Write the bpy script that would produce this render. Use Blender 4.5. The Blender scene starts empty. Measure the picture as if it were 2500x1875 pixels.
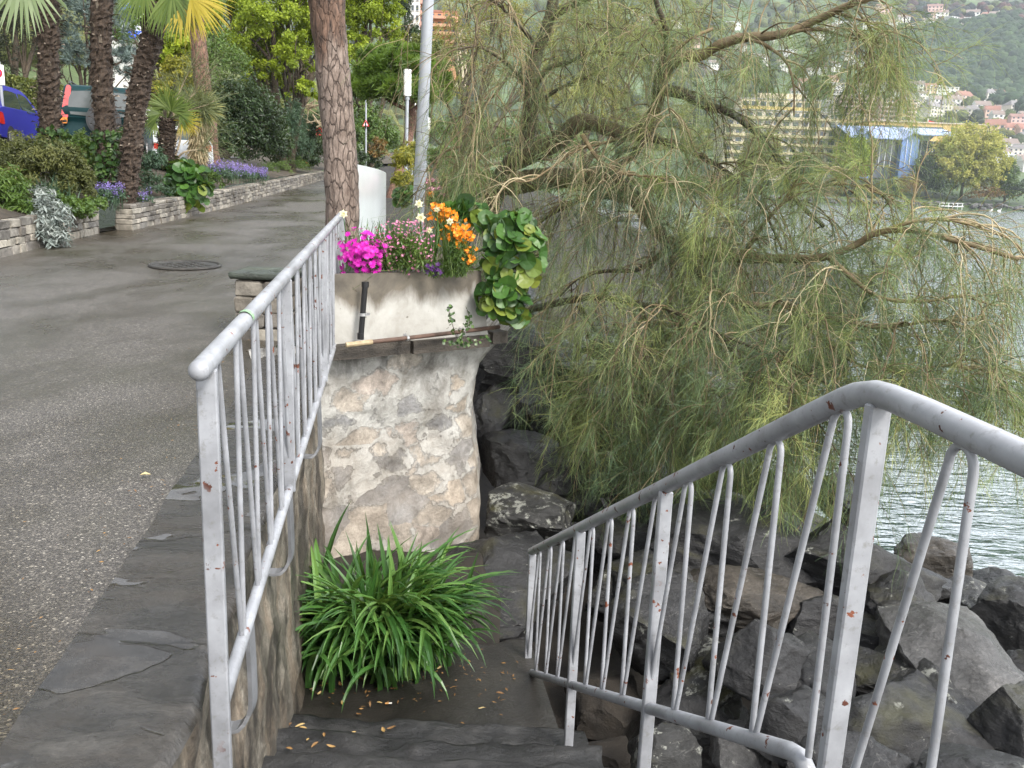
import bpy, bmesh, math, random
import numpy as np
from mathutils import Vector, Matrix, noise
rad = math.radians
RNG = np.random.default_rng(7)
random.seed(7)
SC = bpy.context.scene
COL = SC.collection

# ------------------------------------------------------------------ camera, sky, sun, exposure
FPX = 2150.0                                   # focal length in pixels of the 2500 px wide photograph
PITCH = math.atan(492 / FPX)
ROLL = rad(2.2)
EYE = np.array([0.0, 0.0, 1.5])
_f = np.array([0, math.cos(PITCH), -math.sin(PITCH)])
_r = np.array([1.0, 0, 0])
_u = np.array([0, math.sin(PITCH), math.cos(PITCH)])
_R = math.cos(ROLL) * _r + math.sin(ROLL) * _u
_U = math.cos(ROLL) * _u - math.sin(ROLL) * _r
cam_data = bpy.data.cameras.new("camera")
cam = bpy.data.objects.new("camera", cam_data)
COL.objects.link(cam)
cam_data.sensor_width = 36.0
cam_data.lens = FPX / 2500 * 36.0
cam_data.clip_start = 0.05
cam_data.clip_end = 8000
cam.matrix_world = Matrix(((_R[0], _U[0], -_f[0], EYE[0]), (_R[1], _U[1], -_f[1], EYE[1]),
                           (_R[2], _U[2], -_f[2], EYE[2]), (0, 0, 0, 1)))
SC.camera = cam

SUN_EL, SUN_AZ = rad(46), rad(140)             # azimuth clockwise from +Y: behind the camera, over the lake
world = bpy.data.worlds.new("World")
SC.world = world
world.use_nodes = True
wn = world.node_tree
sky = wn.nodes.new("ShaderNodeTexSky")
sky.sky_type = 'NISHITA'
sky.sun_disc = False
sky.sun_elevation = SUN_EL
sky.sun_rotation = SUN_AZ
sky.air_density = 1.2
sky.dust_density = 2.0
hs = wn.nodes.new("ShaderNodeHueSaturation")   # overcast: the blue of the clear sky mostly greyed out
hs.inputs['Saturation'].default_value = 0.22
hs.inputs['Value'].default_value = 1.0
wn.links.new(sky.outputs[0], hs.inputs['Color'])
wc = wn.nodes.new("ShaderNodeTexCoord"); wp = wn.nodes.new("ShaderNodeMapping"); wp.inputs['Scale'].default_value = (1, 1, 2.2)
wz = wn.nodes.new("ShaderNodeTexNoise"); wz.inputs['Scale'].default_value = 2.6; wz.inputs['Detail'].default_value = 6; wz.inputs['Roughness'].default_value = .55
wr = wn.nodes.new("ShaderNodeValToRGB"); wr.color_ramp.elements[0].position = .36; wr.color_ramp.elements[0].color = (.75, .75, .77, 1); wr.color_ramp.elements[1].position = .64; wr.color_ramp.elements[1].color = (2.8, 2.78, 2.75, 1)
wm = wn.nodes.new("ShaderNodeMix"); wm.data_type = 'RGBA'; wm.blend_type = 'MULTIPLY'; wm.inputs[0].default_value = 1.0; wm.clamp_result = False
wn.links.new(wc.outputs['Generated'], wp.inputs[0]); wn.links.new(wp.outputs[0], wz.inputs['Vector']); wn.links.new(wz.outputs['Fac'], wr.inputs[0])
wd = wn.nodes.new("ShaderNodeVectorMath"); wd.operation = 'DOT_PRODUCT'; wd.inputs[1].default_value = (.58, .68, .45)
wb = wn.nodes.new("ShaderNodeMapRange"); wb.inputs[1].default_value = .72; wb.inputs[2].default_value = .97; wb.inputs[3].default_value = 1.0; wb.inputs[4].default_value = 4.0   # unseen bright sky patch over the bay, added so the water reflects white
wx = wn.nodes.new("ShaderNodeMix"); wx.data_type = 'RGBA'; wx.blend_type = 'MULTIPLY'; wx.inputs[0].default_value = 1.0; wx.clamp_result = False
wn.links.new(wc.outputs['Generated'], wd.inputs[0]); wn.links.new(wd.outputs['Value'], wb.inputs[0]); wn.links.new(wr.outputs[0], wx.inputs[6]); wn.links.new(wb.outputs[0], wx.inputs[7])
wn.links.new(hs.outputs[0], wm.inputs[6]); wn.links.new(wx.outputs[2], wm.inputs[7])   # brighter and darker cloud, times the added bright patch
bgn = wn.nodes["Background"]
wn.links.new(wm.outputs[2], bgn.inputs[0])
bgn.inputs[1].default_value = 0.1
sl = bpy.data.lights.new("sun", 'SUN')
sl.energy = 2.3
sl.angle = rad(18)
sl.color = (1.0, 0.95, 0.88)
so = bpy.data.objects.new("sun", sl)
COL.objects.link(so)
_sd = Vector((math.sin(SUN_AZ) * math.cos(SUN_EL), math.cos(SUN_AZ) * math.cos(SUN_EL), math.sin(SUN_EL)))
so.rotation_euler = _sd.to_track_quat('Z', 'Y').to_euler()
so.location = (6, -6, 12)
SC.view_settings.view_transform = 'Standard'
SC.view_settings.look = 'None'
SC.view_settings.exposure = 1.05
SC.view_settings.gamma = 1.0
SC.cycles.max_bounces = 8
SC.cycles.transparent_max_bounces = 12
SC.cycles.volume_bounces = 1

# ------------------------------------------------------------------ survey helpers: where things stand
KS = 2500 / 2212.0
def ray(x, y):
    x *= KS; y *= KS
    return _f + (x - 1250) / FPX * _R - (y - 937.5) / FPX * _U
def at(x, y, d):
    v = ray(x, y); return EYE + v * (d / v[1])
def onz(x, y, z):
    v = ray(x, y); return EYE + v * ((z - EYE[2]) / v[2])
def ppx(d):                                     # metres per surveyed unit at distance d
    return KS * d / FPX
GRADE = 0.025
def pathz(y): return GRADE * y
def onpath(x, y, dz=0.0):
    n = np.array([0, -GRADE, 1.0]); v = ray(x, y)
    return EYE + v * ((dz - EYE[2]) / (n @ v))
def railx(y): return -0.77 - 0.136 * (y - 2.2)
def bedx(y):                                    # face of the dry stone wall on the left
    return np.interp(y, [0, 11.5, 16.1, 22.8, 51, 90], [-5.6, -6.74, -7.3, -7.9, -11.3, -15.5])
def hillz(x, y):                                # planted bank, street and hillside left of the path
    w = bedx(y) - x
    road = np.maximum(2.05, GRADE * y + 0.9)
    return np.where(w < 5, GRADE * y + 0.42 + (road - GRADE * y - 0.42) * np.clip(w / 5, 0, 1) ** 0.9,
           np.where(w < 13, road, road + (w - 13) * 0.42))
def farz(x, y):
    yy = y - np.clip(x, -400, 400) * 0.12
    return np.interp(yy, [0, 400, 412, 450, 600, 800, 1000, 1300, 1550, 2100, 2600], [-6, -4.5, -1.5, 3, 24, 72, 112, 275, 335, 600, 700])
WATER = -3.0

# ------------------------------------------------------------------ mesh collector
class MB:
    def __init__(s):
        s.V = []; s.L = []; s.T = []; s.M = []; s.A = []; s.n = 0
    def add(s, v, f, m=0, rnd=None):
        v = np.asarray(v, dtype=np.float32).reshape(-1, 3)
        f = np.asarray(f, dtype=np.int64)
        if f.ndim == 1: f = f.reshape(1, -1)
        s.V.append(v); s.L.append((f + s.n).ravel())
        s.T.append(np.full(len(f), f.shape[1])); s.M.append(np.full(len(f), m))
        if rnd is None: rnd = RNG.random()
        s.A.append(np.broadcast_to(np.asarray(rnd, dtype=np.float32), (len(f),)).copy())
        s.n += len(v)
        return s
    def build(s, name, mats, parent=None, smooth=False, rel=True):
        me = bpy.data.meshes.new(name)
        V = np.concatenate(s.V); L = np.concatenate(s.L); T = np.concatenate(s.T)
        me.vertices.add(len(V)); me.loops.add(len(L)); me.polygons.add(len(T))
        me.vertices.foreach_set("co", V.ravel())
        me.loops.foreach_set("vertex_index", L.astype(np.int32))
        st = np.zeros(len(T), dtype=np.int32); st[1:] = np.cumsum(T)[:-1]
        me.polygons.foreach_set("loop_start", st)
        me.polygons.foreach_set("material_index", np.concatenate(s.M).astype(np.int32))
        me.polygons.foreach_set("use_smooth", np.full(len(T), smooth))
        me.update(calc_edges=True)
        a = me.attributes.new("rnd", 'FLOAT', 'FACE')
        a.data.foreach_set("value", np.concatenate(s.A).astype(np.float32))
        if not isinstance(mats, (list, tuple)): mats = [mats]
        for m in mats: me.materials.append(m)
        o = bpy.data.objects.new(name, me)
        COL.objects.link(o)
        if parent is not None:
            o.parent = parent
            if rel: o.location = -wloc(parent)
        return o

def wloc(o):
    v = Vector((0, 0, 0))
    while o is not None:
        v += o.location; o = o.parent
    return v

def thing(name, label, cat, loc=(0, 0, 0), group=None):
    o = bpy.data.objects.new(name, None)
    COL.objects.link(o); o.location = [float(c) for c in loc]
    o.empty_display_size = 0.1
    return tag(o, label, cat, group)
def tag(o, label, cat, group=None):
    o["label"] = label; o["category"] = cat
    if group: o["group"] = group
    return o
def struct(o): o["kind"] = "structure"; return o
def stuff(o, label, cat): o["kind"] = "stuff"; o["label"] = label; o["category"] = cat; return o
def copy_tree(o, parent=None):
    c = o.copy(); COL.objects.link(c)
    if parent is not None: c.parent = parent
    for ch in list(o.children): copy_tree(ch, c)
    return c

# ------------------------------------------------------------------ shapes
def nrm(a):
    a = np.asarray(a, float); return a / np.maximum(np.linalg.norm(a, axis=-1, keepdims=True), 1e-9)
BOXF = [[0, 3, 2, 1], [4, 5, 6, 7], [0, 1, 5, 4], [1, 2, 6, 5], [2, 3, 7, 6], [3, 0, 4, 7]]
def box(mb, c, s, m=0, rz=0, bev=0.0, jit=0.0, rnd=None, axes=None):
    hx, hy, hz = np.asarray(s, float) / 2
    b = bev
    if b <= 0:
        v = np.array([[-hx, -hy, -hz], [hx, -hy, -hz], [hx, hy, -hz], [-hx, hy, -hz], [-hx, -hy, hz], [hx, -hy, hz], [hx, hy, hz], [-hx, hy, hz]])
        f = BOXF
    else:
        b = min(b, hx * .9, hy * .9, hz * .9)
        o = [(-1, -1), (1, -1), (1, 1), (-1, 1)]
        def ringv(ix, iz):
            r = []
            for (sx, sy) in o:
                if sx * sy > 0: r += [(sx * (hx - ix), sy * (hy - ix - b), iz), (sx * (hx - ix - b), sy * (hy - ix), iz)]
                else: r += [(sx * (hx - ix - b), sy * (hy - ix), iz), (sx * (hx - ix), sy * (hy - ix - b), iz)]
            return r
        order = []
        for (ix, iz) in ((b, -hz), (0, -hz + b), (0, hz - b), (b, hz)):
            rr = ringv(ix, iz)
            rr = sorted(rr, key=lambda p: math.atan2(p[1] / hy, p[0] / hx))
            order += rr
        v = np.array(order)
        f = [[k * 8 + i, k * 8 + (i + 1) % 8, (k + 1) * 8 + (i + 1) % 8, (k + 1) * 8 + i] for k in range(3) for i in range(8)]
        if jit: v = v + RNG.normal(0, jit, v.shape)
        M = axes if axes is not None else rotz(rz)
        mb.add(v @ M.T + np.asarray(c, float), f, m, rnd)
        mb.add(v[:8] @ M.T + np.asarray(c, float), [list(range(7, -1, -1))], m, rnd)
        mb.add(v[24:] @ M.T + np.asarray(c, float), [list(range(8))], m, rnd)
        return mb
    if jit: v = v + RNG.normal(0, jit, v.shape)
    M = axes if axes is not None else rotz(rz)
    return mb.add(v @ M.T + np.asarray(c, float), f, m, rnd)
def rotz(a): c, s = math.cos(a), math.sin(a); return np.array([[c, -s, 0], [s, c, 0], [0, 0, 1.0]])
def rotx(a): c, s = math.cos(a), math.sin(a); return np.array([[1.0, 0, 0], [0, c, -s], [0, s, c]])
def roty(a): c, s = math.cos(a), math.sin(a); return np.array([[c, 0, s], [0, 1.0, 0], [-s, 0, c]])
def smoothline(P, n):
    P = np.asarray(P, float)
    t = np.concatenate([[0], np.cumsum(np.linalg.norm(np.diff(P, axis=0), axis=1))])
    Q = np.vstack([2 * P[0] - P[1], P, 2 * P[-1] - P[-2]])
    out = []
    for x in np.linspace(0, t[-1], n):
        i = min(np.searchsorted(t, x, side='right') - 1, len(P) - 2); u = (x - t[i]) / max(t[i + 1] - t[i], 1e-9)
        a, b, c, d = Q[i], Q[i + 1], Q[i + 2], Q[i + 3]
        out.append(.5 * (2 * b + (c - a) * u + (2 * a - 5 * b + 4 * c - d) * u * u + (3 * b - a - 3 * c + d) * u ** 3))
    return np.array(out)
def tube(mb, P, R, sides=8, m=0, cap=True, rnd=None, rough=0.0):
    P = np.asarray(P, float); n = len(P)
    R = np.broadcast_to(np.asarray(R, float), (n,))
    T = nrm(np.gradient(P, axis=0))
    ref = np.array([0, 0, 1.0]) if abs(T[0][2]) < .9 else np.array([1.0, 0, 0])
    x = nrm(np.cross(ref, T[0])); V = []
    a = np.linspace(0, 2 * np.pi, sides, endpoint=False)
    for i in range(n):
        x = nrm(x - T[i] * (x @ T[i])); y = np.cross(T[i], x)
        rr = R[i] * (1 + (RNG.normal(0, rough, sides) if rough else 0))
        V.append(P[i] + (np.cos(a) * rr)[:, None] * x + (np.sin(a) * rr)[:, None] * y)
    V = np.concatenate(V)
    i, j = np.meshgrid(np.arange(n - 1), np.arange(sides), indexing='ij'); j2 = (j + 1) % sides
    f = np.stack([i * sides + j, i * sides + j2, (i + 1) * sides + j2, (i + 1) * sides + j], -1).reshape(-1, 4)
    mb.add(V, f, m, rnd)
    if cap:
        mb.add(V[:sides], [list(range(sides - 1, -1, -1))], m, rnd)
        mb.add(V[-sides:], [list(range(sides))], m, rnd)
    return mb
def ball(mb, c, r, m=0, u=12, v=8, rnd=None):
    th = np.linspace(0, np.pi, v + 1)[1:-1]; ph = np.linspace(0, 2 * np.pi, u, endpoint=False)
    r = np.broadcast_to(np.asarray(r, float), (3,))
    V = [[0, 0, 1]] + [[math.sin(t) * math.cos(p), math.sin(t) * math.sin(p), math.cos(t)] for t in th for p in ph] + [[0, 0, -1]]
    V = np.array(V) * r + np.asarray(c, float); o = mb
    q = [[1 + k * u + i, 1 + (k + 1) * u + i, 1 + (k + 1) * u + (i + 1) % u, 1 + k * u + (i + 1) % u] for k in range(v - 2) for i in range(u)]
    n0 = mb.n
    mb.add(V, q, m, rnd)
    b = 1 + (v - 2) * u
    t1 = np.array([[0, 1 + i, 1 + (i + 1) % u] for i in range(u)]); t2 = np.array([[len(V) - 1, b + (i + 1) % u, b + i] for i in range(u)])
    for t in (t1, t2):
        mb.L.append((t + n0).ravel()); mb.T.append(np.full(len(t), 3)); mb.M.append(np.full(len(t), m)); mb.A.append(np.full(len(t), mb.A[-1][0], dtype=np.float32))
    return mb
def prism(mb, poly, z0, z1, m=0, rnd=None):
    n = len(poly); p = np.asarray(poly, float)
    z0 = np.broadcast_to(z0, (n,)); z1 = np.broadcast_to(z1, (n,))
    V = np.vstack([np.column_stack([p, z0]), np.column_stack([p, z1])])
    mb.add(V, [[i, (i + 1) % n, n + (i + 1) % n, n + i] for i in range(n)], m, rnd)
    mb.add(V[:n], [list(range(n - 1, -1, -1))], m, rnd); mb.add(V[n:], [list(range(n))], m, rnd)
    return mb
def grid(mb, X, m=0, rnd=None):                 # X: rows x cols x 3
    a, b = X.shape[:2]
    i, j = np.meshgrid(np.arange(a - 1), np.arange(b - 1), indexing='ij')
    f = np.stack([i * b + j, i * b + j + 1, (i + 1) * b + j + 1, (i + 1) * b + j], -1).reshape(-1, 4)
    return mb.add(X.reshape(-1, 3), f, m, rnd)
def leaves(mb, B, D, Nn, L, W, m=0, rnd=None, fold=0.0):   # kite leaves: base, left, tip, right
    n = len(B); D = nrm(D); S = nrm(np.cross(D, Nn)); Nn = np.cross(S, D)
    L = np.broadcast_to(L, (n,))[:, None]; W = np.broadcast_to(W, (n,))[:, None]
    V = np.stack([B, B + D * L * .45 + S * W * .5 + Nn * W * fold, B + D * L - Nn * L * .08, B + D * L * .45 - S * W * .5 + Nn * W * fold], 1)
    f = np.arange(n * 4).reshape(n, 4)
    return mb.add(V, f, m, RNG.random(n) if rnd is None else rnd)
def ribbons(mb, P, W, m=0, rnd=None, side=None):           # P: N x K x 3, W: N x K
    N, K = P.shape[:2]
    T = nrm(np.gradient(P, axis=1))
    if side is None: side = RNG.normal(size=(N, 1, 3))
    S = nrm(np.cross(T, np.broadcast_to(side, T.shape))) * (np.broadcast_to(W, (N, K))[..., None] / 2)
    V = np.stack([P - S, P + S], 2)             # N K 2 3
    b = (np.arange(N) * K * 2)[:, None] + (np.arange(K - 1) * 2)[None]
    f = np.stack([b, b + 1, b + 3, b + 2], -1).reshape(-1, 4)
    if rnd is None: rnd = RNG.random(N)
    return mb.add(V, f, m, np.repeat(np.broadcast_to(rnd, (N,)), K - 1))
def rods(mb, P, R, m=0, rnd=None, sides=3):
    N, K = P.shape[:2]
    T = nrm(np.gradient(P, axis=1))
    X = nrm(np.cross(T, RNG.normal(size=(N, 1, 3)))); Y = np.cross(T, X)
    a = np.linspace(0, 2 * np.pi, sides, endpoint=False)
    R = np.broadcast_to(R, (N, K))[..., None, None]
    V = P[:, :, None] + R * (np.cos(a)[:, None] * X[:, :, None] + np.sin(a)[:, None] * Y[:, :, None])
    b = (np.arange(N) * K * sides)[:, None, None] + (np.arange(K - 1) * sides)[None, :, None]
    j = np.arange(sides)[None, None]; j2 = (j + 1) % sides
    f = np.stack([b + j, b + j2, b + sides + j2, b + sides + j], -1).reshape(-1, 4)
    if rnd is None: rnd = RNG.random(N)
    return mb.add(V, f, m, np.repeat(np.broadcast_to(rnd, (N,)), (K - 1) * sides))
def arch(B, az, th0, th1, L, K, pw=1.0):        # blades that start at th0 from the vertical and bend to th1
    s = np.linspace(0, 1, K)
    th = th0[:, None] + (th1 - th0)[:, None] * s[None] ** pw
    st = (L / (K - 1))[:, None]
    d = np.stack([np.sin(th) * np.cos(az)[:, None], np.sin(th) * np.sin(az)[:, None], np.cos(th)], -1) * st[..., None]
    P = np.concatenate([np.zeros((len(B), 1, 3)), np.cumsum(d[:, :-1], 1)], 1)
    return B[:, None] + P
def grow(B, D, L, K, droop, jit):               # twigs that set out along D and bend under their weight
    N = len(B); D = nrm(D); st = (L / (K - 1))[:, None]; P = [B]; d = D
    droop = np.broadcast_to(droop, (N,))[:, None]
    for k in range(K - 1):
        P.append(P[-1] + d * st)
        d = nrm(d + RNG.normal(0, jit, (N, 3)) + np.array([0, 0, -1.0]) * droop * st)
    return np.stack(P, 1)
def fbm(p, sc, oct=4):
    return noise.fractal(Vector((p[0] * sc, p[1] * sc, p[2] * sc)), 1.0, 2.0, oct)

# ------------------------------------------------------------------ materials
def newmat(name):
    m = bpy.data.materials.new(name); m.use_nodes = True
    return m, m.node_tree, m.node_tree.nodes["Principled BSDF"]
def nd(nt, typ, **kw):
    n = nt.nodes.new("ShaderNode" + typ)
    for k, v in kw.items():
        if k.startswith('_'): setattr(n, k[1:], v); continue
        s = n.inputs[int(k[1:])] if k[0] == 'i' and k[1:].isdigit() else n.inputs[k.replace('__', ' ')]
        if isinstance(v, bpy.types.NodeSocket): nt.links.new(v, s)
        else: s.default_value = v
    return n
def setin(nt, n, name, v):
    if isinstance(v, bpy.types.NodeSocket): nt.links.new(v, n.inputs[name])
    else: n.inputs[name].default_value = (*v, 1) if isinstance(v, (tuple, list)) and len(v) == 3 else v
def coord(nt, scale=(1, 1, 1)):
    c = nd(nt, 'TexCoord')
    return nd(nt, 'Mapping', Vector=c.outputs['Object'], Scale=scale).outputs[0]
def ntex(nt, co, scale, detail=4, rough=.55, dist=0.0):
    return nd(nt, 'TexNoise', Vector=co, Scale=scale, Detail=detail, Roughness=rough, Distortion=dist).outputs['Fac']
def ramp(nt, fac, stops, interp='LINEAR'):
    n = nd(nt, 'ValToRGB', Fac=fac); e = n.color_ramp; e.interpolation = interp
    while len(e.elements) < len(stops): e.elements.new(.5)
    for el, (p, c) in zip(e.elements, stops):
        el.position = p; el.color = (*c, 1) if not isinstance(c, (int, float)) else (c, c, c, 1)
    return n.outputs[0]
def mix(nt, fac, a, b, blend='MIX'):
    n = nt.nodes.new('ShaderNodeMix'); n.data_type = 'RGBA'; n.blend_type = blend
    for idx, v in ((0, fac), (6, a), (7, b)):
        if isinstance(v, bpy.types.NodeSocket): nt.links.new(v, n.inputs[idx])
        else: n.inputs[idx].default_value = v if idx == 0 else ((*v, 1) if not isinstance(v, (int, float)) else (v, v, v, 1))
    return n.outputs[2]
def math_(nt, op, a, b=0.0):
    n = nt.nodes.new('ShaderNodeMath'); n.operation = op
    for i, v in enumerate((a, b)):
        if isinstance(v, bpy.types.NodeSocket): nt.links.new(v, n.inputs[i])
        else: n.inputs[i].default_value = v
    return n.outputs[0]
def bump(nt, b, h, strength=.5, dist=.02):
    n = nd(nt, 'Bump', Height=h, Strength=strength, Distance=dist)
    nt.links.new(n.outputs[0], b.inputs['Normal']); return n
def plain(name, col, rough=.6, metal=0.0, var=.15, sc=3.0, bmp=0.0, spec=.5, coat=0.0):
    m, nt, b = newmat(name); co = coord(nt)
    f = ntex(nt, co, sc)
    lo = tuple(c * (1 - var) for c in col); hi = tuple(min(1, c * (1 + var)) for c in col)
    setin(nt, b, 'Base Color', ramp(nt, f, [(.3, lo), (.7, hi)]))
    b.inputs['Roughness'].default_value = rough; b.inputs['Metallic'].default_value = metal
    b.inputs['Specular IOR Level'].default_value = spec; b.inputs['Coat Weight'].default_value = coat
    if bmp: bump(nt, b, ntex(nt, co, sc * 12, 6), bmp, .01)
    return m
def leafmat(name, cols, rough=.45, trans=.35, spec=.4):
    """leaf colour picked per leaf from cols (dark to light), some light through the blade"""
    m, nt, b = newmat(name)
    a = nd(nt, 'Attribute', _attribute_name='rnd').outputs['Fac']
    n = len(cols)
    c = ramp(nt, a, [(i / max(1, n - 1), cols[i]) for i in range(n)])
    f = ntex(nt, coord(nt), 1.7, 2)
    c = mix(nt, .5, c, ramp(nt, f, [(.3, (.75, .75, .75)), (.7, (1.2, 1.2, 1.1))]), 'MULTIPLY') if False else c
    setin(nt, b, 'Base Color', c); b.inputs['Roughness'].default_value = rough
    b.inputs['Specular IOR Level'].default_value = spec
    if trans:
        t = nd(nt, 'BsdfTranslucent', Color=mix(nt, .3, c, (.35, .42, .05)))
        mx = nd(nt, 'MixShader', Fac=trans, i1=b.outputs[0], i2=t.outputs[0])
        nt.links.new(mx.outputs[0], nt.nodes['Material Output'].inputs['Surface'])
    return m
def barkmat(name, dark, light, scale=(9, 9, 2), bmp=.8, plates=True, patch=None):
    m, nt, b = newmat(name); co = coord(nt, scale)
    n1 = ntex(nt, co, 2.2, 8, .65, .6)
    fb = ntex(nt, co, 9, 8, .7); c = ramp(nt, n1, [(.32, dark), (.5, tuple((d + l) / 2 for d, l in zip(dark, light))), (.68, light)])
    h = n1
    if plates:
        v = nd(nt, 'TexVoronoi', _feature='DISTANCE_TO_EDGE', Vector=nd(nt, 'Mapping', Vector=mix(nt, .3, co, nd(nt, 'TexNoise', Vector=co, Scale=2.0, Detail=5.0).outputs['Color'])).outputs[0], Scale=2.9)
        e = ramp(nt, v.outputs['Distance'], [(.0, 0.0), (.075, 1.0)])
        c = mix(nt, e, tuple(x * .62 for x in dark), c); h = math_(nt, 'ADD', math_(nt, 'MULTIPLY', n1, .8), math_(nt, 'MULTIPLY', e, .6))
    c = mix(nt, 1.0, c, ramp(nt, fb, [(.3, .6), (.5, 1.0), (.7, 1.4)]), 'MULTIPLY')
    if patch:
        p = ntex(nt, coord(nt, (1.5, 1.5, .5)), 1.3, 5, .6, .4)
        z = nd(nt, 'SeparateXYZ', Vector=nd(nt, 'TexCoord').outputs['Object']).outputs[2]
        zz = nd(nt, 'MapRange', i0=z, i1=1.9, i2=3.1).outputs[0]
        c = mix(nt, ramp(nt, math_(nt, 'MULTIPLY', p, math_(nt, 'ADD', zz, .15)), [(.40, 0.0), (.48, .9)]), c, ramp(nt, n1, [(.4, (.03, .018, .013)), (.55, patch), (.75, tuple(x * 1.6 for x in patch))]))
    setin(nt, b, 'Base Color', c); b.inputs['Roughness'].default_value = .85
    bump(nt, b, h, bmp, .02)
    return m
# ------------------------------------------------------------------ setting materials
def asphalt():
    m, nt, b = newmat('wet_asphalt'); co = coord(nt)
    v = nd(nt, 'TexVoronoi', Vector=co, Scale=150.0)
    spk = ramp(nt, nd(nt, 'SeparateColor', Color=v.outputs['Color']).outputs[0], [(.0, (.036, .032, .028)), (.55, (.066, .059, .051)), (.8, (.105, .094, .081)), (.965, (.155, .14, .118)), (.98, (.31, .285, .24))], 'LINEAR')
    wet = ntex(nt, nd(nt, 'Mapping', Vector=co, Scale=(1.0, .55, 1)).outputs[0], .75, 5, .6, .3)
    wetr = ramp(nt, wet, [(.43, 0.0), (.57, 1.0)])
    moss = ntex(nt, nd(nt, 'Mapping', Vector=co, Location=(3, 7, 0)).outputs[0], .5, 4, .6)
    c = mix(nt, wetr, spk, mix(nt, 1.0, spk, (.52, .48, .40), 'MULTIPLY'))
    c = mix(nt, ramp(nt, moss, [(.50, 0.0), (.72, .55)]), c, (.035, .034, .016))
    setin(nt, b, 'Base Color', c)
    setin(nt, b, 'Roughness', ramp(nt, wet, [(.43, .5), (.57, .27)]))
    b.inputs['Specular IOR Level'].default_value = .55
    h = math_(nt, 'ADD', math_(nt, 'MULTIPLY', v.outputs['Distance'], .8), ntex(nt, co, 6, 5))
    bump(nt, b, h, .55, .006)
    return m
def slate():
    m, nt, b = newmat('wet_slate'); co = coord(nt)
    warp = nd(nt, 'Mapping', Vector=co, Rotation=(0, 0, rad(-14)), Scale=(1.5, 3.2, 1)).outputs[0]
    n1 = ntex(nt, warp, 2.4, 12, .66, .35); n2 = ntex(nt, co, 2.2, 5, .6, .5)
    c = ramp(nt, n1, [(.28, (.014, .013, .011)), (.5, (.033, .031, .028)), (.64, (.056, .052, .046)), (.78, (.11, .104, .094))])
    ck = nd(nt, 'TexVoronoi', _feature='DISTANCE_TO_EDGE', Vector=mix(nt, .3, nd(nt, 'Mapping', Vector=co, Scale=(1.0, 1.6, 1)).outputs[0], nd(nt, 'TexNoise', Vector=co, Scale=2.2, Detail=6.0).outputs['Color']), Scale=1.25).outputs['Distance']
    ck = ramp(nt, ck, [(.0, 0.0), (.012, 1.0)])
    c = mix(nt, ck, (.012, .011, .009), c); fine = ntex(nt, co, 55, 5, .7); c = mix(nt, 1.0, c, ramp(nt, fine, [(.3, .7), (.7, 1.3)]), 'MULTIPLY')
    c = mix(nt, ramp(nt, n2, [(.48, 0.0), (.68, .5)]), c, (.048, .036, .024))
    setin(nt, b, 'Base Color', c)
    pud = ramp(nt, ntex(nt, nd(nt, 'Mapping', Vector=co, Location=(1.4, .2, 0), Scale=(1, 1.7, 1)).outputs[0], 1.9, 3, .5, .3), [(.572, 0.0), (.585, 1.0)])
    setin(nt, b, 'Roughness', mix(nt, pud, ramp(nt, n1, [(.3, .16), (.7, .40)]), (.03, .03, .03)))
    st = nd(nt, 'Math', _operation='SNAP', i0=math_(nt, 'ADD', n1, math_(nt, 'MULTIPLY', n2, .5)), i1=.09).outputs[0]
    h = mix(nt, pud, math_(nt, 'ADD', math_(nt, 'ADD', math_(nt, 'MULTIPLY', st, .45), math_(nt, 'MULTIPLY', fine, .12)), math_(nt, 'ADD', n1, math_(nt, 'MULTIPLY', ck, .2))), 0.8)
    bump(nt, b, h, .8, .02)
    return m
def stonewall(name, cols, sc=2.2):
    m, nt, b = newmat(name); co = coord(nt)
    a = nd(nt, 'Attribute', _attribute_name='rnd').outputs['Fac']
    c = ramp(nt, a, [(i / (len(cols) - 1), k) for i, k in enumerate(cols)])
    n1 = ntex(nt, co, 9, 7, .65, .4); n2 = ntex(nt, co, 1.6, 4)
    c = mix(nt, 1.0, c, ramp(nt, n1, [(.3, .45), (.55, 1.0), (.75, 1.35)]), 'MULTIPLY')
    c = mix(nt, ramp(nt, n2, [(.48, 0.0), (.68, .7)]), c, (.045, .038, .03))
    setin(nt, b, 'Base Color', c); b.inputs['Roughness'].default_value = .7
    bump(nt, b, math_(nt, 'ADD', n1, math_(nt, 'MULTIPLY', ntex(nt, co, 30, 5), .4)), .8, .02)
    return m
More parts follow.
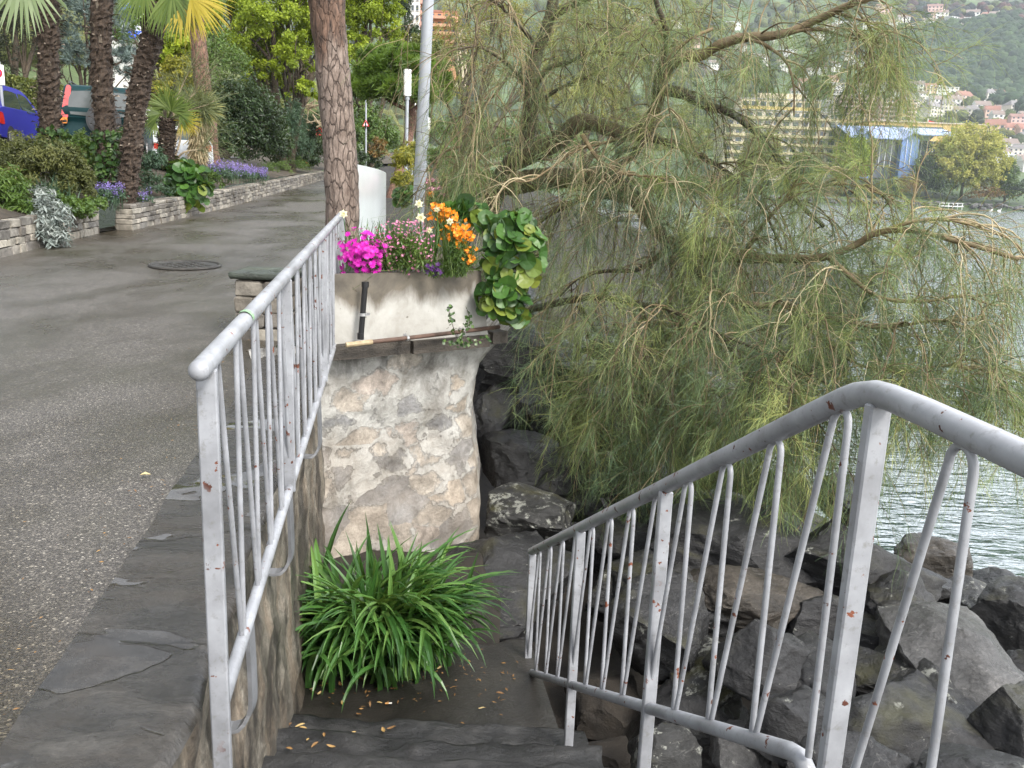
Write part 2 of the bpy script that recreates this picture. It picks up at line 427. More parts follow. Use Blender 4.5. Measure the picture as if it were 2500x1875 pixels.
def rockmat(name, tint, lichen=.35, moss=.25, wet=.32):
    m, nt, b = newmat(name)
    oi = nd(nt, 'ObjectInfo')
    co = nd(nt, 'Mapping', Vector=nd(nt, 'TexCoord').outputs['Object'], Location=oi.outputs['Location']).outputs[0]
    n1 = ntex(nt, co, 2.4, 14, .72, .25)
    st = ntex(nt, nd(nt, 'Mapping', Vector=co, Rotation=(.5, .3, .2), Scale=(1.4, 1.4, 4.5)).outputs[0], 2.2, 10, .7, .25); fine = ntex(nt, co, 42, 6, .75)
    c = ramp(nt, n1, [(.28, tuple(t * .3 for t in tint)), (.5, tuple(t * .85 for t in tint)), (.64, tuple(t * 1.35 for t in tint)), (.78, tuple(t * 2.3 for t in tint))])
    c = mix(nt, 1.0, c, ramp(nt, st, [(.3, .5), (.55, 1.0), (.75, 1.6)]), 'MULTIPLY'); c = mix(nt, 1.0, c, ramp(nt, fine, [(.3, .6), (.5, 1.0), (.72, 1.6)]), 'MULTIPLY')
    vein = ramp(nt, ntex(nt, nd(nt, 'Mapping', Vector=co, Rotation=(.2, .7, .4), Scale=(1, 1, 4)).outputs[0], 1.3, 4, .5, 1.5), [(.496, 0.0), (.5, .22), (.504, 0.0)])
    c = mix(nt, vein, c, (.30, .29, .27))
    L = ntex(nt, co, 8.0, 12, .75, .1)
    c = mix(nt, ramp(nt, L, [(.645 - lichen * .06, 0.0), (.675 - lichen * .06, .85)]), c, (.25, .255, .225))
    up = nd(nt, 'SeparateXYZ', Vector=nd(nt, 'NewGeometry').outputs['Normal']).outputs[2]
    mo = math_(nt, 'MULTIPLY', ramp(nt, ntex(nt, co, 1.7, 6, .65), [(.52, 0.0), (.66, 1.0)]), ramp(nt, up, [(.3, 0.0), (.8, 1.0)]))
    c = mix(nt, math_(nt, 'MULTIPLY', mo, moss * 2), c, (.055, .052, .012))
    setin(nt, b, 'Base Color', c)
    setin(nt, b, 'Roughness', ramp(nt, n1, [(.35, wet), (.7, wet + .35)]))
    b.inputs['Specular IOR Level'].default_value = .5
    bump(nt, b, math_(nt, 'ADD', math_(nt, 'ADD', n1, math_(nt, 'MULTIPLY', fine, .14)), math_(nt, 'MULTIPLY', st, .7)), 1.0, .045)
    return m
def paint():
    m, nt, b = newmat('white_grey_paint'); co = coord(nt)
    n1 = ntex(nt, co, 6, 6, .6); n2 = ntex(nt, co, 16, 3, .55)
    c = ramp(nt, n1, [(.3, (.18, .185, .198)), (.6, (.30, .31, .332)), (.8, (.38, .39, .412))])
    dirt = ntex(nt, co, 38, 6, .7)
    c = mix(nt, ramp(nt, dirt, [(.55, 0.0), (.70, .6)]), c, (.13, .125, .11))
    big = nd(nt, 'Mapping', Vector=co, Location=(5.1, 2.2, 7.7)).outputs[0]
    r = math_(nt, 'MULTIPLY', ramp(nt, ntex(nt, co, 26, 4, .55), [(.65, 0.0), (.662, 1.0)]), ramp(nt, ntex(nt, big, 3.1, 2), [(.42, 0.0), (.48, 1.0)]))
    c = mix(nt, r, c, ramp(nt, n2, [(.4, (.06, .018, .01)), (.6, (.17, .05, .022))]))
    setin(nt, b, 'Base Color', c)
    setin(nt, b, 'Roughness', mix(nt, r, ramp(nt, n1, [(.3, .34), (.7, .5)]), .8))
    h = math_(nt, 'ADD', math_(nt, 'MULTIPLY', ntex(nt, co, 70, 3), .3), math_(nt, 'MULTIPLY', r, -.5))
    bump(nt, b, h, .25, .004)
    return m
def pierstone():
    m, nt, b = newmat('plastered_rubble'); co = coord(nt)
    w = nd(nt, 'TexNoise', Vector=co, Scale=2.6, Detail=8.0, Roughness=.6).outputs['Color']
    wc = mix(nt, .42, nd(nt, 'Mapping', Vector=co, Scale=(2.2, 2.2, 3.4)).outputs[0], w, 'ADD')
    v = nd(nt, 'TexVoronoi', _feature='DISTANCE_TO_EDGE', Vector=wc, Scale=1.35).outputs['Distance']
    cc = nd(nt, 'SeparateColor', Color=nd(nt, 'TexVoronoi', Vector=wc, Scale=1.35).outputs['Color']); cell, vis = cc.outputs[0], cc.outputs[1]
    n1 = ntex(nt, co, 5, 13, .7, .15); n2 = ntex(nt, co, 1.1, 5, .6, .4); n3 = ntex(nt, co, 2.6, 10, .68, .2); fine = ntex(nt, co, 34, 7, .75)
    stone = ramp(nt, cell, [(.0, (.13, .13, .135)), (.2, (.29, .25, .205)), (.4, (.34, .30, .25)), (.58, (.18, .178, .18)), (.75, (.36, .30, .235)), (.9, (.31, .26, .22)), (1, (.24, .23, .22))], 'CONSTANT')
    stone = mix(nt, 1.0, stone, ramp(nt, n1, [(.28, .25), (.48, .9), (.7, 1.55)]), 'MULTIPLY'); stone = mix(nt, 1.0, stone, ramp(nt, fine, [(.3, .65), (.7, 1.35)]), 'MULTIPLY')
    plas = ramp(nt, n1, [(.26, (.17, .155, .13)), (.44, (.32, .312, .288)), (.58, (.43, .424, .40)), (.76, (.52, .515, .495))]); plas = mix(nt, 1.0, plas, ramp(nt, fine, [(.3, .85), (.7, 1.12)]), 'MULTIPLY')
    z = nd(nt, 'SeparateXYZ', Vector=co).outputs[2]
    hi = nd(nt, 'MapRange', i0=z, i1=-1.2, i2=.2, i3=-.10, i4=.62).outputs[0]
    e = math_(nt, 'ADD', math_(nt, 'MULTIPLY', v, 1.3), math_(nt, 'MULTIPLY', math_(nt, 'SUBTRACT', n3, .5), 2.3))
    e = math_(nt, 'SUBTRACT', e, math_(nt, 'MULTIPLY', math_(nt, 'ADD', math_(nt, 'SUBTRACT', hi, .12), math_(nt, 'MULTIPLY', math_(nt, 'SUBTRACT', vis, .5), .7)), .55))
    msk = ramp(nt, e, [(.10, 0.0), (.20, .85), (.34, 1.0)])
    c = mix(nt, math_(nt, 'MULTIPLY', msk, .82), plas, stone)
    edge = ramp(nt, e, [(.07, 0.0), (.12, .55), (.17, 0.0)]); c = mix(nt, math_(nt, 'MULTIPLY', edge, ramp(nt, n2, [(.42, 0.0), (.58, 1.0)])), c, (.05, .042, .035))
    c = mix(nt, ramp(nt, math_(nt, 'SUBTRACT', n2, math_(nt, 'MULTIPLY', z, .12)), [(.52, 0.0), (.76, .4)]), c, (.29, .235, .18))
    st = ntex(nt, nd(nt, 'Mapping', Vector=co, Location=(4, 2, 1), Scale=(1.6, 1.6, .9)).outputs[0], 1.5, 8, .65); c = mix(nt, ramp(nt, st, [(.56, 0.0), (.68, .6)]), c, (.10, .085, .068))
    drip = nd(nt, 'MapRange', i0=z, i1=-.22, i2=.20).outputs[0]
    c = mix(nt, math_(nt, 'MULTIPLY', drip, ramp(nt, ntex(nt, nd(nt, 'Mapping', Vector=co, Scale=(3, 3, .9)).outputs[0], 1.5, 9, .65), [(.46, 0.0), (.56, .95)])), c, (.035, .03, .025))
    setin(nt, b, 'Base Color', c); setin(nt, b, 'Roughness', ramp(nt, n1, [(.3, .45), (.7, .8)]))
    h = math_(nt, 'ADD', math_(nt, 'ADD', n1, math_(nt, 'MULTIPLY', fine, .16)), math_(nt, 'ADD', math_(nt, 'MULTIPLY', msk, -.25), math_(nt, 'MULTIPLY', edge, -.3)))
    bump(nt, b, h, .9, .035)
    return m
def concrete(name='stained_concrete', top=.74, bot=.2):
    m, nt, b = newmat(name); co = coord(nt)
    n1 = ntex(nt, co, 3, 8, .65, .3); z = nd(nt, 'SeparateXYZ', Vector=co).outputs[2]
    st = ntex(nt, nd(nt, 'Mapping', Vector=co, Scale=(2.2, 2.2, .8)).outputs[0], 1.7, 7, .62, .3)
    c = ramp(nt, n1, [(.3, (.25, .235, .205)), (.5, (.38, .37, .34)), (.72, (.47, .465, .44))])
    t = nd(nt, 'MapRange', i0=z, i1=bot + (top - bot) * .45, i2=top, i3=-.16, i4=.36).outputs[0]
    c = mix(nt, ramp(nt, math_(nt, 'ADD', st, t), [(.45, 0.0), (.66, .92)]), c, ramp(nt, n1, [(.35, (.055, .046, .035)), (.65, (.15, .125, .09))]))
    sp = ramp(nt, ntex(nt, co, 11, 5, .6), [(.67, 0.0), (.71, .7)])
    c = mix(nt, sp, c, (.08, .065, .045))
    setin(nt, b, 'Base Color', c); b.inputs['Roughness'].default_value = .6
    bump(nt, b, math_(nt, 'ADD', n1, math_(nt, 'MULTIPLY', ntex(nt, co, 40, 4), .3)), .35, .012)
    return m
def stained_wall():
    m, nt, b = newmat('stained_retaining_wall'); co = coord(nt)
    s = ntex(nt, nd(nt, 'Mapping', Vector=co, Scale=(1, 3.0, 1.0)).outputs[0], 1.5, 14, .68, .1); n1 = ntex(nt, co, 5, 14, .76, .1); fine = ntex(nt, co, 40, 6, .75); strk = ntex(nt, nd(nt, 'Mapping', Vector=co, Location=(2, 5, 1), Scale=(1, 2.6, 1.1)).outputs[0], 1.7, 8, .6, .1)
    c = ramp(nt, n1, [(.28, (.05, .045, .038)), (.46, (.14, .125, .10)), (.6, (.25, .225, .185)), (.75, (.36, .335, .29))])
    c = mix(nt, ramp(nt, s, [(.46, 0.0), (.6, .5)]), c, (.21, .15, .095))
    c = mix(nt, ramp(nt, strk, [(.42, .85), (.56, 0.0)]), c, (.017, .015, .013))
    c = mix(nt, 1.0, c, ramp(nt, fine, [(.3, .55), (.5, 1.0), (.72, 1.5)]), 'MULTIPLY')
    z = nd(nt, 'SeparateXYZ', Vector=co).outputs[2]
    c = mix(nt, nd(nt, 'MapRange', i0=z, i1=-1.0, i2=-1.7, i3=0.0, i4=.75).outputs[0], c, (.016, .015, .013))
    setin(nt, b, 'Base Color', c); setin(nt, b, 'Roughness', ramp(nt, s, [(.35, .35), (.7, .75)]))
    bump(nt, b, math_(nt, 'ADD', n1, math_(nt, 'MULTIPLY', fine, .25)), .8, .03)
    return m
def stepmat():
    m, nt, b = newmat('dark_slate_step'); co = coord(nt)
    n1 = ntex(nt, co, 4, 14, .74, .1); st = ntex(nt, nd(nt, 'Mapping', Vector=co, Scale=(1, 3, 26)).outputs[0], 1.4, 5, .6, .6)
    c = ramp(nt, n1, [(.28, (.009, .009, .009)), (.5, (.028, .0275, .027)), (.66, (.062, .06, .057)), (.78, (.16, .155, .145))])
    c = mix(nt, 1.0, c, ramp(nt, st, [(.32, .5), (.55, 1.0), (.72, 1.6)]), 'MULTIPLY')
    setin(nt, b, 'Base Color', c); setin(nt, b, 'Roughness', ramp(nt, n1, [(.35, .32), (.65, .62)]))
    bump(nt, b, math_(nt, 'ADD', n1, st), 1.0, .03)
    return m
def watermat():
    m, nt, b = newmat('lake_water')
    co = nd(nt, 'NewGeometry').outputs['Position']
    w1 = ntex(nt, nd(nt, 'Mapping', Vector=co, Rotation=(0, 0, rad(24)), Scale=(.55, 1.5, 1)).outputs[0], 1.15, 3, .5, .5)
    w2 = ntex(nt, nd(nt, 'Mapping', Vector=co, Rotation=(0, 0, rad(-8)), Scale=(.8, 2.2, 1)).outputs[0], 3.3, 3, .5, .3)
    w3 = ntex(nt, nd(nt, 'Mapping', Vector=co, Rotation=(0, 0, rad(10)), Scale=(.25, .6, 1)).outputs[0], .35, 3, .5)
    b.inputs['Base Color'].default_value = (.016, .042, .038, 1)
    b.inputs['Roughness'].default_value = .05; b.inputs['IOR'].default_value = 2.5
    h = math_(nt, 'ADD', math_(nt, 'ADD', w1, math_(nt, 'MULTIPLY', w2, .4)), math_(nt, 'MULTIPLY', w3, 1.2))
    bump(nt, b, h, 1.0, .17)
    return m
MAT = dict(asphalt=asphalt(), slate=slate(), paint=paint(), pier=pierstone(), conc=concrete(), stain=stained_wall(), step=stepmat(), water=watermat(),
           drywall=stonewall('grey_dry_stone', [(.10, .088, .074), (.20, .178, .15), (.15, .14, .125), (.27, .245, .205), (.34, .31, .255), (.12, .10, .08)]),
           rock=rockmat('dark_bank_rock', (.022, .022, .023), .3), rockl=rockmat('pale_bank_rock', (.078, .076, .074), .2, .05, .28), rocktan=rockmat('tan_bank_rock', (.05, .042, .033), .1, .05, .35),
           rockm=rockmat('lichen_bank_rock', (.027, .027, .026), 1.6, .5, .4), soil=plain('dark_soil', (.018, .014, .010), .9, 0, .5, 6, .8),
           black=plain('black_plastic', (.012, .012, .013), .35), pipe=plain('rusty_pipe', (.085, .05, .036), .7, 0, .5, 12, .5), clampm=plain('zinc', (.5, .5, .5), .35, .8),
           steel=plain('brushed_steel', (.88, .89, .90), .3, .6, .08, 2), lamp_pole=plain('galvanised_pole', (.33, .35, .38), .5, .2, .06, 9, .03), lampw=plain('opal_lamp_glass', (.86, .87, .87), .3, 0, .03),
           hookm=plain('grey_bracket', (.17, .175, .185), .5, .2, .25, 9, .2), bedsoil=plain('bed_soil', (.05, .038, .024), .95, 0, .5, 2, .6), grass=plain('bank_grass', (.06, .09, .025), .9, 0, .4, 1.2, .6),
           road=plain('street_asphalt', (.06, .06, .058), .7, 0, .2, 2, .3), iron=plain('cast_iron', (.06, .056, .05), .45, .5, .4, 14, .8))
def hillmat():
    m, nt, b = newmat('far_meadow'); co = coord(nt)
    n1 = ntex(nt, co, .012, 6, .6); n2 = ntex(nt, co, .06, 6, .65)
    c = ramp(nt, n1, [(.34, (.03, .05, .016)), (.48, (.055, .095, .028)), (.58, (.085, .13, .04)), (.7, (.085, .07, .055))])
    c = mix(nt, 1.0, c, ramp(nt, n2, [(.35, .5), (.6, 1.15)]), 'MULTIPLY')
    setin(nt, b, 'Base Color', c); b.inputs['Roughness'].default_value = .9
    return m
MAT['hill'] = hillmat(); MAT['landing'] = plain('damp_dark_concrete', (.026, .024, .021), .36, 0, .45, 3.5, .5)

# ------------------------------------------------------------------ path, coping slabs, banks, lake, far hillside
ys = np.concatenate([np.linspace(-2.5, 12, 60), np.linspace(12.5, 30, 30), np.linspace(32, 92, 30)])
def strip(name, fl, fr, fz, cols, mat):
    mb = MB(); X = np.zeros((len(ys), cols, 3))
    for i, y in enumerate(ys):
        for j, t in enumerate(np.linspace(0, 1, cols)):
            x = fl(y) * (1 - t) + fr(y) * t; X[i, j] = (x, y, fz(x, y))
    grid(mb, X[:, ::-1][:, ::-1]); return struct(mb.build(name, mat, smooth=True))
def pathright(y): return railx(y) - .5 if y < 7.6 else (railx(7.6) - .5 - .145 * (y - 7.6))
strip('asphalt_path', lambda y: bedx(y) - .25, lambda y: pathright(y) + .03, lambda x, y: pathz(y) + .006 * noise.noise(Vector((x * .8, y * .5, 0))), 24, MAT['asphalt'])
mb = MB()
yy = np.linspace(-2.5, 6.62, 200); X = np.zeros((200, 22, 3))
for i, y in enumerate(yy):
    for j, t in enumerate(np.linspace(0, 1, 22)):
        e = .035 * noise.noise(Vector((y * 3, 7, 0))) * (t > .9)
        x = (railx(y) - .52 + .03 * noise.noise(Vector((y * 2, 1, 0)))) * (1 - t) + (railx(y) - .075 + e) * t
        z = pathz(y) + .012 + .007 * fbm((x, y * 1.3, 0), 2.6, 5) - (.03 * max(0, t - .96) / .04)
        X[i, j] = (x, y, z)
grid(mb, X); struct(mb.build('coping_slabs', MAT['slate'], smooth=True))
# garden bank, street and hillside on the left, one sheet
mb = MB(); ws = np.concatenate([np.linspace(.12, 5, 12), np.linspace(5.6, 13, 6), np.linspace(15, 90, 14), np.linspace(110, 420, 8)])
yl = np.concatenate([np.linspace(-2, 60, 64), np.linspace(66, 420, 22)])
X = np.array([[(bedx(y) - w, y, float(hillz(bedx(y) - w, y)) + .05 * noise.noise(Vector((w, y * .7, 3)))) for w in ws[::-1]] for y in yl])
grid(mb, X); struct(mb.build('garden_bank', [MAT['bedsoil']], smooth=True))
mb = MB(); X = np.array([[(bedx(y) - w, y, float(hillz(bedx(y) - 8, y)) + .06) for w in (12.6, 5.4)] for y in yl[:64]])
grid(mb, X); struct(mb.build('street', MAT['road'], smooth=True))
mb = MB(); X = np.array([[(bedx(y) - w, y, float(hillz(bedx(y) - w, y)) + .3) for w in ws[::-1] if w > 14] for y in yl])
grid(mb, X); struct(mb.build('hillside_lawn', MAT['grass'], smooth=True))
# lakeside bank right of the path
def bankz(x, y):
    e = x - (railx(y) if y < 7.6 else railx(7.6) - .145 * (y - 7.6))
    low = -2.15 - .10 * max(e, 0) if e < 6 else -2.75 - .4 * (e - 6)
    hi = np.interp(e / min(1 + max(0, y - 12) * .09, 4.5), [-1, 1.9, 3.2, 6.5, 9, 40], [pathz(y) + .12, pathz(y) + .05, -.9, -3.1, -3.8, -6])
    t = np.clip((y - 9.0 - .95 * max(e, 0)) / 1.5, 0, 1); t = t * t * (3 - 2 * t)
    return low * (1 - t) + hi * t
mb = MB(); yb = np.concatenate([np.linspace(-3, 14, 70), np.linspace(15, 60, 40), np.linspace(65, 430, 30)]); X = []
for y in yb:
    x0 = railx(y) - .1 if y < 7.6 else railx(7.6) - .55 - .145 * (y - 7.6)
    if y < 7.6: x0 += 0.0
    X.append([(x0 + e, y, bankz(x0 + e, y) + .12 * fbm((x0 + e, y, 0), .9, 4) - (.0 if e > .15 else .06)) for e in np.concatenate([np.linspace(0, 7, 36), np.linspace(7.6, 30, 20), np.linspace(33, 120, 16)])])
grid(mb, np.array(X)); struct(mb.build('shore_ground', MAT['soil'], smooth=True))
mb = MB(); grid(mb, np.array([[(x, y, WATER) for x in (-150, 40, 300, 1600)] for y in (-60, 60, 200, 760)])); struct(mb.build('lake_water', MAT['water']))
mb = MB()
xs = np.linspace(-420, 1500, 130); yf = np.concatenate([np.linspace(380, 700, 34), np.linspace(715, 2600, 60)])
X = np.array([[(x, y, float(farz(x, y)) + (18 * noise.fractal(Vector((x * .004, y * .004, 5)), 1, 2, 4) * min(1, max(0, (y - 520) / 250)))) for x in xs] for y in yf])
grid(mb, X); struct(mb.build('far_hillside', MAT['hill'], smooth=True))
def farground(x, y): return float(farz(x, y)) + (18 * noise.fractal(Vector((x * .004, y * .004, 5)), 1, 2, 4) * min(1, max(0, (y - 520) / 250)))

# ------------------------------------------------------------------ retaining wall under the railing, stairs
def wallx(y): return railx(y) - .10
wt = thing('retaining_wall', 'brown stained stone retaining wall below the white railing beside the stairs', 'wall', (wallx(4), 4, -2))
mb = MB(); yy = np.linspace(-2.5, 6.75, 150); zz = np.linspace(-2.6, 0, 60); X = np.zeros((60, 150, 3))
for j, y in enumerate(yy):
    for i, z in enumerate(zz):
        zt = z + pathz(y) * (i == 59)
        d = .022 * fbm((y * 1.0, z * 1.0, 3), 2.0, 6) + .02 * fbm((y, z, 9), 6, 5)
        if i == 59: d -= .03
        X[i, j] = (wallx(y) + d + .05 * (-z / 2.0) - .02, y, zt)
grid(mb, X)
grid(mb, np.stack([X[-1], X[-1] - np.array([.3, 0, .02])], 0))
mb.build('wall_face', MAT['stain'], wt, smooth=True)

def rrx(y): return .722 - .1537 * (y - 1.74)      # right railing in plan
st = thing('stone_stairs', 'wet dark slate stairs going down to a landing between the two railings', 'stairs', (0, 3, -2.2))
steps = [(5.52, 1.75, -1.57)] + [(4.29 - .41 * (k - 1), .56, -1.383 + .187 * (k - 1)) for k in range(1, 10)]
for k, (y0, dp, z) in enumerate(steps):          # each tread ends in a broken far edge above the next lower one
    mb = MB(); nx = 60; xr = rrx(y0) + (.05 if k == 0 else .12 + .06 * random.random()); xl = wallx(y0) - .12; X = []
    prof = [(-dp + (dp - .07) * t, 0) for t in np.linspace(0, 1, 12)] + [(-.04, -.002), (-.015, -.006), (0, -.02), (-.012, -.045), (.012, -.07), (-.02, -.11), (.0, -.2), (.0, -.34)]
    for pi, (py, pz) in enumerate(prof):
        row = []; ed = max(0, (pi - 9) / 10)
        for i in range(nx):
            t = i / (nx - 1); xe = xr + (.155 * (-py) if k == 0 else 0.06 * noise.noise(Vector((py * 4, k, 1)))); x = xl + (xe - xl) * t; n = fbm((x * 1.3, k * 5.1, pz * 5), 2.0, 5)
            row.append((x - .02 * ed * (t > .98), y0 + py + (.07 * n if pi > 9 else 0) + (.05 * max(0, t - .8) / .2 * (-1) if k else 0) * (pi > 9), z + pz + (.007 if k == 0 else .016) * fbm((x, y0 + py, k), 3.5, 5)))
        X.append(row)
    X = np.array(X); grid(mb, X); e = X[:, -1]; mb.add(np.vstack([e, e * [1, 1, 0] + [-.05, 0, z - .6]]), [[i, i + 1, len(e) + i + 1, len(e) + i] for i in range(len(e) - 1)])
    mb.build('landing' if k == 0 else 'step', MAT['landing'] if k == 0 else MAT['step'], st, smooth=True)

# ------------------------------------------------------------------ stone pier with its concrete planter
pt = thing('stone_pier', 'pale plastered rubble stone pier flaring out under the concrete flower trough', 'wall', (-.8, 7.6, -1.9))
def pier_outline(z):
    # front-left, front-right, back-right, back-left; the right flank is waisted
    fx = np.interp(z, [-2.0, -1.45, -1.2, -.9, -.5, -.1, .12, .24], [-.24, -.24, -.25, -.29, -.36, -.28, -.11, -.02])
    return [(-1.44 + .03 * max(0, -z), 6.66), (fx, 7.62), (fx - .12, 9.3), (-2.2, 9.3)]
mb = MB(); zz = np.linspace(-2.1, .235, 64); X = []
for z in zz:
    A, B, Cc, D = [np.array(p) for p in pier_outline(z)]
    ctrl = np.vstack([A + (A - B) * .35, A, A + (B - A) * .33, A + (B - A) * .66, A + (B - A) * .93, B + (Cc - B) * .06 - (B - A) * .01, B + (Cc - B) * .25, B + (Cc - B) * .6, Cc])
    P = smoothline(ctrl, 130)
    row = []
    for p in P:
        v, vp = noise.voronoi(Vector((p[0] * 2.4 + .3 * noise.noise(Vector((p[0] * 2, p[1], z * 2))), p[1] * 2.4, z * 3.6)), distance_metric='DISTANCE')
        d = .03 * min(.4, v[1] - v[0]) + .028 * fbm((p[0], p[1], z), 3.2, 6) + .05 * fbm((p[0], p[1], z), 1.3, 3) - .02
        row.append((p[0] + .62 * d, p[1] - .75 * d, z))
    X.append(row)
X = np.array(X); grid(mb, X)
mb.build('rubble_face', MAT['pier'], pt, smooth=True)
mb = MB()                                       # broken ledge the trough stands on
for a, b_, dz, hh in ((-.02, .43, .0, .11), (.45, .93, -.01, .10), (.95, 1.05, .01, .09)):
    A, B = np.array([-1.38, 6.56]), np.array([-.13, 7.52]); p0 = A + (B - A) * a; p1 = A + (B - A) * b_
    o = np.array([.5, -.62]) * .03; n = np.array([-.62, .78])
    poly = [p0 + o, (p0 * .6 + p1 * .4) + o * 1.6, p1 + o, p1 + n * .5, p0 + n * .5]
    prism(mb, poly, .13 + dz, .13 + dz + hh + .012 * a)
mb.build('ledge_stone', plain('blackened_ledge_stone', (.055, .046, .037), .6, 0, .6, 6, 1.0), pt)
ft = thing('flower_trough', 'weathered pale concrete flower trough with dark stained rim on the stone pier', 'planter', (-.8, 7.6, .23))
TA, TB = np.array([-1.40, 6.62]), np.array([-.30, 7.34])
def tro(z):                                     # the trough leans outward towards its rim
    k = (z - .23) / .55
    return [TA + np.array([-.02, -.04]) * k, np.array([-.22, 7.43]) * (1 - k) + TB * k + np.array([.0, 0]), np.array([-.55, 8.9]), np.array([-2.0, 8.7])]
mb = MB(); X = []
for z in np.linspace(.225, .775, 24):
    o = tro(z); ctrl = np.vstack([o[0], o[0] * .5 + o[1] * .5, o[1] - (o[1] - o[0]) * .02, o[1] + (o[2] - o[1]) * .02, o[2]])
    P = np.vstack([np.linspace(o[0], o[1], 40), np.linspace(o[1], o[2], 20)[1:], np.linspace(o[2], o[3], 10)[1:], np.linspace(o[3], o[0], 20)[1:]])
    X.append([(p[0] + .004 * fbm((p[0], p[1], z), 5, 3), p[1] + .004 * fbm((p[1], p[0], z), 5, 3), z) for p in P])
X = np.array(X); cen = X[-1].mean(0)
ring2 = X[-1] + (cen - X[-1]) * .05 + [0, 0, .004]; ring3 = ring2 - [0, 0, .07]
grid(mb, np.concatenate([X, ring2[None], ring3[None]], 0))
mb.build('trough_wall', MAT['conc'], ft, smooth=False)
mb = MB(); mb.add(ring3 + [0, 0, .01], [list(range(len(ring3) - 1))]); mb.build('soil', MAT['soil'], ft)
dp = thing('drain_pipe', 'short black plastic drain pipe clipped upright on the concrete trough', 'pipe', at(787, 612, 6.72))
a, b_ = at(789, 612, 6.66), at(779, 733, 6.66); mb = MB(); tube(mb, [a, b_], .022, 14); tube(mb, [a - [0, 0, -.012], a + [0, .0, -.03]], .028, 14); tube(mb, [b_ + [0, 0, .05], b_ - [0, 0, .0]], .026, 14); mb.build('pipe', MAT['black'], dp, smooth=False)
mb = MB(); c = a * .45 + b_ * .55; tube(mb, [c + [0, 0, .01], c - [0, 0, .012]], .029, 14); box(mb, c + [.02, .03, 0], (.06, .05, .018)); mb.build('clamp', MAT['clampm'], dp)
rp = thing('rusty_pipe', 'thin rusty brown water pipe running along the foot of the concrete trough', 'pipe', at(750, 743, 6.6))
P = smoothline([at(750, 745, 6.50), at(800, 739, 6.60), at(900, 728, 6.86), at(1000, 716, 7.20), at(1078, 706, 7.5)], 30); mb = MB(); tube(mb, P, .017, 10); mb.build('pipe', MAT['pipe'], rp, smooth=True)
for q in (.36, .74):
    c = P[int(q * 29)]; d = nrm(P[int(q * 29) + 1] - c); mb = MB(); tube(mb, [c - d * .01, c + d * .01], .024, 10); box(mb, c + [-.02, .04, .02], (.02, .09, .016)); mb.build('pipe_clip', MAT['clampm'], rp)
mb = MB(); d = nrm(P[1] - P[0]); tube(mb, [P[0] - d * .01, P[0] + d * .2], .0195, 10); mb.build('pipe_end', plain('ochre_fitting', (.32, .25, .15), .6, 0, .3, 20), rp)

# ------------------------------------------------------------------ railings
def loop(p_near, p_top0, p_top1, p_far, r=.0085):
    """one bent rod: foot, up to a tight round top under the handrail, down to the next foot"""
    up = np.array([0, 0, 1.0]); a, b2 = np.asarray(p_top0), np.asarray(p_top1); w = np.linalg.norm(b2 - a) / 2; mid = (a + b2) / 2; d = nrm(b2 - a)
    arc = [mid - d * w * math.cos(t) + up * w * 1.15 * math.sin(t) for t in np.linspace(0, math.pi, 9)]
    return np.vstack([p_near, np.asarray(p_near) * .03 + arc[0] * .97, arc, np.asarray(p_far) * .03 + arc[-1] * .97, p_far])
def railing(name, label, top, bot, posts, loops, rt=.0255, rb=.021, endcap=0):
    t = thing(name, label, 'railing', top[0] * [1, 1, 0] + [0, 0, bot[0][2] - .3])
    mb = MB(); tube(mb, top, rt, 20)
    for k in ([0] if endcap else []): ball(mb, top[k], rt * 1.02, 0, 20, 10)
    mb.build('handrail', MAT['paint'], t, smooth=True)
    mb = MB(); tube(mb, bot, rb, 16); mb.build('bottom_rail', MAT['paint'], t, smooth=True)
    for (pt_, pb, wd, dp_, ax) in posts:
        d = nrm(pb - pt_); s = nrm(np.cross(d, ax)); f2 = np.cross(s, d)
        A = np.stack([s, f2, -d], 1); mb = MB(); box(mb, (pt_ + pb) / 2, (wd, dp_, np.linalg.norm(pb - pt_)), 0, bev=.004, axes=A); mb.build('post', MAT['paint'], t)
    for lp in loops:
        mb = MB(); tube(mb, lp, .0083, 10); ball(mb, lp[-1], (.013, .016, .009), 0, 8, 5); ball(mb, lp[len(lp) // 2] + [0, 0, .006], (.011, .014, .012), 0, 8, 5); mb.build('baluster', MAT['paint'], t, smooth=True)
    return t
# left, along the path
def Lp(y, z): return np.array([railx(y), y, z])
def Lt(y): return 1.04 + .0268 * (y - 2.2)
def Lb(y): return .07 + .0360 * (y - 2.2)
LY = [2.14, 3.75, 5.65, 7.72]
ylp = np.linspace(2.06, 7.74, 40)
lps = []
for k in range(3):
    y0, y1 = LY[k], LY[k + 1]; n = 5 + k; p = (y1 - y0) / n
    for i in range(n):
        a = y0 + .05 + i * p; 
        lps.append(loop(Lp(a + .01, Lb(a)), Lp(a + .035, Lt(a) - .065), Lp(a + .095, Lt(a + .09) - .065), Lp(a + p * .93, Lb(a + p * .93))))
lr = railing('path_railing', 'white painted tube railing with narrow bent balusters along the asphalt path', [Lp(y, Lt(y) - .004) for y in ylp], [Lp(y, Lb(y)) for y in np.linspace(2.15, 7.7, 30)],
             [(Lp(y, Lt(y) - .02), Lp(y, (-.5 if k == 0 else Lb(y) - .02)), .05, .026, np.array([-.136, 1, 0])) for k, y in enumerate(LY)], lps, .0258, .02, 1)
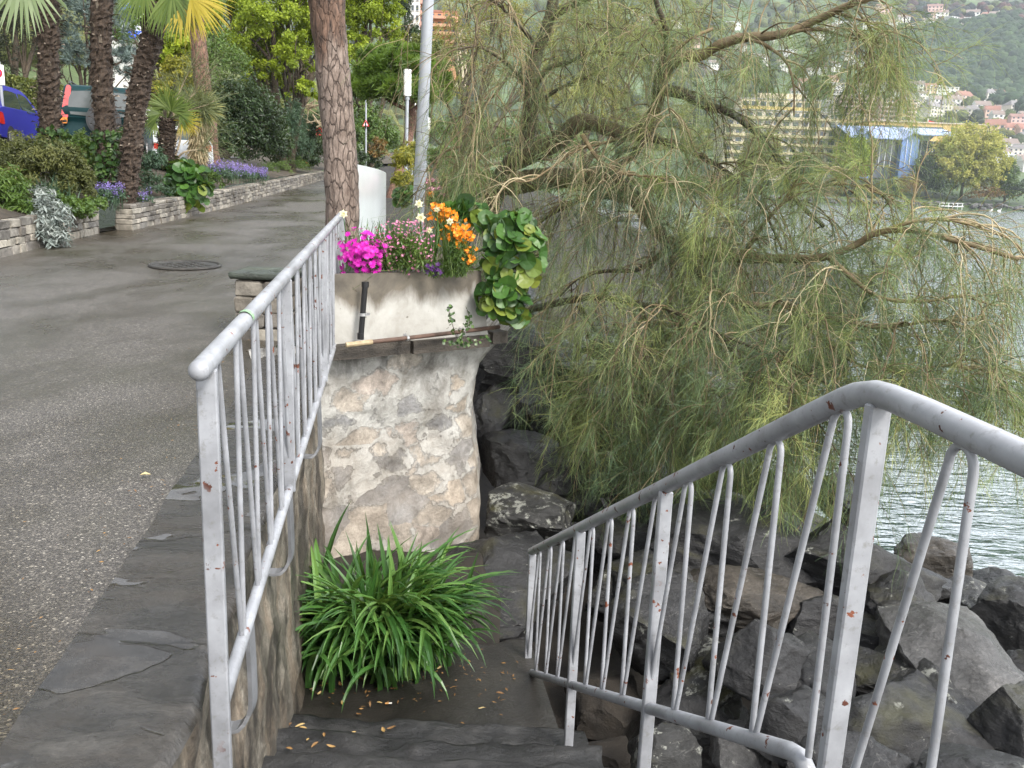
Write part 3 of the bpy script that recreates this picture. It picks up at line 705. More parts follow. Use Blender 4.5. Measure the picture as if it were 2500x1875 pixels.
for y in (2.62, 3.72, 5.25, 7.0):
    mb = MB(); x = railx(y)
    P = smoothline([(x + .0, y, Lb(y) - .01), (x + .005, y, Lb(y) - .22), (x - .0, y, Lb(y) - .33), (x - .035, y - .02, Lb(y) - .385), (x - .09, y - .04, Lb(y) - .38)], 16)
    S = np.array([0, 1.0, 0]); T = nrm(np.gradient(P, axis=0)); Nn = np.cross(T, S)
    V = np.stack([P - S * .03 - Nn * .007, P + S * .03 - Nn * .007, P + S * .03 + Nn * .007, P - S * .03 + Nn * .007], 1)
    n = len(P); f = [[i * 4 + j, i * 4 + (j + 1) % 4, (i + 1) * 4 + (j + 1) % 4, (i + 1) * 4 + j] for i in range(n - 1) for j in range(4)]
    mb.add(V.reshape(-1, 3), f); mb.build('wall_bracket', MAT['hookm'], lr)
mb = MB(); c = Lp(2.72, Lt(2.72)); d = nrm(Lp(3, Lt(3)) - Lp(2.5, Lt(2.5))); tube(mb, [c - d * .017, c + d * .017], .0263, 20, cap=False); mb.build('green_tape', plain('worn_green_tape', (.20, .33, .19), .6, 0, .5, 40), lr)
# right, down the stairs
def Rp(y, z): return np.array([rrx(y), y, z])
RT = lambda y: 1.126 - .5445 * (y - 1.74)
RB = lambda y: RT(y) - .86
E1 = onz(2212, 990, 1.126); B0 = Rp(1.74, 1.126); E1 = B0 + (E1 - B0) * 3.0
RY = [1.75, 2.887, 4.06, 5.3]
top = np.vstack([Rp(5.34, RT(5.34)), Rp(4.06, RT(4.06)), Rp(2.9, RT(2.9)), Rp(1.95, RT(1.95)), Rp(1.83, RT(1.83) - .002), Rp(1.78, RT(1.78) - .006), B0 + (E1 - B0) * .02 + [0, 0, -.008], B0 + (E1 - B0) * .06 + [0, 0, -.003], B0 + (E1 - B0) * .15, B0 + (E1 - B0) * .6, E1])
bot = np.vstack([Rp(5.34, RB(5.34)), Rp(4.06, RB(4.06)), Rp(2.9, RB(2.9)), Rp(2.2, RB(2.2)), Rp(1.87, RB(1.87)), Rp(1.82, RB(1.82) - .008), Rp(1.79, RB(1.79) - .035), Rp(1.775, RB(1.78) - .10), Rp(1.77, RB(1.77) - .5)])
lps = []
for k in range(3):
    y0, y1 = RY[k], RY[k + 1]; p = (y1 - y0) / 4
    for i in range(4):
        a = y0 + .03 + i * p
        lps.append(loop(Rp(a + .01, RB(a + .01)), Rp(a + .02, RT(a + .02) - .07), Rp(a + .085, RT(a + .085) - .055), Rp(a + p * .97, RB(a + p * .97))))
dE = nrm(E1 - B0)
for s in (.33, .72, 1.1):
    a = B0 + dE * s; lps.append(loop(a + dE * .06 - [0, 0, 1.02], a + dE * .035 - [0, 0, .065], a - dE * .035 - [0, 0, .065], a - dE * .24 - [0, 0, 1.02]))
lps.append(loop(B0 - [0, 0, 1.05] + dE * .03, B0 + dE * .045 - [0, 0, .075], B0 + dE * .01 - [0, 0, .07], B0 - [0, 0, .9] + dE * .005)) if False else None
lps = [l for l in lps if l is not None]
ax = np.array([-.1537, 1, 0])
posts = [(Rp(y, RT(y) - .02) + (dE * .055 if k == 0 else 0), Rp(y, (RB(y) - (.37 if k else .7)) if k < 3 else RB(y) + .0) + (dE * .05 if k == 0 else 0), .046, .03, ax) for k, y in enumerate(RY)]
railing('stair_railing', 'white painted tube railing sloping down the stairs on the lake side', top, bot, posts, lps, .0265, .022, 0)

# ------------------------------------------------------------------ boulders of the bank
bmx = bmesh.new(); bmesh.ops.create_icosphere(bmx, subdivisions=5, radius=1.0)
ICO = np.array([v.co[:] for v in bmx.verts]); ICOF = np.array([[v.index for v in f.verts] for f in bmx.faces]); bmx.free()
def boulder(c, s, seed, mat, label, yaw=0.0, tilt=0.0, group='dark boulders of the lake bank', name='boulder', cuts=17):
    rg = np.random.default_rng(seed); V = ICO.copy()
    for k in range(cuts):
        n = nrm(rg.normal(size=3)); d = rg.uniform(.55, .86)
        ex = V @ n - d; V = V - np.where(ex > 0, ex * .985, 0)[:, None] * n
    sd = seed * 3.7
    nz = np.array([noise.fractal(Vector((p[0] * 1.7 + sd, p[1] * 1.7, p[2] * 1.7)), .9, 2.1, 5) for p in V])
    ax_ = nrm(rg.normal(size=3) + [0, 0, .8]); q = V @ ax_ * 7 + nz * 1.1 + seed; fr = q - np.floor(q); n2_ = np.array([noise.fractal(Vector((p[0] * 6 + sd, p[1] * 6, p[2] * 6)), .8, 2.1, 4) for p in V])
    V = V * (1 + .085 * nz + .03 * n2_ + .028 * np.minimum(fr * 1.3, 1) * (nz > -.25))[:, None]
    M = rotz(yaw) @ rotx(tilt)
    o = MB().add((V * np.asarray(s)) @ M.T, ICOF).build(name, mat, smooth=True)
    me = o.data
    o.location = c
    try: me.set_sharp_from_angle(angle=rad(38))
    except Exception: pass
    return tag(o, label, 'rock', group)
def bl(px, py, w, h, d, seed, mat='rock', label=None, depth=None, yaw=None, tilt=0.0, **k):
    """boulder standing where the survey found it: centre, apparent width and height, distance"""
    c = at(px, py, d); u = ppx(d); sx, sz = w * u / 2 * 1.12, h * u / 2 * 1.15
    rg = random.Random(seed)
    return boulder(c, (sx, (depth if depth else (sx + sz) / 2 * 1.1), sz), seed, MAT[mat], label or 'dark wet grey boulder among the others on the lake bank', rg.uniform(-.4, .4) if yaw is None else yaw, tilt, **k)
for k, (px, py, w, h, d) in enumerate([(1760, 1470, 200, 150, 5.0), (1860, 1390, 180, 120, 5.9), (1960, 1370, 200, 120, 6.0), (2090, 1300, 170, 90, 7.2), (2150, 1280, 150, 90, 7.8), (1890, 1480, 200, 130, 5.2), (2160, 1480, 200, 140, 5.3), (1750, 1230, 180, 110, 7.0), (1960, 1260, 180, 90, 7.3), (1560, 1310, 200, 120, 6.3), (1480, 1300, 180, 130, 6.3), (1540, 1460, 180, 160, 5.4), (2060, 1560, 200, 120, 4.9), (1760, 1640, 220, 140, 4.3), (1600, 1640, 200, 130, 4.5), (1990, 1480, 180, 120, 5.0), (1560, 1130, 180, 90, 8.0), (1380, 1260, 150, 130, 6.9), (1720, 1160, 160, 80, 7.9)]):
    bl(px, py, w, h, d, 120 + k, ('rock', 'rock', 'rockl', 'rockm')[k % 4], 'grey boulder wedged between its neighbours on the lower bank', group='boulders packed on the lower bank', depth=.45)
bl(1125, 1000, 220, 150, 9.2, 1, 'rock', 'rounded dark boulder right of the pier waist, pine litter below it')
bl(1128, 880, 180, 150, 10.0, 2, 'rock', 'upright dark boulder under the mossy slab right of the pier', yaw=.1)
bl(1110, 748, 160, 120, 9.8, 3, 'rock', 'grey slab leaning below the round leaved plant beside the trough', tilt=.3)
bl(1210, 800, 180, 80, 10.4, 4, 'rockm', 'mossy flat boulder lying at the foot of the weeping tree')
bl(1140, 1128, 270, 140, 8.0, 5, 'rockm', 'white lichen spotted boulder at the foot of the stone pier')
bl(1080, 1262, 360, 210, 6.95, 6, 'rock', 'broad flat wet slab between the strap leaved plant and the stair railing', tilt=.12, depth=.8, yaw=-.1)
bl(1230, 1090, 140, 90, 8.8, 7, 'rock', 'small dark boulder behind the lichen spotted one')
bl(1290, 1190, 160, 120, 8.4, 8, 'rock', 'dark boulder behind the top of the lowest railing posts')
bl(1430, 1385, 240, 270, 5.7, 9, 'rock', 'tall grey boulder right behind the third railing post', yaw=.3)
bl(1590, 1200, 380, 190, 7.2, 10, 'rock', 'long flat dark boulder behind the middle of the stair railing', depth=.9)
bl(1640, 1430, 240, 230, 5.1, 11, 'rock', 'smooth faceted boulder below the middle of the stair railing', yaw=-.3)
bl(1640, 1290, 330, 130, 6.2, 12, 'rocktan', 'brown tinged slab wedged between the boulders behind the railing')
bl(1840, 1228, 340, 200, 6.8, 13, 'rock', 'sharp ridged dark boulder at the water edge behind the tall post', tilt=-.15)
bl(1830, 1085, 130, 120, 8.4, 14, 'rock', 'small round black boulder at the water edge under the twigs')
bl(2030, 1215, 200, 130, 7.9, 15, 'rocktan', 'tan pointed boulder rising from the water edge', yaw=.6, tilt=.45)
bl(2055, 1420, 380, 220, 5.3, 16, 'rockl', 'big pale grey slab shining wet right of the tall post', tilt=.2, depth=.75)
bl(2200, 1350, 220, 180, 6.4, 17, 'rock', 'grey boulder at the right edge beside the lake')
bl(1980, 1590, 420, 230, 4.5, 18, 'rock', 'rough dark boulder below the pale slab', yaw=.4)
bl(2200, 1570, 240, 190, 4.4, 19, 'rock', 'dark boulder cut by the right edge below the pale slab')
bl(1700, 1580, 260, 190, 4.5, 20, 'rock', 'black boulder in the gap under the bottom rail')
bl(1425, 1628, 200, 120, 4.55, 21, 'rockm', 'lichen crusted boulder beside the lowest steps under the railing')
bl(1850, 1680, 300, 160, 3.9, 22, 'rock', 'dark boulder at the foot of the tall post')
bl(2120, 1690, 330, 160, 3.8, 23, 'rock', 'dark boulder in the bottom right corner')
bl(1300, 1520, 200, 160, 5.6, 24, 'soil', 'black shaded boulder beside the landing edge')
bl(1520, 1560, 240, 180, 5.2, 25, 'rock', 'shaded boulder in the gap between two railing posts')
bl(1450, 1110, 240, 120, 8.6, 26, 'rock', 'dark boulder behind the hanging twigs')
bl(1690, 1080, 160, 130, 8.6, 27, 'rockl', 'pale boulder half hidden by the hanging twigs', tilt=.3)
bl(1240, 950, 160, 120, 9.8, 28, 'rock', 'black boulder in the shade behind the hanging twigs')
bl(1400, 960, 220, 150, 9.8, 29, 'rock', 'dark boulder deep behind the hanging twigs')
bl(1500, 830, 190, 60, 12.5, 30, 'rockl', 'pale wet slab in the water behind the hanging twigs', tilt=.2)
bl(1330, 1290, 160, 160, 7.0, 31, 'rock', 'dark boulder behind the second railing post')
bl(1560, 1020, 200, 120, 9.4, 32, 'rock', 'low dark boulder near the water behind the twigs')
bl(1060, 900, 110, 140, 9.6, 33, 'rock', 'dark boulder touching the waist of the stone pier')
bl(1100, 660, 140, 80, 11.0, 34, 'rock', 'dark stone hidden under the round leaved plant')
bl(2215, 1455, 160, 120, 5.6, 35, 'rock', 'small boulder at the right edge above the dark one')
bl(1930, 1300, 200, 120, 6.3, 36, 'rock', 'dark boulder between the ridged boulder and the pale slab')
bl(1760, 1340, 180, 120, 6.0, 37, 'rock', 'grey boulder just left of the tall post')
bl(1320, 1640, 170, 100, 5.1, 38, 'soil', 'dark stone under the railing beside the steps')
for k, (px, py, w, h, d) in enumerate([(1180, 770, 160, 90, 10.6), (1270, 860, 170, 110, 10.2), (1330, 930, 180, 120, 9.6), (1260, 1010, 170, 130, 9.4), (1370, 1060, 200, 120, 9.0), (1460, 1020, 180, 110, 9.4), (1410, 880, 160, 90, 10.4), (1500, 930, 160, 90, 10.2), (1550, 1100, 200, 110, 8.4), (1300, 760, 150, 80, 11.2), (1210, 1040, 150, 110, 8.9), (1360, 1170, 180, 110, 8.0), (1460, 1230, 180, 110, 7.4), (1190, 920, 130, 100, 9.9), (1080, 820, 130, 90, 9.9), (1070, 960, 110, 90, 9.5), (1050, 700, 120, 90, 10.2)]):
    bl(px, py, w, h, d, 80 + k, 'rock' if k % 4 else 'rockm', 'dark boulder under the hanging twigs of the weeping tree', group='dark boulders under the weeping tree')
for k, (px, py, w, h, d) in enumerate([(1120, 470, 120, 40, 1), (1180, 500, 150, 44, 1), (1240, 520, 130, 40, 1), (1330, 530, 140, 40, 1), (1390, 500, 120, 34, 1), (1220, 470, 120, 30, 1), (1500, 560, 140, 40, 1), (1560, 520, 120, 30, 1), (1420, 560, 140, 44, 1), (1280, 560, 130, 50, 1), (1240, 640, 150, 60, 12.5), (1340, 590, 170, 60, 13.5), (1300, 470, 190, 50, 16), (1450, 520, 170, 45, 17), (1180, 700, 140, 80, 11.5), (1330, 720, 160, 80, 12)]):
    d = float(onz(px, py, WATER + .25)[1]); bl(px, py, w, h * .8, d, 60 + k, 'rockl', 'pale stone of the bank behind the weeping tree', group='pale stones of the bank behind the weeping tree')
# ------------------------------------------------------------------ plant materials
LM = dict(
    lime=leafmat('lime_spring_leaves', [(.10, .14, .010), (.20, .27, .018), (.31, .39, .03), (.42, .48, .05)], .5, .45),
    willow=leafmat('pale_willow_leaves', [(.22, .23, .04), (.33, .33, .06), (.43, .41, .09), (.50, .46, .13)], .55, .3),
    olive=leafmat('olive_spring_leaves', [(.12, .12, .025), (.20, .185, .04), (.28, .255, .065), (.36, .32, .10)], .55, .4),
    dark=leafmat('dark_evergreen_leaves', [(.008, .018, .006), (.015, .032, .010), (.028, .055, .016), (.05, .085, .025)], .4, .15),
    mid=leafmat('green_shrub_leaves', [(.028, .058, .012), (.055, .105, .02), (.09, .155, .03), (.14, .21, .045)], .42, .3),
    yellow=leafmat('yellow_shrub_leaves', [(.10, .11, .012), (.19, .19, .02), (.28, .26, .03), (.36, .33, .05)], .5, .35),
    hedge=leafmat('clipped_hedge_leaves', [(.05, .065, .012), (.085, .105, .02), (.12, .14, .03), (.16, .17, .045)], .5, .25),
    brown=leafmat('bronze_shrub_leaves', [(.028, .036, .010), (.056, .066, .017), (.09, .10, .026), (.135, .135, .038)], .5, .2),
    spruce=leafmat('blue_spruce_needles', [(.05, .075, .07), (.10, .14, .13), (.16, .215, .20), (.24, .30, .28)], .55, .1),
    pine=leafmat('pine_needles', [(.04, .08, .01), (.075, .14, .016), (.12, .20, .026), (.17, .26, .04)], .5, .25),
    yew=leafmat('yew_needles', [(.006, .010, .005), (.012, .018, .008), (.022, .028, .012)], .6, .05),
    silver=leafmat('silver_leaves', [(.10, .125, .115), (.17, .20, .185), (.26, .29, .27), (.36, .385, .36)], .7, .1),
    berg=leafmat('glossy_round_leaves', [(.014, .042, .008), (.026, .075, .012), (.042, .11, .018), (.07, .155, .026), (.17, .20, .03)], .42, .22, .4),
    blade=leafmat('strap_leaves', [(.02, .066, .013), (.042, .12, .024), (.075, .185, .04), (.15, .27, .065)], .33, .3, .5),
    bluegreen=leafmat('blue_green_leaves', [(.03, .065, .04), (.05, .095, .055), (.08, .13, .075)], .5, .2),
    rust=leafmat('rusty_young_leaves', [(.10, .06, .02), (.18, .10, .03), (.25, .15, .05)], .5, .3),
    mag=leafmat('magenta_petals', [(.42, .004, .28), (.58, .008, .40), (.72, .03, .50)], .5, .25),
    pink=leafmat('pink_petals', [(.46, .14, .26), (.58, .20, .34), (.68, .32, .44)], .6, .25),
    orange=leafmat('orange_petals', [(.70, .17, .004), (.82, .25, .008), (.88, .34, .02)], .5, .25),
    cream=leafmat('cream_petals', [(.78, .74, .48), (.84, .81, .60)], .5, .3),
    violet=leafmat('dark_violet_petals', [(.03, .006, .06), (.06, .01, .10)], .6, .1),
    lav=leafmat('lavender_petals', [(.14, .10, .30), (.20, .15, .42), (.29, .23, .52)], .6, .2),
    red=leafmat('red_petals', [(.5, .02, .02), (.6, .06, .05)], .5, .2),
    frond=leafmat('palm_frond_green', [(.05, .085, .015), (.09, .14, .025), (.15, .20, .05)], .4, .3),
    frondpale=leafmat('palm_frond_pale', [(.14, .19, .085), (.20, .26, .13), (.27, .33, .19)], .4, .3),
    frondy=leafmat('palm_frond_yellow', [(.26, .22, .02), (.38, .30, .03), (.46, .36, .06)], .45, .35),
    straw=leafmat('dry_thatch', [(.19, .145, .075), (.29, .23, .13), (.38, .32, .20)], .8, .1),
    yucca=leafmat('yucca_blades', [(.09, .12, .05), (.15, .18, .08), (.22, .24, .10), (.30, .26, .07)], .5, .2),
    ivy=leafmat('ivy_leaves', [(.012, .035, .008), (.024, .06, .012), (.045, .095, .02), (.09, .15, .04)], .4, .15),
    litter=leafmat('fallen_leaves', [(.14, .07, .03), (.30, .17, .06), (.44, .30, .11), (.55, .45, .24)], .6, .1),
    broom=leafmat('broom_twigs', [(.07, .095, .035), (.11, .13, .055), (.15, .16, .08)], .7, .1))
BK = dict(pine=barkmat('plated_pine_bark', (.095, .066, .052), (.27, .215, .18), (8, 8, 2.6), .9, True, (.13, .075, .05)),
          wood=barkmat('brown_bark', (.03, .022, .015), (.10, .075, .05), (9, 9, 2.5), .7, False), far=plain('distant_bark', (.06, .048, .035), .9),
          red=barkmat('reddish_pine_bark', (.06, .032, .022), (.24, .13, .09), (8, 8, 2.4), .8, True), palm=barkmat('fibrous_palm_bark', (.014, .009, .006), (.075, .05, .033), (14, 14, 5), 1.0, False),
          palmstub=plain('old_leaf_base', (.22, .18, .14), .8, 0, .4, 20), tan=plain('bare_tan_wood', (.30, .24, .155), .75, 0, .25, 8))

def cloudpts(n, c, r, clusters, spread, shell=.45, flat=0.0):
    k = nrm(RNG.normal(size=(clusters, 3))); k[:, 2] = np.where(k[:, 2] < -.5, -k[:, 2] * .6, k[:, 2])
    k = k * (RNG.random((clusters, 1)) ** shell) * np.asarray(r)
    i = RNG.integers(0, clusters, n)
    return np.asarray(c) + k[i] + RNG.normal(size=(n, 3)) * spread * np.asarray(r), i, k
def foliage(mb, c, r, n, L, W, clusters=60, spread=.11, m=0, shell=.35, up=.5, fold=.12):
    P, i, k = cloudpts(n, c, r, clusters, spread, shell)
    out = nrm(P - np.asarray(c)); cl = RNG.random(clusters)[i]
    Nn = nrm(out * .6 + RNG.normal(size=(n, 3)) * .55 + [0, 0, up]); D = nrm(np.cross(Nn, RNG.normal(size=(n, 3))) + [0, 0, -.25])
    leaves(mb, P, D, Nn, L * RNG.uniform(.6, 1.25, n), W * RNG.uniform(.7, 1.2, n), m, np.clip(cl * .65 + RNG.random(n) * .35, 0, 1), fold)
def sprays(mb, c, r, n, L, W, clusters=80, spread=.10, m=0, shell=.4, needles=12, droop=.0):
    """tufts of needles"""
    P, i, k = cloudpts(n, c, r, clusters, spread, shell); out = nrm(P - np.asarray(c) + [0, 0, .15 * np.mean(r)])
    D = nrm(out[:, None] * .8 + RNG.normal(size=(n, needles, 3)) * .55 - [0, 0, droop]).reshape(-1, 3)
    B = np.repeat(P, needles, 0); cl = np.repeat(RNG.random(clusters)[i], needles)
    leaves(mb, B, D, RNG.normal(size=D.shape), L * RNG.uniform(.6, 1.2, len(D)), W, m, np.clip(cl * .7 + RNG.random(len(D)) * .3, 0, 1))
def limbs(mb, base, c, r, n, r0, m=0, k=3, curl=.25):
    """a trunk from base into the crown with forking limbs"""
    base = np.asarray(base, float); c = np.asarray(c, float); r = np.asarray(r, float)
    top = c + [0, 0, r[2] * .35]; mid = (base + c) / 2 + RNG.normal(size=3) * r * .08
    P = smoothline([base, mid, c - [0, 0, r[2] * .2], top], 16); tube(mb, P, np.linspace(r0, r0 * .3, 16), 9, m, rough=.06)
    for q in range(n):
        s = P[RNG.integers(6, 14)]; e = c + nrm(RNG.normal(size=3) + [0, 0, .25]) * r * RNG.uniform(.6, .95)
        Q = smoothline([s, (s + e) / 2 + RNG.normal(size=3) * r * .12 + [0, 0, .1 * r[2]], e], 10); tube(mb, Q, np.linspace(r0 * .38, r0 * .06, 10), 6, m)
        for w in range(k):
            s2 = Q[RNG.integers(4, 9)]; e2 = s2 + nrm(RNG.normal(size=3) + (e - s) / np.linalg.norm(e - s)) * r * RNG.uniform(.2, .4)
            tube(mb, smoothline([s2, (s2 + e2) / 2 + RNG.normal(size=3) * r * .05, e2], 7), np.linspace(r0 * .14, r0 * .03, 7), 5, m)
def plant(name, label, cat, blobs, mat, n, L, W=None, clusters=60, spread=.11, kind='leaf', base=None, bark='wood', r0=.05, nl=0, group=None, shell=.35, crown='foliage', needles=12, up=.5, depth=1.0):
    """blobs: (px, py, half width, half height, distance)"""
    cs = [(at(px, py, d), np.array([rx * ppx(d), rx * ppx(d) * depth, ry * ppx(d)])) for px, py, rx, ry, d in blobs]
    b0 = base if base is not None else cs[0][0] - [0, 0, cs[0][1][2]]
    t = thing(name, label, cat, b0, group); mb = MB(); area = np.array([r[0] * r[2] for c, r in cs]); W = W or L * .5
    for (c, r), a in zip(cs, area):
        k = max(40, int(n * a / area.sum()))
        if kind == 'leaf': foliage(mb, c, r, k, L, W, max(8, int(clusters * a / area.sum()) + 6), spread, 0, shell, up)
        else: sprays(mb, c, r, k, L, W, max(8, int(clusters * a / area.sum()) + 6), spread, 0, shell, needles)
    mb.build(crown, LM[mat], t)
    if nl or base is not None:
        mb = MB()
        for j, (c, r) in enumerate(cs): limbs(mb, b0 + RNG.normal(size=3) * [.1, .1, 0] * (j > 0), c, r, nl, r0 * (1 if j == 0 else .7))
        mb.build('trunk' if cat == 'tree' else 'stems', BK[bark], t, smooth=True)
    return t

# ------------------------------------------------------------------ flowers in the trough
def pl3(x, y, z): return np.array([x, y, z])
def clump(name, label, cat, group=None, loc=None): return thing(name, label, cat, loc, group)
def blades(mb, base, n, L, th, W, az=None, K=7, spread=.1, m=0, rnd=None, pw=1.3):
    B = np.asarray(base) + RNG.normal(size=(n, 3)) * [spread, spread, .0]
    a = RNG.uniform(0, 2 * np.pi, n) if az is None else RNG.normal(az[0], az[1], n)
    P = arch(B, a, RNG.uniform(.02, .35, n), RNG.uniform(th[0], th[1], n), L * RNG.uniform(.6, 1.1, n), K, pw)
    s = np.linspace(0, 1, K); w = W * (1 - s ** 3) * (.75 + .25 * np.sin(np.pi * s)) + .0012
    side = np.stack([np.cos(a), np.sin(a), np.zeros(n)], -1)[:, None]; side = np.cross(side, [0, 0, 1.0]); 
    ribs = np.cross(side, [0, 0, 1.0])
    T = nrm(np.gradient(P, axis=1)); S = nrm(np.broadcast_to(side, T.shape)) * (w[None, :, None] / 2 * RNG.uniform(.7, 1.15, (n, 1, 1)))
    Nn = np.cross(S, T); Nn = nrm(Nn) * w[None, :, None] * .22
    V = np.stack([P - S + Nn, P, P + S + Nn], 2); b = (np.arange(n) * K * 3)[:, None] + (np.arange(K - 1) * 3)[None]
    f = np.concatenate([np.stack([b, b + 1, b + 4, b + 3], -1).reshape(-1, 4), np.stack([b + 1, b + 2, b + 5, b + 4], -1).reshape(-1, 4)])
    r = RNG.random(n) if rnd is None else rnd
    mb.add(V, f, m, np.concatenate([np.repeat(r, K - 1)] * 2)); return P
def florets(mb, C, Nn, size, petals, m=0, cup=.35, rnd=None):
    n = len(C); Nn = nrm(Nn); X = nrm(np.cross(Nn, RNG.normal(size=(n, 3)))); Y = np.cross(Nn, X); size = np.broadcast_to(size, (n,))[:, None]
    for p in range(petals):
        a = 2 * np.pi * p / petals; D = X * math.cos(a) + Y * math.sin(a) + Nn * cup
        leaves(mb, C, D, Nn, size[:, 0], size[:, 0] * 4.2 / petals, m, RNG.random(n) if rnd is None else rnd)
# magenta cineraria
c = at(785, 545, 6.85); t = clump('cineraria', 'bright magenta cineraria at the left end of the concrete trough', 'flowers', loc=c - [0, 0, .17])
mb = MB(); n = 230; P = c + RNG.normal(size=(n, 3)) * [.078, .07, .078] + [0, 0, -.005]; florets(mb, P, (P - (c + [0, .12, -.1])) + RNG.normal(size=P.shape) * .05, .029, 9); mb.build('blooms', LM['mag'], t)
mb = MB(); foliage(mb, c - [0, -.05, .07], (.14, .12, .09), 260, .06, .04, 40, .12); mb.build('leaves', LM['mid'], t)
# pink forget-me-not
c = at(868, 520, 6.98); t = clump('forget_me_not', 'pink forget-me-nots filling the middle of the concrete trough', 'flowers', loc=c - [0, 0, .25])
mb = MB(); n = 620; P = c + RNG.uniform(-1, 1, (n, 3)) * [.27, .16, .22]; q = (((P - c) / [.27, .16, .25]) ** 2).sum(1); P = P[q < 1.05]; P[:, 2] -= .05
florets(mb, P, RNG.normal(size=P.shape) * .5 + [0, -.6, .9], .0125, 5); mb.build('blooms', LM['pink'], t)
mb = MB(); n = 500; B = c + RNG.normal(size=(n, 3)) * [.12, .07, .02] - [0, 0, .2]; ribbons(mb, grow(B, RNG.normal(size=(n, 3)) * .45 + [0, 0, 1], RNG.uniform(.12, .38, n), 5, .4, .08), np.full((n, 5), .003))
foliage(mb, c - [0, 0, .12], (.26, .16, .16), 1500, .05, .016, 120, .13); mb.build('leaves', LM['mid'], t)
# orange wallflowers
t = clump('wallflower', 'orange wallflowers at the right end of the concrete trough', 'flowers', loc=at(985, 590, 7.1)); mb = MB(); mg = MB()
for (px, py, rx, ry, k) in ((962, 462, 26, 16, 60), (990, 505, 34, 28, 120), (1005, 545, 18, 12, 36), (950, 448, 14, 8, 20), (1018, 560, 12, 10, 20)):
    c = at(px, py, 7.05); P = c + RNG.normal(size=(k, 3)) * [rx * .0019, .03, ry * .0019]; florets(mb, P, RNG.normal(size=P.shape) * .5 + [0, -.8, .5], .021, 4)
    n = 60; B = at(980, 595, 7.05) + RNG.normal(size=(n, 3)) * [.05, .05, .01]; e = c + RNG.normal(size=(n, 3)) * [.05, .03, .05]
    ribbons(mg, np.stack([B, B * .5 + e * .5 + [0, 0, .02], e], 1), np.full((n, 3), .004))
foliage(mg, at(985, 560, 7.05), (.13, .11, .17), 900, .065, .011, 80, .12); mb.build('blooms', LM['orange'], t); mg.build('leaves', LM['mid'], t)
for (px, py, r) in ((905, 440, .036), (909, 470, .042), (742, 462, .036), (928, 498, .03), (972, 478, .032), (944, 452, .03)):      # daffodils
    c = at(px, py, 6.95); t = clump('daffodil', 'pale cream daffodil standing among the trough flowers', 'flower', 'cream daffodils in the trough', c - [0, 0, .28])
    mb = MB(); d = RNG.normal(size=3) * .25 + [0, -1, .1]; florets(mb, c[None], d[None], r, 6, 0, .15); tube(mb, [c, c + nrm(d) * r * .55], [r * .25, r * .38], 10, 0, False); mb.build('bloom', LM['cream'], t)
    mb = MB(); tube(mb, smoothline([c + [0, .012, 0], c + [0, .02, -.05], c + [.01, .03, -.16], c + [.0, .03, -.3]], 8), .004, 6); mb.build('stem', LM['blade'], t)
t = clump('daffodil_leaves', 'upright grey green strap leaves behind the pink trough flowers', 'plant', loc=at(830, 575, 7.15)); mb = MB()
for px in (760, 790, 820, 845, 870, 900, 925): blades(mb, at(px, 585, 7.15), 13, .42, (.1, .6), .018, spread=.06)
mb.build('leaves', LM['blade'], t)
c = at(938, 584, 6.9); t = clump('pansy', 'dark violet pansy beside the trough rim', 'flowers', loc=c - [0, 0, .05]); mb = MB(); P = c + RNG.normal(size=(16, 3)) * [.03, .02, .02]; florets(mb, P, RNG.normal(size=P.shape) * .4 + [0, -1, .4], .024, 5); mb.build('blooms', LM['violet'], t)
mb = MB(); foliage(mb, c - [0, -.02, .03], (.08, .05, .04), 90, .03, .018, 12, .2); mb.build('leaves', LM['mid'], t)

# round glossy leaves (bergenia)
def roundleaf(m, B, D, Nn, R, rnd):
    a = np.linspace(0, 2 * np.pi, 13)[:-1]; n = len(B); D = nrm(D); S = nrm(np.cross(D, Nn)); Nn = np.cross(S, D)
    R = R[:, None]; C = B + D * R
    V = [C - Nn * R * .10]
    for rr, cup in ((.55, -.02), (1.0, .10)):
        for x in a:
            wv = 1 + .05 * math.sin(5 * x); V.append(C + D * R * math.cos(x) * rr * wv * 1.06 + S * R * math.sin(x) * rr * wv * .96 + Nn * R * (cup + .05 * math.sin(3 * x + 1) * rr + (-.16 * rr if abs(x - np.pi) < .3 else 0)))
    V = np.stack(V, 1); nv = V.shape[1]; b = np.arange(n) * nv
    T = np.concatenate([np.stack([b, b + 1 + i, b + 1 + (i + 1) % 12], -1) for i in range(12)]); Q = np.concatenate([np.stack([b + 1 + i, b + 13 + i, b + 13 + (i + 1) % 12, b + 1 + (i + 1) % 12], -1) for i in range(12)])
    n0 = m.n; m.add(V, Q, 0, np.concatenate([rnd] * 12)); m.L.append((T + n0).ravel()); m.T.append(np.full(len(T), 3)); m.M.append(np.zeros(len(T), int)); m.A.append(np.concatenate([rnd] * 12).astype(np.float32))
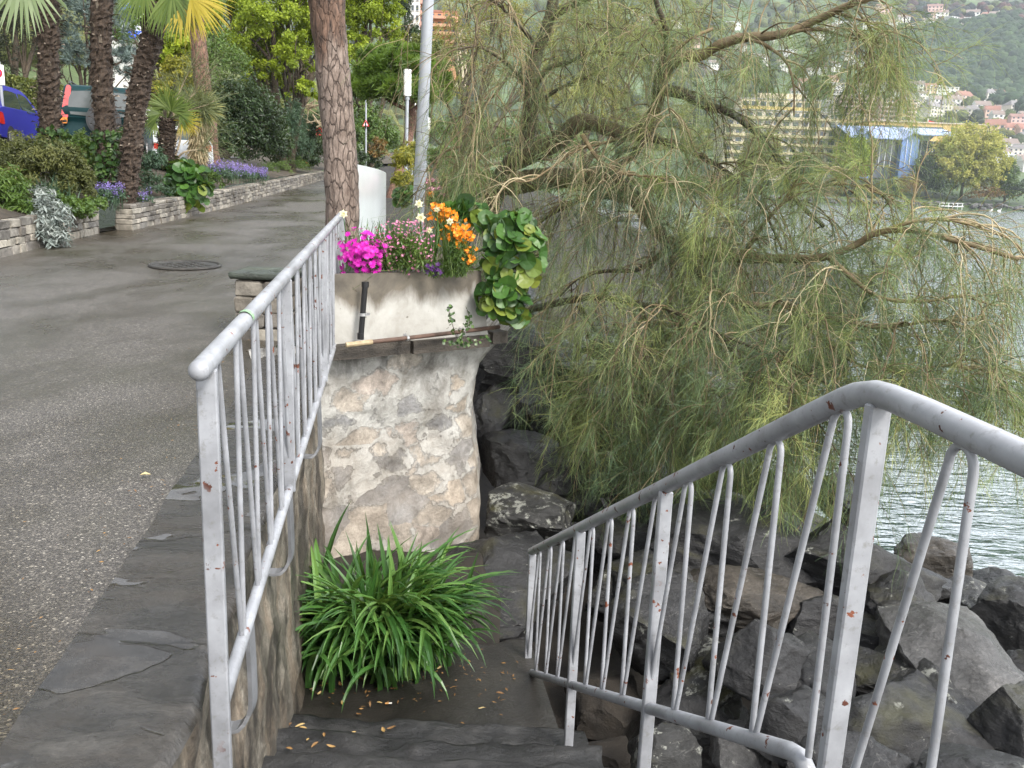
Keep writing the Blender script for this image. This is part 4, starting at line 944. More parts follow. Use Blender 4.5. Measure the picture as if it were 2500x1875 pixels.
def bergenia(name, label, parts, base, R, n, yl=.08):
    t = thing(name, label, 'plant', base); mb = MB(); ms = MB()
    for (px, py, rx, ry, d, k) in parts:
        c = at(px, py, d); r = np.array([rx, rx * .8, ry]) * ppx(d)
        u = nrm(RNG.normal(size=(k, 3)) + [0, -.7, .25]); P = c + u * r * RNG.uniform(.75, 1.05, (k, 1))
        Nn = nrm(u * .8 + RNG.normal(size=(k, 3)) * .5 + [0, -.3, .4]); D = nrm(np.cross(np.cross(Nn, u * [1, 1, .4] + [0, 0, -.5] + RNG.normal(size=(k, 3)) * .3), Nn))
        Rr = R * RNG.uniform(.45, 1.15, k); rn = np.clip(RNG.random(k) * .75, 0, 1); low = (u[:, 2] < -.1) & (RNG.random(k) < .38); rn = np.where(low | (RNG.random(k) < yl), RNG.uniform(.85, 1, k), rn)
        roundleaf(mb, P - D * Rr[:, None], D, Nn, Rr, rn)
        e = P - D * Rr[:, None]; ribbons(ms, np.stack([np.tile(c - [0, -.03, r[2] * .3], (k, 1)), (c + e) / 2 - [0, 0, .02], e], 1), np.full((k, 3), R * .12))
    mb.build('leaves', LM['berg'], t); ms.build('stalks', LM['mid'], t); return t
bergenia('bergenia', 'round glossy leaved plant spilling over the right end of the trough', [(1095, 495, 62, 42, 7.5, 60), (1112, 560, 72, 70, 7.4, 95), (1080, 640, 52, 48, 7.3, 60), (1010, 455, 42, 20, 7.8, 30), (1115, 668, 30, 36, 7.35, 24)], at(1040, 600, 7.5), .074, 1)
bergenia('bergenia', 'round bright leaved plant hanging over the dry stone wall by the path', [(405, 390, 46, 40, 20.0, 84), (425, 418, 34, 30, 19.9, 46), (385, 365, 28, 22, 20.6, 30), (395, 425, 26, 26, 19.6, 26)], at(405, 430, 20.6), .145, 1, .05)
# ivy on the trough
iv = thing('ivy', 'small trailing ivy growing over the rusty pipe on the trough', 'plant', at(975, 735, 6.95)); mb = MB(); ms = MB()
for pts in ([(985, 735, 6.93), (975, 705, 6.9), (966, 675, 6.88), (968, 655, 6.88)], [(985, 735, 6.93), (1002, 710, 6.98), (1010, 690, 7.0), (1005, 668, 7.02)], [(960, 735, 6.9), (1000, 738, 7.0), (1050, 728, 7.15)]):
    P = smoothline([at(*p) for p in pts], 16) + [.02, -.05, 0]; tube(ms, P, .003, 5)
    k = 34; B = P[RNG.integers(0, 16, k)] + RNG.normal(size=(k, 3)) * .014; leaves(mb, B, RNG.normal(size=(k, 3)) + [0, -.3, -.4], RNG.normal(size=(k, 3)) * .4 + [.4, -1, .5], .034 * RNG.uniform(.6, 1.2, k), .032)
mb.build('leaves', LM['ivy'], iv); ms.build('stems', BK['wood'], iv)

# strap leaved clump on the landing
c0 = np.array([-.78, 5.30, -1.57]); t = thing('daylily', 'big clump of arching green strap leaves at the foot of the stone pier', 'plant', c0); mb = MB()
for (dx, dy, k, L) in ((-.28, -.05, 96, .9), (-.05, -.12, 130, 1.0), (.10, -.08, 110, .95), (.22, .05, 70, .82), (0, .22, 56, .95), (-.38, .1, 36, .9), (-.25, -.25, 36, .66), (.10, -.28, 46, .7), (.25, -.1, 26, .66)):
    blades(mb, c0 + [dx, dy, 0], k, L, (1.3, 3.0), .054, K=12, spread=.085, az=(math.atan2(dy - .22, dx * 1.5 + .12), .85), pw=1.25)
blades(mb, c0 + [0, .15, 0], 80, .76, (.15, 1.3), .052, K=9, spread=.2)
blades(mb, c0 + [-.40, -.30, 0], 14, .75, (.9, 2.2), .038, K=9, spread=.05)
mb.build('leaves', LM['blade'], t)
LIT = [(660, 1455), (700, 1470), (675, 1490), (735, 1480), (790, 1430), (905, 1435), (930, 1425), (950, 1445), (1010, 1430), (740, 1521), (775, 1545), (648, 1570), (655, 1575), (700, 1590), (762, 1585), (828, 1580), (845, 1575), (665, 1600), (680, 1612), (625, 1620), (640, 1640), (655, 1645), (715, 1615), (1040, 1532), (820, 1520), (870, 1440), (880, 1455), (620, 1570), (690, 1500), (850, 1490), (700, 1440), (960, 1425), (1080, 1500)]
for k, (px, py) in enumerate(LIT):
    z = -1.555 if py < 1546 else (-1.37 if py < 1589 else -1.185); c = onz(px, py, z)
    s = RNG.uniform(.014, .029); mb = MB(); a = RNG.uniform(0, 6.28); D = np.array([math.cos(a), math.sin(a), .1]); S = np.array([-math.sin(a), math.cos(a), 0]); X = []
    for u in np.linspace(0, 1, 6):
        w = s * .42 * math.sin(math.pi * (u * .94 + .03)) ** .8; X.append([c + D * s * (u - .5) * 2 + S * w * q + [0, 0, .005 + s * (.16 * abs(q) + .12 * math.sin(u * 4 + k) + .12)] for q in (-1, -.5, 0, .5, 1)])
    grid(mb, np.array(X), 0, RNG.random()); mb.M[-1][:] = 0
    tag(mb.build('fallen_leaf', LM['litter']), 'small dry yellow or brown leaf fallen on the landing and steps', 'leaf', 'fallen leaves on the landing and steps')
for (px, py, lab) in ((302, 1031, 'yellow leaf lying on the asphalt left of the railing'),):
    c = onpath(px - .0, py, .01); P = c[None] + [[0, 0, .012]]; mb = MB(); leaves(mb, P, np.array([[1, .2, .1]]), np.array([[0, 0, 1.0]]), .05, .035, 0, np.array([.95]), .2); tag(mb.build('fallen_leaf', LM['litter']), lab, 'leaf')
c = onz(840, 1720 * .0 + 1521, -1.555); mb = MB(); tube(mb, [c + [0, 0, .006], c + [.018, .003, .006]], .0045, 8); cb = thing('cigarette_butt', 'orange and white cigarette butt on the landing', 'cigarette butt', c)
mb.build('paper', plain('white_paper', (.7, .68, .62), .8), cb); mb = MB(); tube(mb, [c + [0, 0, .006], c - [.022, .003, -.006]], .0047, 8); mb.build('filter', plain('cork_tip', (.52, .27, .09), .8), cb)
mb = MB(); n = 170; B = np.column_stack([RNG.uniform(-1.2, .1, n), RNG.normal(4.98, .16, n), np.full(n, -1.552)]); D = RNG.normal(size=(n, 3)) * [1, 1, .12]
leaves(mb, B, D, RNG.normal(size=(n, 3)) * .3 + [0, 0, 1], RNG.uniform(.01, .05, n), RNG.uniform(.004, .014, n), 0, RNG.random(n) * .35); stuff(mb.build('leaf_litter', LM['litter']), 'dark leaf litter and twigs under the strap leaved clump', 'litter')
mb = MB(); X = np.array([[(x, y, -1.585 + .03 * np.clip((y - 5.5) / 1.2, 0, 1) - .2 * np.clip((x + .2) / .2, 0, 1) + .02 * fbm((x, y, 0), 4, 4)) for x in np.linspace(-1.6, -.02, 40)] for y in np.linspace(5.0, 6.9, 40)]); grid(mb, X); struct(mb.build('plant_bed', MAT['soil'], smooth=True))

# ------------------------------------------------------------------ things along the path
P = smoothline([at(738, 520, 9.6), at(738, 400, 9.6), at(733, 300, 9.6), at(724, 200, 9.6), at(715, 100, 9.6), at(705, 0, 9.6), at(700, -120, 9.6), at(690, -260, 9.6)], 60)
P = np.vstack([[P[0] * [1, 1, 0] + [0, 0, .15]], P]); t = thing('pine_tree', 'thick leaning pine trunk with plated bark behind the flower trough', 'tree', P[0]); mb = MB(); W = np.interp(P[:, 2], [.2, 1.2, 2.2, 3.2, 4.5], [.235, .185, .20, .205, .19]) * .98
s = 48; a = np.linspace(0, 2 * np.pi, s, endpoint=False); PP = smoothline(P, 240); X = []
for p in PP:
    w = np.interp(p[2], [.2, 1.2, 2.2, 3.2, 4.5], [.235, .185, .19, .20, .19]) * .96; row = []
    for q in a:
        v = p + np.array([math.cos(q), math.sin(q), 0]) * w; vd, _ = noise.voronoi(Vector((v[0] * 15, v[1] * 15, v[2] * 5)) + .5 * Vector(noise.noise_vector(v * 6)) if False else Vector((v[0] * 15 + .8 * noise.noise(Vector(v * 7)), v[1] * 15, v[2] * 5)))
        d = .012 * min(.4, vd[1] - vd[0]) + .012 * fbm(v, 5, 4) + .02 * fbm(v, 1.4, 2); row.append(p + np.array([math.cos(q), math.sin(q), 0]) * (w + d - .008))
    X.append(row + [row[0]])
grid(mb, np.array(X)); mb.build('trunk', BK['pine'], t, smooth=True)
mb = MB(); sprays(mb, at(640, -70, 9.4), (.5, .6, .24), 130, .14, .006, 30, .12, needles=18); sprays(mb, at(760, -190, 9.6), (1.2, 1.2, .5), 200, .14, .006, 30, .12, needles=18); mb.build('crown', LM['pine'], t)
# slate capped pillar
c = at(580, 600, 7.25); t = thing('stone_pillar', 'low dry stone pillar with a mossy slate cap beside the path', 'pillar', (c[0], c[1], pathz(7.25))); mb = MB()
for k, z in enumerate(np.arange(pathz(7.2) - .03, .65, .125)):
    o = 0
    for i, wx in enumerate((.24, .22) if k % 2 else (.15, .31)): box(mb, (c[0] - .22 + o + wx / 2, c[1], z + .062), (wx - .006, .46, .12), 0, 0, .012, .006, RNG.random()); o += wx
mb.build('shaft', MAT['drywall'], t)
mb = MB(); X = []
for i, r in enumerate(np.linspace(0, 1, 9)):
    X.append([(c[0] + r * .25 * max(-1, min(1, 1.7 * math.cos(q))) * (1 + .03 * noise.noise(Vector((q, 3, 1)))), c[1] + r * .25 * max(-1, min(1, 1.7 * math.sin(q))), .722 + .008 * fbm((r * math.cos(q), r * math.sin(q), 1), 4, 4) - .008 * (r > .9)) for q in np.linspace(0, 2 * np.pi, 49)])
for dz, r in ((-.03, 1.0), (-.055, .96), (-.06, .6)): X.append([(c[0] + r * .25 * max(-1, min(1, 1.7 * math.cos(q))), c[1] + r * .25 * max(-1, min(1, 1.7 * math.sin(q))), .722 + dz) for q in np.linspace(0, 2 * np.pi, 49)])
mb = MB(); grid(mb, np.array(X)); mb.build('cap', rockmat('green_slate_cap', (.055, .068, .052), .6, .5, .2), t, smooth=True)
box(mb2 := MB(), (c[0] + .28, c[1] - .1, pathz(7.1) + .05), (.2, .2, .14), 0, .2, .015, .004); tag(mb2.build('stone_block', MAT['drywall']), 'small rough stone block on the ground beside the slate capped pillar', 'stone')
# manhole cover
c = onpath(400, 573, .012); t = thing('manhole_cover', 'round cast iron manhole cover set in the wet asphalt path', 'manhole cover', c); mb = MB(); q = np.linspace(0, 2 * np.pi, 41)[:-1]
prism(mb, [(c[0] + .40 * math.cos(x), c[1] + .40 * math.sin(x)) for x in q], c[2] - .01 + GRADE * .4 * np.sin(q), c[2] + .004 + GRADE * .4 * np.sin(q))
for i in range(-4, 5):
    for j in range(-4, 5):
        if i * i + j * j < 17 and (i + j) % 2 == 0: box(mb, (c[0] + i * .075, c[1] + j * .075, c[2] + .007 + GRADE * j * .075), (.06, .06, .008))
mb.build('lid', MAT['iron'], t); mb = MB(); tube(mb, [(c[0] + .43 * math.cos(x), c[1] + .43 * math.sin(x), c[2] + GRADE * .43 * math.sin(x)) for x in np.linspace(0, 2 * np.pi, 50)], .02, 6, cap=False); mb.build('rim', MAT['iron'], t)
# steel panel
d0, d1 = at(772, 452, 11.2), at(829, 455, 13.2); t = thing('steel_panel', 'curved brushed steel panel standing behind the pine trunk', 'panel', d0 * [1, 1, 0] + [0, 0, .3]); X = []
for k, u in enumerate(np.linspace(0, 1, 26)):
    p = d0 * (1 - u) + d1 * u + np.array([.16, .0, 0]) * math.sin(u * math.pi * 1.0); X.append([p * [1, 1, 0] + [0, 0, .3], p * [1, 1, 0] + [0, 0, np.interp(u, [0, 1], [at(772, 355, 11.2)[2], at(829, 381, 13.2)[2]])]])
X = np.array(X); mb = MB(); grid(mb, X); grid(mb, X[::-1] - [.03, 0, 0]); grid(mb, np.stack([X[:, 1] - [.03, 0, 0], X[:, 1]], 1)); grid(mb, np.stack([X[0], X[0] - [.03, 0, 0]], 0)); mb.build('sheet', MAT['steel'], t, smooth=False); mb = MB(); e = X[-1]; tube(mb, [e[0], e[1]], .03, 10); mb.build('edge_post', MAT['hookm'], t)
# lamp posts
b0, tp = at(903, 470, 11.4), at(928, -60, 11.4); t = thing('lamp_post', 'tall grey galvanised lamp post behind the flower trough', 'lamp post', b0 * [1, 1, 0] + [0, 0, .3]); mb = MB(); P = smoothline([b0 - [0, 0, .3], b0, tp, tp + (tp - b0) * .6], 24); tube(mb, P, np.linspace(.077, .062, 24), 24); mb.build('pole', MAT['lamp_pole'], t, smooth=True)
mb = MB(); c = P[9]; box(mb, c + [0, -.075, 0], (.08, .02, .3), bev=.005); mb.build('service_door', MAT['lamp_pole'], t) if False else None
mb = MB(); c = P[-1]; tube(mb, [c, c + [0, 0, .5]], .1, 16); mb.build('lamp_head', MAT['lampw'], t)
for (px, y0, y1, w, d, yb, lab) in ((880, 150, 208, 14, 27, 372, 'slim path lamp with tall white box head left of the grey lamp post'), (893, 223, 258, 9.5, 45, 350, 'farther path lamp with white box head partly behind a twig'), (925, 254, 282, 7.5, 56, 330, 'farthest path lamp peeping out behind the grey lamp post')):
    a, b_ = at(px, y0, d), at(px, y1, d); u = w * ppx(d); foot = at(px - 4, yb, d); foot[2] = pathz(d) - .1; t = thing('path_lamp', lab, 'lamp', foot, 'slim box head lamps along the path')
    mb = MB(); box(mb, (a + b_) / 2, (u, u, a[2] - b_[2]), 0, .3, .02); mb.build('lamp_head', MAT['lampw'], t); mb = MB(); tube(mb, [b_, foot], u * .24, 12); tube(mb, [b_, b_ - [0, 0, .1]], u * .32, 12); mb.build('pole', MAT['lamp_pole'], t, smooth=True)
# warning sign
c = at(790, 268, 42); t = thing('warning_sign', 'red and white triangular warning sign on a thin pole far along the path', 'sign', c * [1, 1, 0] + [0, 0, 1]); r = 7.5 * ppx(42) * 1.15; mb = MB()
tri = lambda s, y: [(c[0] + s * r * math.sin(k * 2.0944), y, c[2] + s * r * math.cos(k * 2.0944)) for k in range(3)]
V = np.array(tri(1, c[1]) + tri(1, c[1] + .04)); mb.add(V, [[0, 1, 2]]); mb.add(V, [[5, 4, 3]]); mb.add(V, [[0, 3, 4, 1], [1, 4, 5, 2], [2, 5, 3, 0]]); mb.build('red_border', plain('sign_red', (.55, .02, .02), .5), t)
mb = MB(); mb.add(tri(.66, c[1] - .006), [[0, 1, 2]]); mb.build('white_field', plain('sign_white', (.8, .8, .8), .5), t); mb = MB(); box(mb, c + [0, -.012, -.05], (.06, .008, .3)); mb.build('black_symbol', MAT['black'], t); mb = MB(); tube(mb, [c + [0, .06, .3 + .9], c + [0, .06, -3]], .04, 8); mb.build('pole', MAT['lamp_pole'], t)
# no stopping sign at the left edge
c = at(-2, 162, 21); t = thing('parking_sign', 'white sign board with red and blue disc at the left edge above the blue car', 'sign', c * [1, 1, 0] + [0, 0, 2]); u = ppx(21); mb = MB(); box(mb, c, (20 * u, .03, 40 * u), 0, .1, .01); mb.build('board', MAT['lampw'], t)
mb = MB(); tube(mb, [c + [-1.0 * u, -.03, 4 * u], c + [-1.0 * u, -.018, 4 * u]], 9 * u, 24); mb.build('red_disc', plain('sign_red_disc', (.6, .02, .03), .5), t); mb = MB(); tube(mb, [c + [-1.0 * u, -.036, 4 * u], c + [-1.0 * u, -.031, 4 * u]], 6 * u, 24); mb.build('blue_field', plain('sign_blue', (.03, .08, .4), .5), t)
mb = MB(); tube(mb, [c + [0, .03, .3], c * [1, 1, 0] + [0, .03, 2]], .035, 8); mb.build('pole', MAT['lamp_pole'], t)

# ------------------------------------------------------------------ dry stone walls on the left
def drystone(label, y0, y1, h, off=0.0, endface=False, thick=.3):
    t = thing('dry_stone_wall', label, 'wall', (bedx((y0 + y1) / 2) + off, (y0 + y1) / 2, pathz((y0 + y1) / 2))); mb = MB()
    z = 0; hs = []
    while z < h - .02: q = min(RNG.uniform(.07, .17), h - z); hs.append((z, q)); z += q
    for (z, q) in hs:
        y = y0
        while y < y1:
            w = RNG.uniform(.16, .5) * (1 if y < 30 else 1.6); w = min(w, y1 - y + .01); ym = y + w / 2; x = bedx(ym) + off; az = math.atan2(-(bedx(y + w) - bedx(y)), w)
            box(mb, (x - thick / 2 + RNG.normal(0, .008), ym, pathz(ym) + z + q / 2 - .02), (thick, w * 1.0 - .012, q - .008), 0, az, .012, .005, RNG.random()); y += w
    mb.build('stones', MAT['drywall'], t)
    mb = MB(); X = np.array([[(bedx(y) + off - .05 - thick * .5 * k, y, pathz(y) - .1 + (h + .06) * (1 if j else 0)) for j in (0, 1)] for y in np.linspace(y0 + .03, y1 - .03, 30) for k in (0,)]); grid(mb, X[:, ::-1]); mb.build('mortar', MAT['soil'], t); return t
drystone('low dry stone wall of grey blocks at the left edge of the path', 3.0, 15.3, .50)
drystone('dry stone retaining wall running along the path beyond the gap', 16.0, 51, .47, .36)
mb = MB(); X = np.array([[(bedx(15.6) - x, y, pathz(15.6) + z) for x, z in ((-.05, .02), (.3, .02), (.55, .05), (.6, .5))] for y in (15.2, 15.6, 16.05)]); grid(mb, X[:, ::-1]); struct(mb.build('paved_gap', MAT['landing']))

# ------------------------------------------------------------------ palms, cars, left garden
def palmtrunk(mb, P, r, m0=0, m1=1, stubs=170, base_r=1.0):
    PP = smoothline(P, 90); rr = r * (1 + .12 * np.array([noise.noise(Vector((p[2] * 3, p[0], 0))) for p in PP])); tube(mb, PP, rr, 20, m0, rough=.10)
    n = stubs; i = RNG.integers(1, 89, n); a = RNG.uniform(0, 6.28, n); o = np.stack([np.cos(a), np.sin(a), np.zeros(n)], -1)
    B = PP[i] + o * (rr[i] * .93)[:, None]; T = np.cross(o, [0, 0, 1.0]); L = RNG.uniform(.08, .2, n) * r / .2
    up = RNG.uniform(.4, 1.2, n)[:, None]; P1 = B + (o * .6 + [0, 0, 1] * up) * (L * .5)[:, None]; P2 = P1 + (o * .9 + [0, 0, .2] * up + T * RNG.normal(0, .3, (n, 1))) * (L * .45)[:, None]; P3 = P2 + (o * .6 - [0, 0, .5]) * (L * .3)[:, None]
    pale = RNG.random(n) < .38
    for mk, mm in ((pale, m1), (~pale, m0)):
        k = mk.sum(); ribbons(mb, np.stack([B, P1, P2, P3], 1)[mk], np.array([.065, .05, .035, .012]) * r / .2 * RNG.uniform(.5, 1.2, (k, 1)), mm, None, T[mk][:, None].repeat(1, 1) * 0 + (o[mk])[:, None])
    n = stubs * 7; i = RNG.integers(1, 89, n); a = RNG.uniform(0, 6.28, n); o = np.stack([np.cos(a), np.sin(a), np.zeros(n)], -1); B = PP[i] + o * (rr[i] * .95)[:, None]
    ribbons(mb, grow(B, o * .6 + RNG.normal(size=(n, 3)) * .5 + [0, 0, -.3], RNG.uniform(.05, .16, n) * r / .2, 4, 3.0, .2), np.full((n, 4), .007), m0)
def fan(mb, hub, up, face, R, n=34, span=4.0, droop=.5, w=.035, m=0, rnd=None):
    """palmate leaf: pleated segments from the hub, centred on the direction up, facing face"""
    up = nrm(np.asarray(up, float)); face = nrm(np.asarray(face, float)); s = nrm(np.cross(up, face)); a = np.linspace(-span / 2, span / 2, n); D = np.cos(a)[:, None] * up + np.sin(a)[:, None] * s
    L = R * (1 - .18 * np.abs(a) / (span / 2)) * RNG.uniform(.93, 1.04, n); P = grow(np.tile(hub, (n, 1)), D + RNG.normal(size=(n, 3)) * .03, L, 8, droop, .015)
    W = w * np.array([.3, .8, 1.0, 1.0, .85, .6, .35, .08]); ribbons(mb, P, np.tile(W, (n, 1)), m, RNG.uniform(.2, 1, n) if rnd is None else rnd, face[None, None] + 0 * P[:, :1])
def palm(label, pts, wpx, fronds, stubs=170, frontcut=None):
    P = [at(*p) for p in pts]; t = thing('palm_tree', label, 'palm', P[0]); mb = MB(); palmtrunk(mb, P, wpx * ppx(pts[1][2]) / 2, stubs=stubs); mb.build('trunk', [BK['palm'], BK['palmstub']], t)
    for (hx, hy, hd, ux, uz, R, mat, dr, span, n, w) in fronds:
        h = at(hx, hy, hd); mb = MB(); R *= ppx(hd); fan(mb, h, (ux, -.15, uz), (RNG.normal(0, .2), -1, .35), R, n, span, dr / R, w * R); tube(mb, smoothline([P[-1], (P[-1] + h) / 2 + [0, 0, .1 * R], h], 8), R * .018, 6); mb.build('frond', LM[mat], t)
    return t
palm('left dark hairy palm trunk rising behind the blue car', [(110, 330, 17.5), (106, 200, 17.4), (104, 80, 17.3), (103, -40, 17.2), (102, -120, 17.2)], 40,
     [(50, -62, 15.5, -.1, -1, 140, 'frondpale', .25, 2.3, 26, .055), (140, -120, 17, .6, -.5, 110, 'frond', .8, 3.6, 30, .05), (60, -160, 17, -1, .5, 150, 'frond', .8, 3.6, 30, .05)])
palm('middle dark hairy palm trunk with ivy around its foot', [(236, 425, 17.0), (232, 330, 17), (222, 200, 17), (218, 100, 17), (220, 0, 17), (224, -110, 17)], 41,
     [(190, -150, 17, -.9, .1, 150, 'frond', .8, 3.8, 30, .05), (270, -150, 17, .9, .1, 140, 'frond', .8, 3.8, 30, .05), (225, -180, 16.8, 0, 1, 150, 'frond', .8, 3.8, 30, .05)])
palm('leaning dark hairy palm trunk nearest the gap in the stone wall', [(270, 440, 16.6), (282, 350, 16.6), (292, 250, 16.6), (310, 150, 16.6), (328, 85, 16.6), (332, 45, 16.6), (336, 5, 16.6)], 40,
     [(352, -8, 16.3, .5, -.7, 92, 'frond', 1.2, 2.6, 30, .045), (310, -20, 16.4, -.6, -.6, 90, 'frond', 1.2, 3.2, 30, .045), (385, -30, 16.2, .8, -.5, 85, 'frond', .8, 2.8, 28, .04), (372, -16, 16.0, .2, -1, 105, 'frond', .6, 2.0, 24, .04),
      (412, -6, 15.8, .85, -.55, 100, 'frondy', .5, 2.3, 30, .045), (395, 12, 16.0, .2, -1, 85, 'frondy', .6, 1.7, 22, .04), (340, -60, 16.6, .1, 1, 130, 'frond', .7, 4.2, 34, .045)])
def ivyon(label, pts, wpx, n):
    P = smoothline([at(*p) for p in pts], 30); u = ppx(pts[0][2]); t = thing('ivy', label, 'plant', P[0]); mb = MB(); i = RNG.integers(0, 30, n); a = RNG.uniform(0, 6.28, n); o = np.stack([np.cos(a), np.sin(a), np.zeros(n)], -1)
    B = P[i] + o * (wpx * u * RNG.uniform(.75, 1.15, (n, 1))); leaves(mb, B, RNG.normal(size=(n, 3)) * .5 + [0, 0, -.6], o + RNG.normal(size=(n, 3)) * .35, .12 * RNG.uniform(.6, 1.2, n), .10, 0, None, .1); mb.build('leaves', LM['ivy'], t)
ivyon('ivy climbing the foot of the middle palm trunk', [(238, 425, 17), (236, 380, 17), (234, 330, 17), (230, 285, 17)], 26, 620)
ivyon('ivy hanging on the foot of the left palm trunk', [(120, 330, 17.4), (116, 300, 17.4), (112, 275, 17.4)], 28, 240)

glass = plain('car_glass', (.03, .045, .042), .06, 0, .2, 1, 0, .8); tyre = plain('tyre_rubber', (.015, .015, .015), .8); redl = plain('red_lamp_glass', (.55, .02, .015), .15, 0, .05, 1, 0, .6, .6); oral = plain('amber_lamp_glass', (.7, .22, .02), .2); trim = plain('grey_car_trim', (.05, .052, .055), .5)
def car(label, pos, heading, prof, cab, half, paintcol, wheel_r, wx, details, name='parked_car'):
    """prof/cab: side outlines (along, height) of the body and of the glasshouse; heading: direction the front points (angle from +X)"""
    t = thing(name, label, 'car', pos); M = rotz(heading); pos = np.asarray(pos, float); pm = plain(name + '_paint_' + details['col'], paintcol, .45, 0, .03, 2, 0, .18, .0)
    def W(v): return np.asarray(v, float) @ M.T + pos
    def loft(mb, outline, hw0, hw1, z0, z1, m=0):
        o = smoothclosed(outline); rows = []
        for s in (-1, -.97, -.85, .85, .97, 1):
            k = {1: .965, .97: .99, .85: 1.0}[abs(s)]; cen = o.mean(0); r = []
            for x, z in o:
                hw = np.interp(z, [z0, z1], [hw0, hw1]); r.append((cen[0] + (x - cen[0]) * k, s * hw, cen[1] + (z - cen[1]) * k))
            rows.append(r + [r[0]])
        R = np.array(rows); grid(mb, W(R), m); mb.add(W(R[0][:-1]), [list(range(len(R[0]) - 1))], m); mb.add(W(R[-1][:-1]), [list(range(len(R[0]) - 2, -1, -1))], m)
    mb = MB(); loft(mb, prof, half, half * .98, .3, 1.0); loft(mb, cab, half * .96, half * .80, .9, details['h']); mb.build('body', pm, t, smooth=False)
    for o in t.children:
        try: o.data.polygons.foreach_set('use_smooth', np.ones(len(o.data.polygons), bool)); o.data.set_sharp_from_angle(angle=rad(35))
        except Exception: pass
    def sidew(z): return np.interp(z, [.3, 1.0], [half, half * .98]) if z < .95 else np.interp(z, [.9, details['h']], [half * .96, half * .80])
    for nm, poly, mt in details['side']:
        for s in (-1, 1):
            P = smoothclosed(poly, 3); V = np.array([(x, s * (sidew(z) + .012), z) for x, z in P]); mb = MB(); n = len(V); V2 = V - [0, s * .03, 0]; mb.add(W(V), [list(range(n))]); mb.add(W(np.vstack([V, V2])), [[i, (i + 1) % n, n + (i + 1) % n, n + i] for i in range(n)]); mb.build(nm, mt, t)
    for nm, poly, x0, slope, mt in details['rear']:           # polygons on the rear face (across, height)
        V = np.array([(x0 + slope * (z - .9), y, z) for y, z in smoothclosed(poly, 3)]); n = len(V); mb = MB(); mb.add(W(V), [list(range(n))]); mb.add(W(np.vstack([V, V + [.05, 0, 0]])), [[i, (i + 1) % n, n + (i + 1) % n, n + i] for i in range(n)]); mb.build(nm, mt, t)
    for x in wx:
        for s in (-1, 1):
            mb = MB(); tube(mb, [W((x, s * (half - .19), wheel_r)), W((x, s * (half + .0), wheel_r))], wheel_r, 28); w = mb.build('wheel', tyre, t); mb = MB(); tube(mb, [W((x, s * (half - .02), wheel_r)), W((x, s * (half + .008), wheel_r))], wheel_r * .62, 20); mb.build('rim', MAT['clampm'], w)
    return t, W
def smoothclosed(p, k=5):
    p = np.asarray(p, float); n = len(p); out = []
    for i in range(n):
        a, b, c, d = p[i - 1], p[i], p[(i + 1) % n], p[(i + 2) % n]
        for u in np.linspace(0, 1, k, endpoint=False):
            v = .5 * (2 * b + (c - a) * u + (2 * a - 5 * b + 4 * c - d) * u * u + (3 * b - a - 3 * c + d) * u ** 3); out.append(v * .45 + (b * (1 - u) + c * u) * .55)
    return np.array(out)
ROADZ = 2.13
# blue hatchback: tail at the left edge, front pointing right and away
pos = at(4, 320, 20.6) + np.array([math.cos(rad(101)), math.sin(rad(101)), 0]) * 2.0 + np.array([-math.sin(rad(101)), math.cos(rad(101)), 0]) * .82; pos[2] = at(60, 186, 21.5)[2] - 1.5
car('blue hatchback parked behind the left palm trunk', pos, rad(101), [(-1.95, .3), (1.9, .28), (1.95, .62), (1.75, .82), (.9, .98), (-1.7, 1.0), (-2.0, .85), (-2.02, .5)], [(-1.85, .9), (1.0, .9), (.35, 1.38), (-.1, 1.49), (-1.2, 1.5), (-1.62, 1.38)], .82, (.020, .022, .235), .29, (-1.3, 1.3),
    dict(col='blue', h=1.5, side=[('side_window', [(-1.42, .98), (-.42, .96), (-.42, 1.36), (-1.15, 1.38), (-1.38, 1.25)], glass), ('door_window', [(-.3, .96), (.72, .97), (.25, 1.32), (-.3, 1.37)], glass), ('tail_light', [(-2.0, .62), (-1.68, .6), (-1.72, .84), (-1.95, .86)], redl)],
         rear=[('rear_window', [(-.6, 1.0), (.6, 1.0), (.5, 1.36), (-.5, 1.36)], -1.90, .5, glass), ('number_plate', [(-.26, .62), (.26, .62), (.26, .73), (-.26, .73)], -2.06, 0, MAT['lampw'])]))
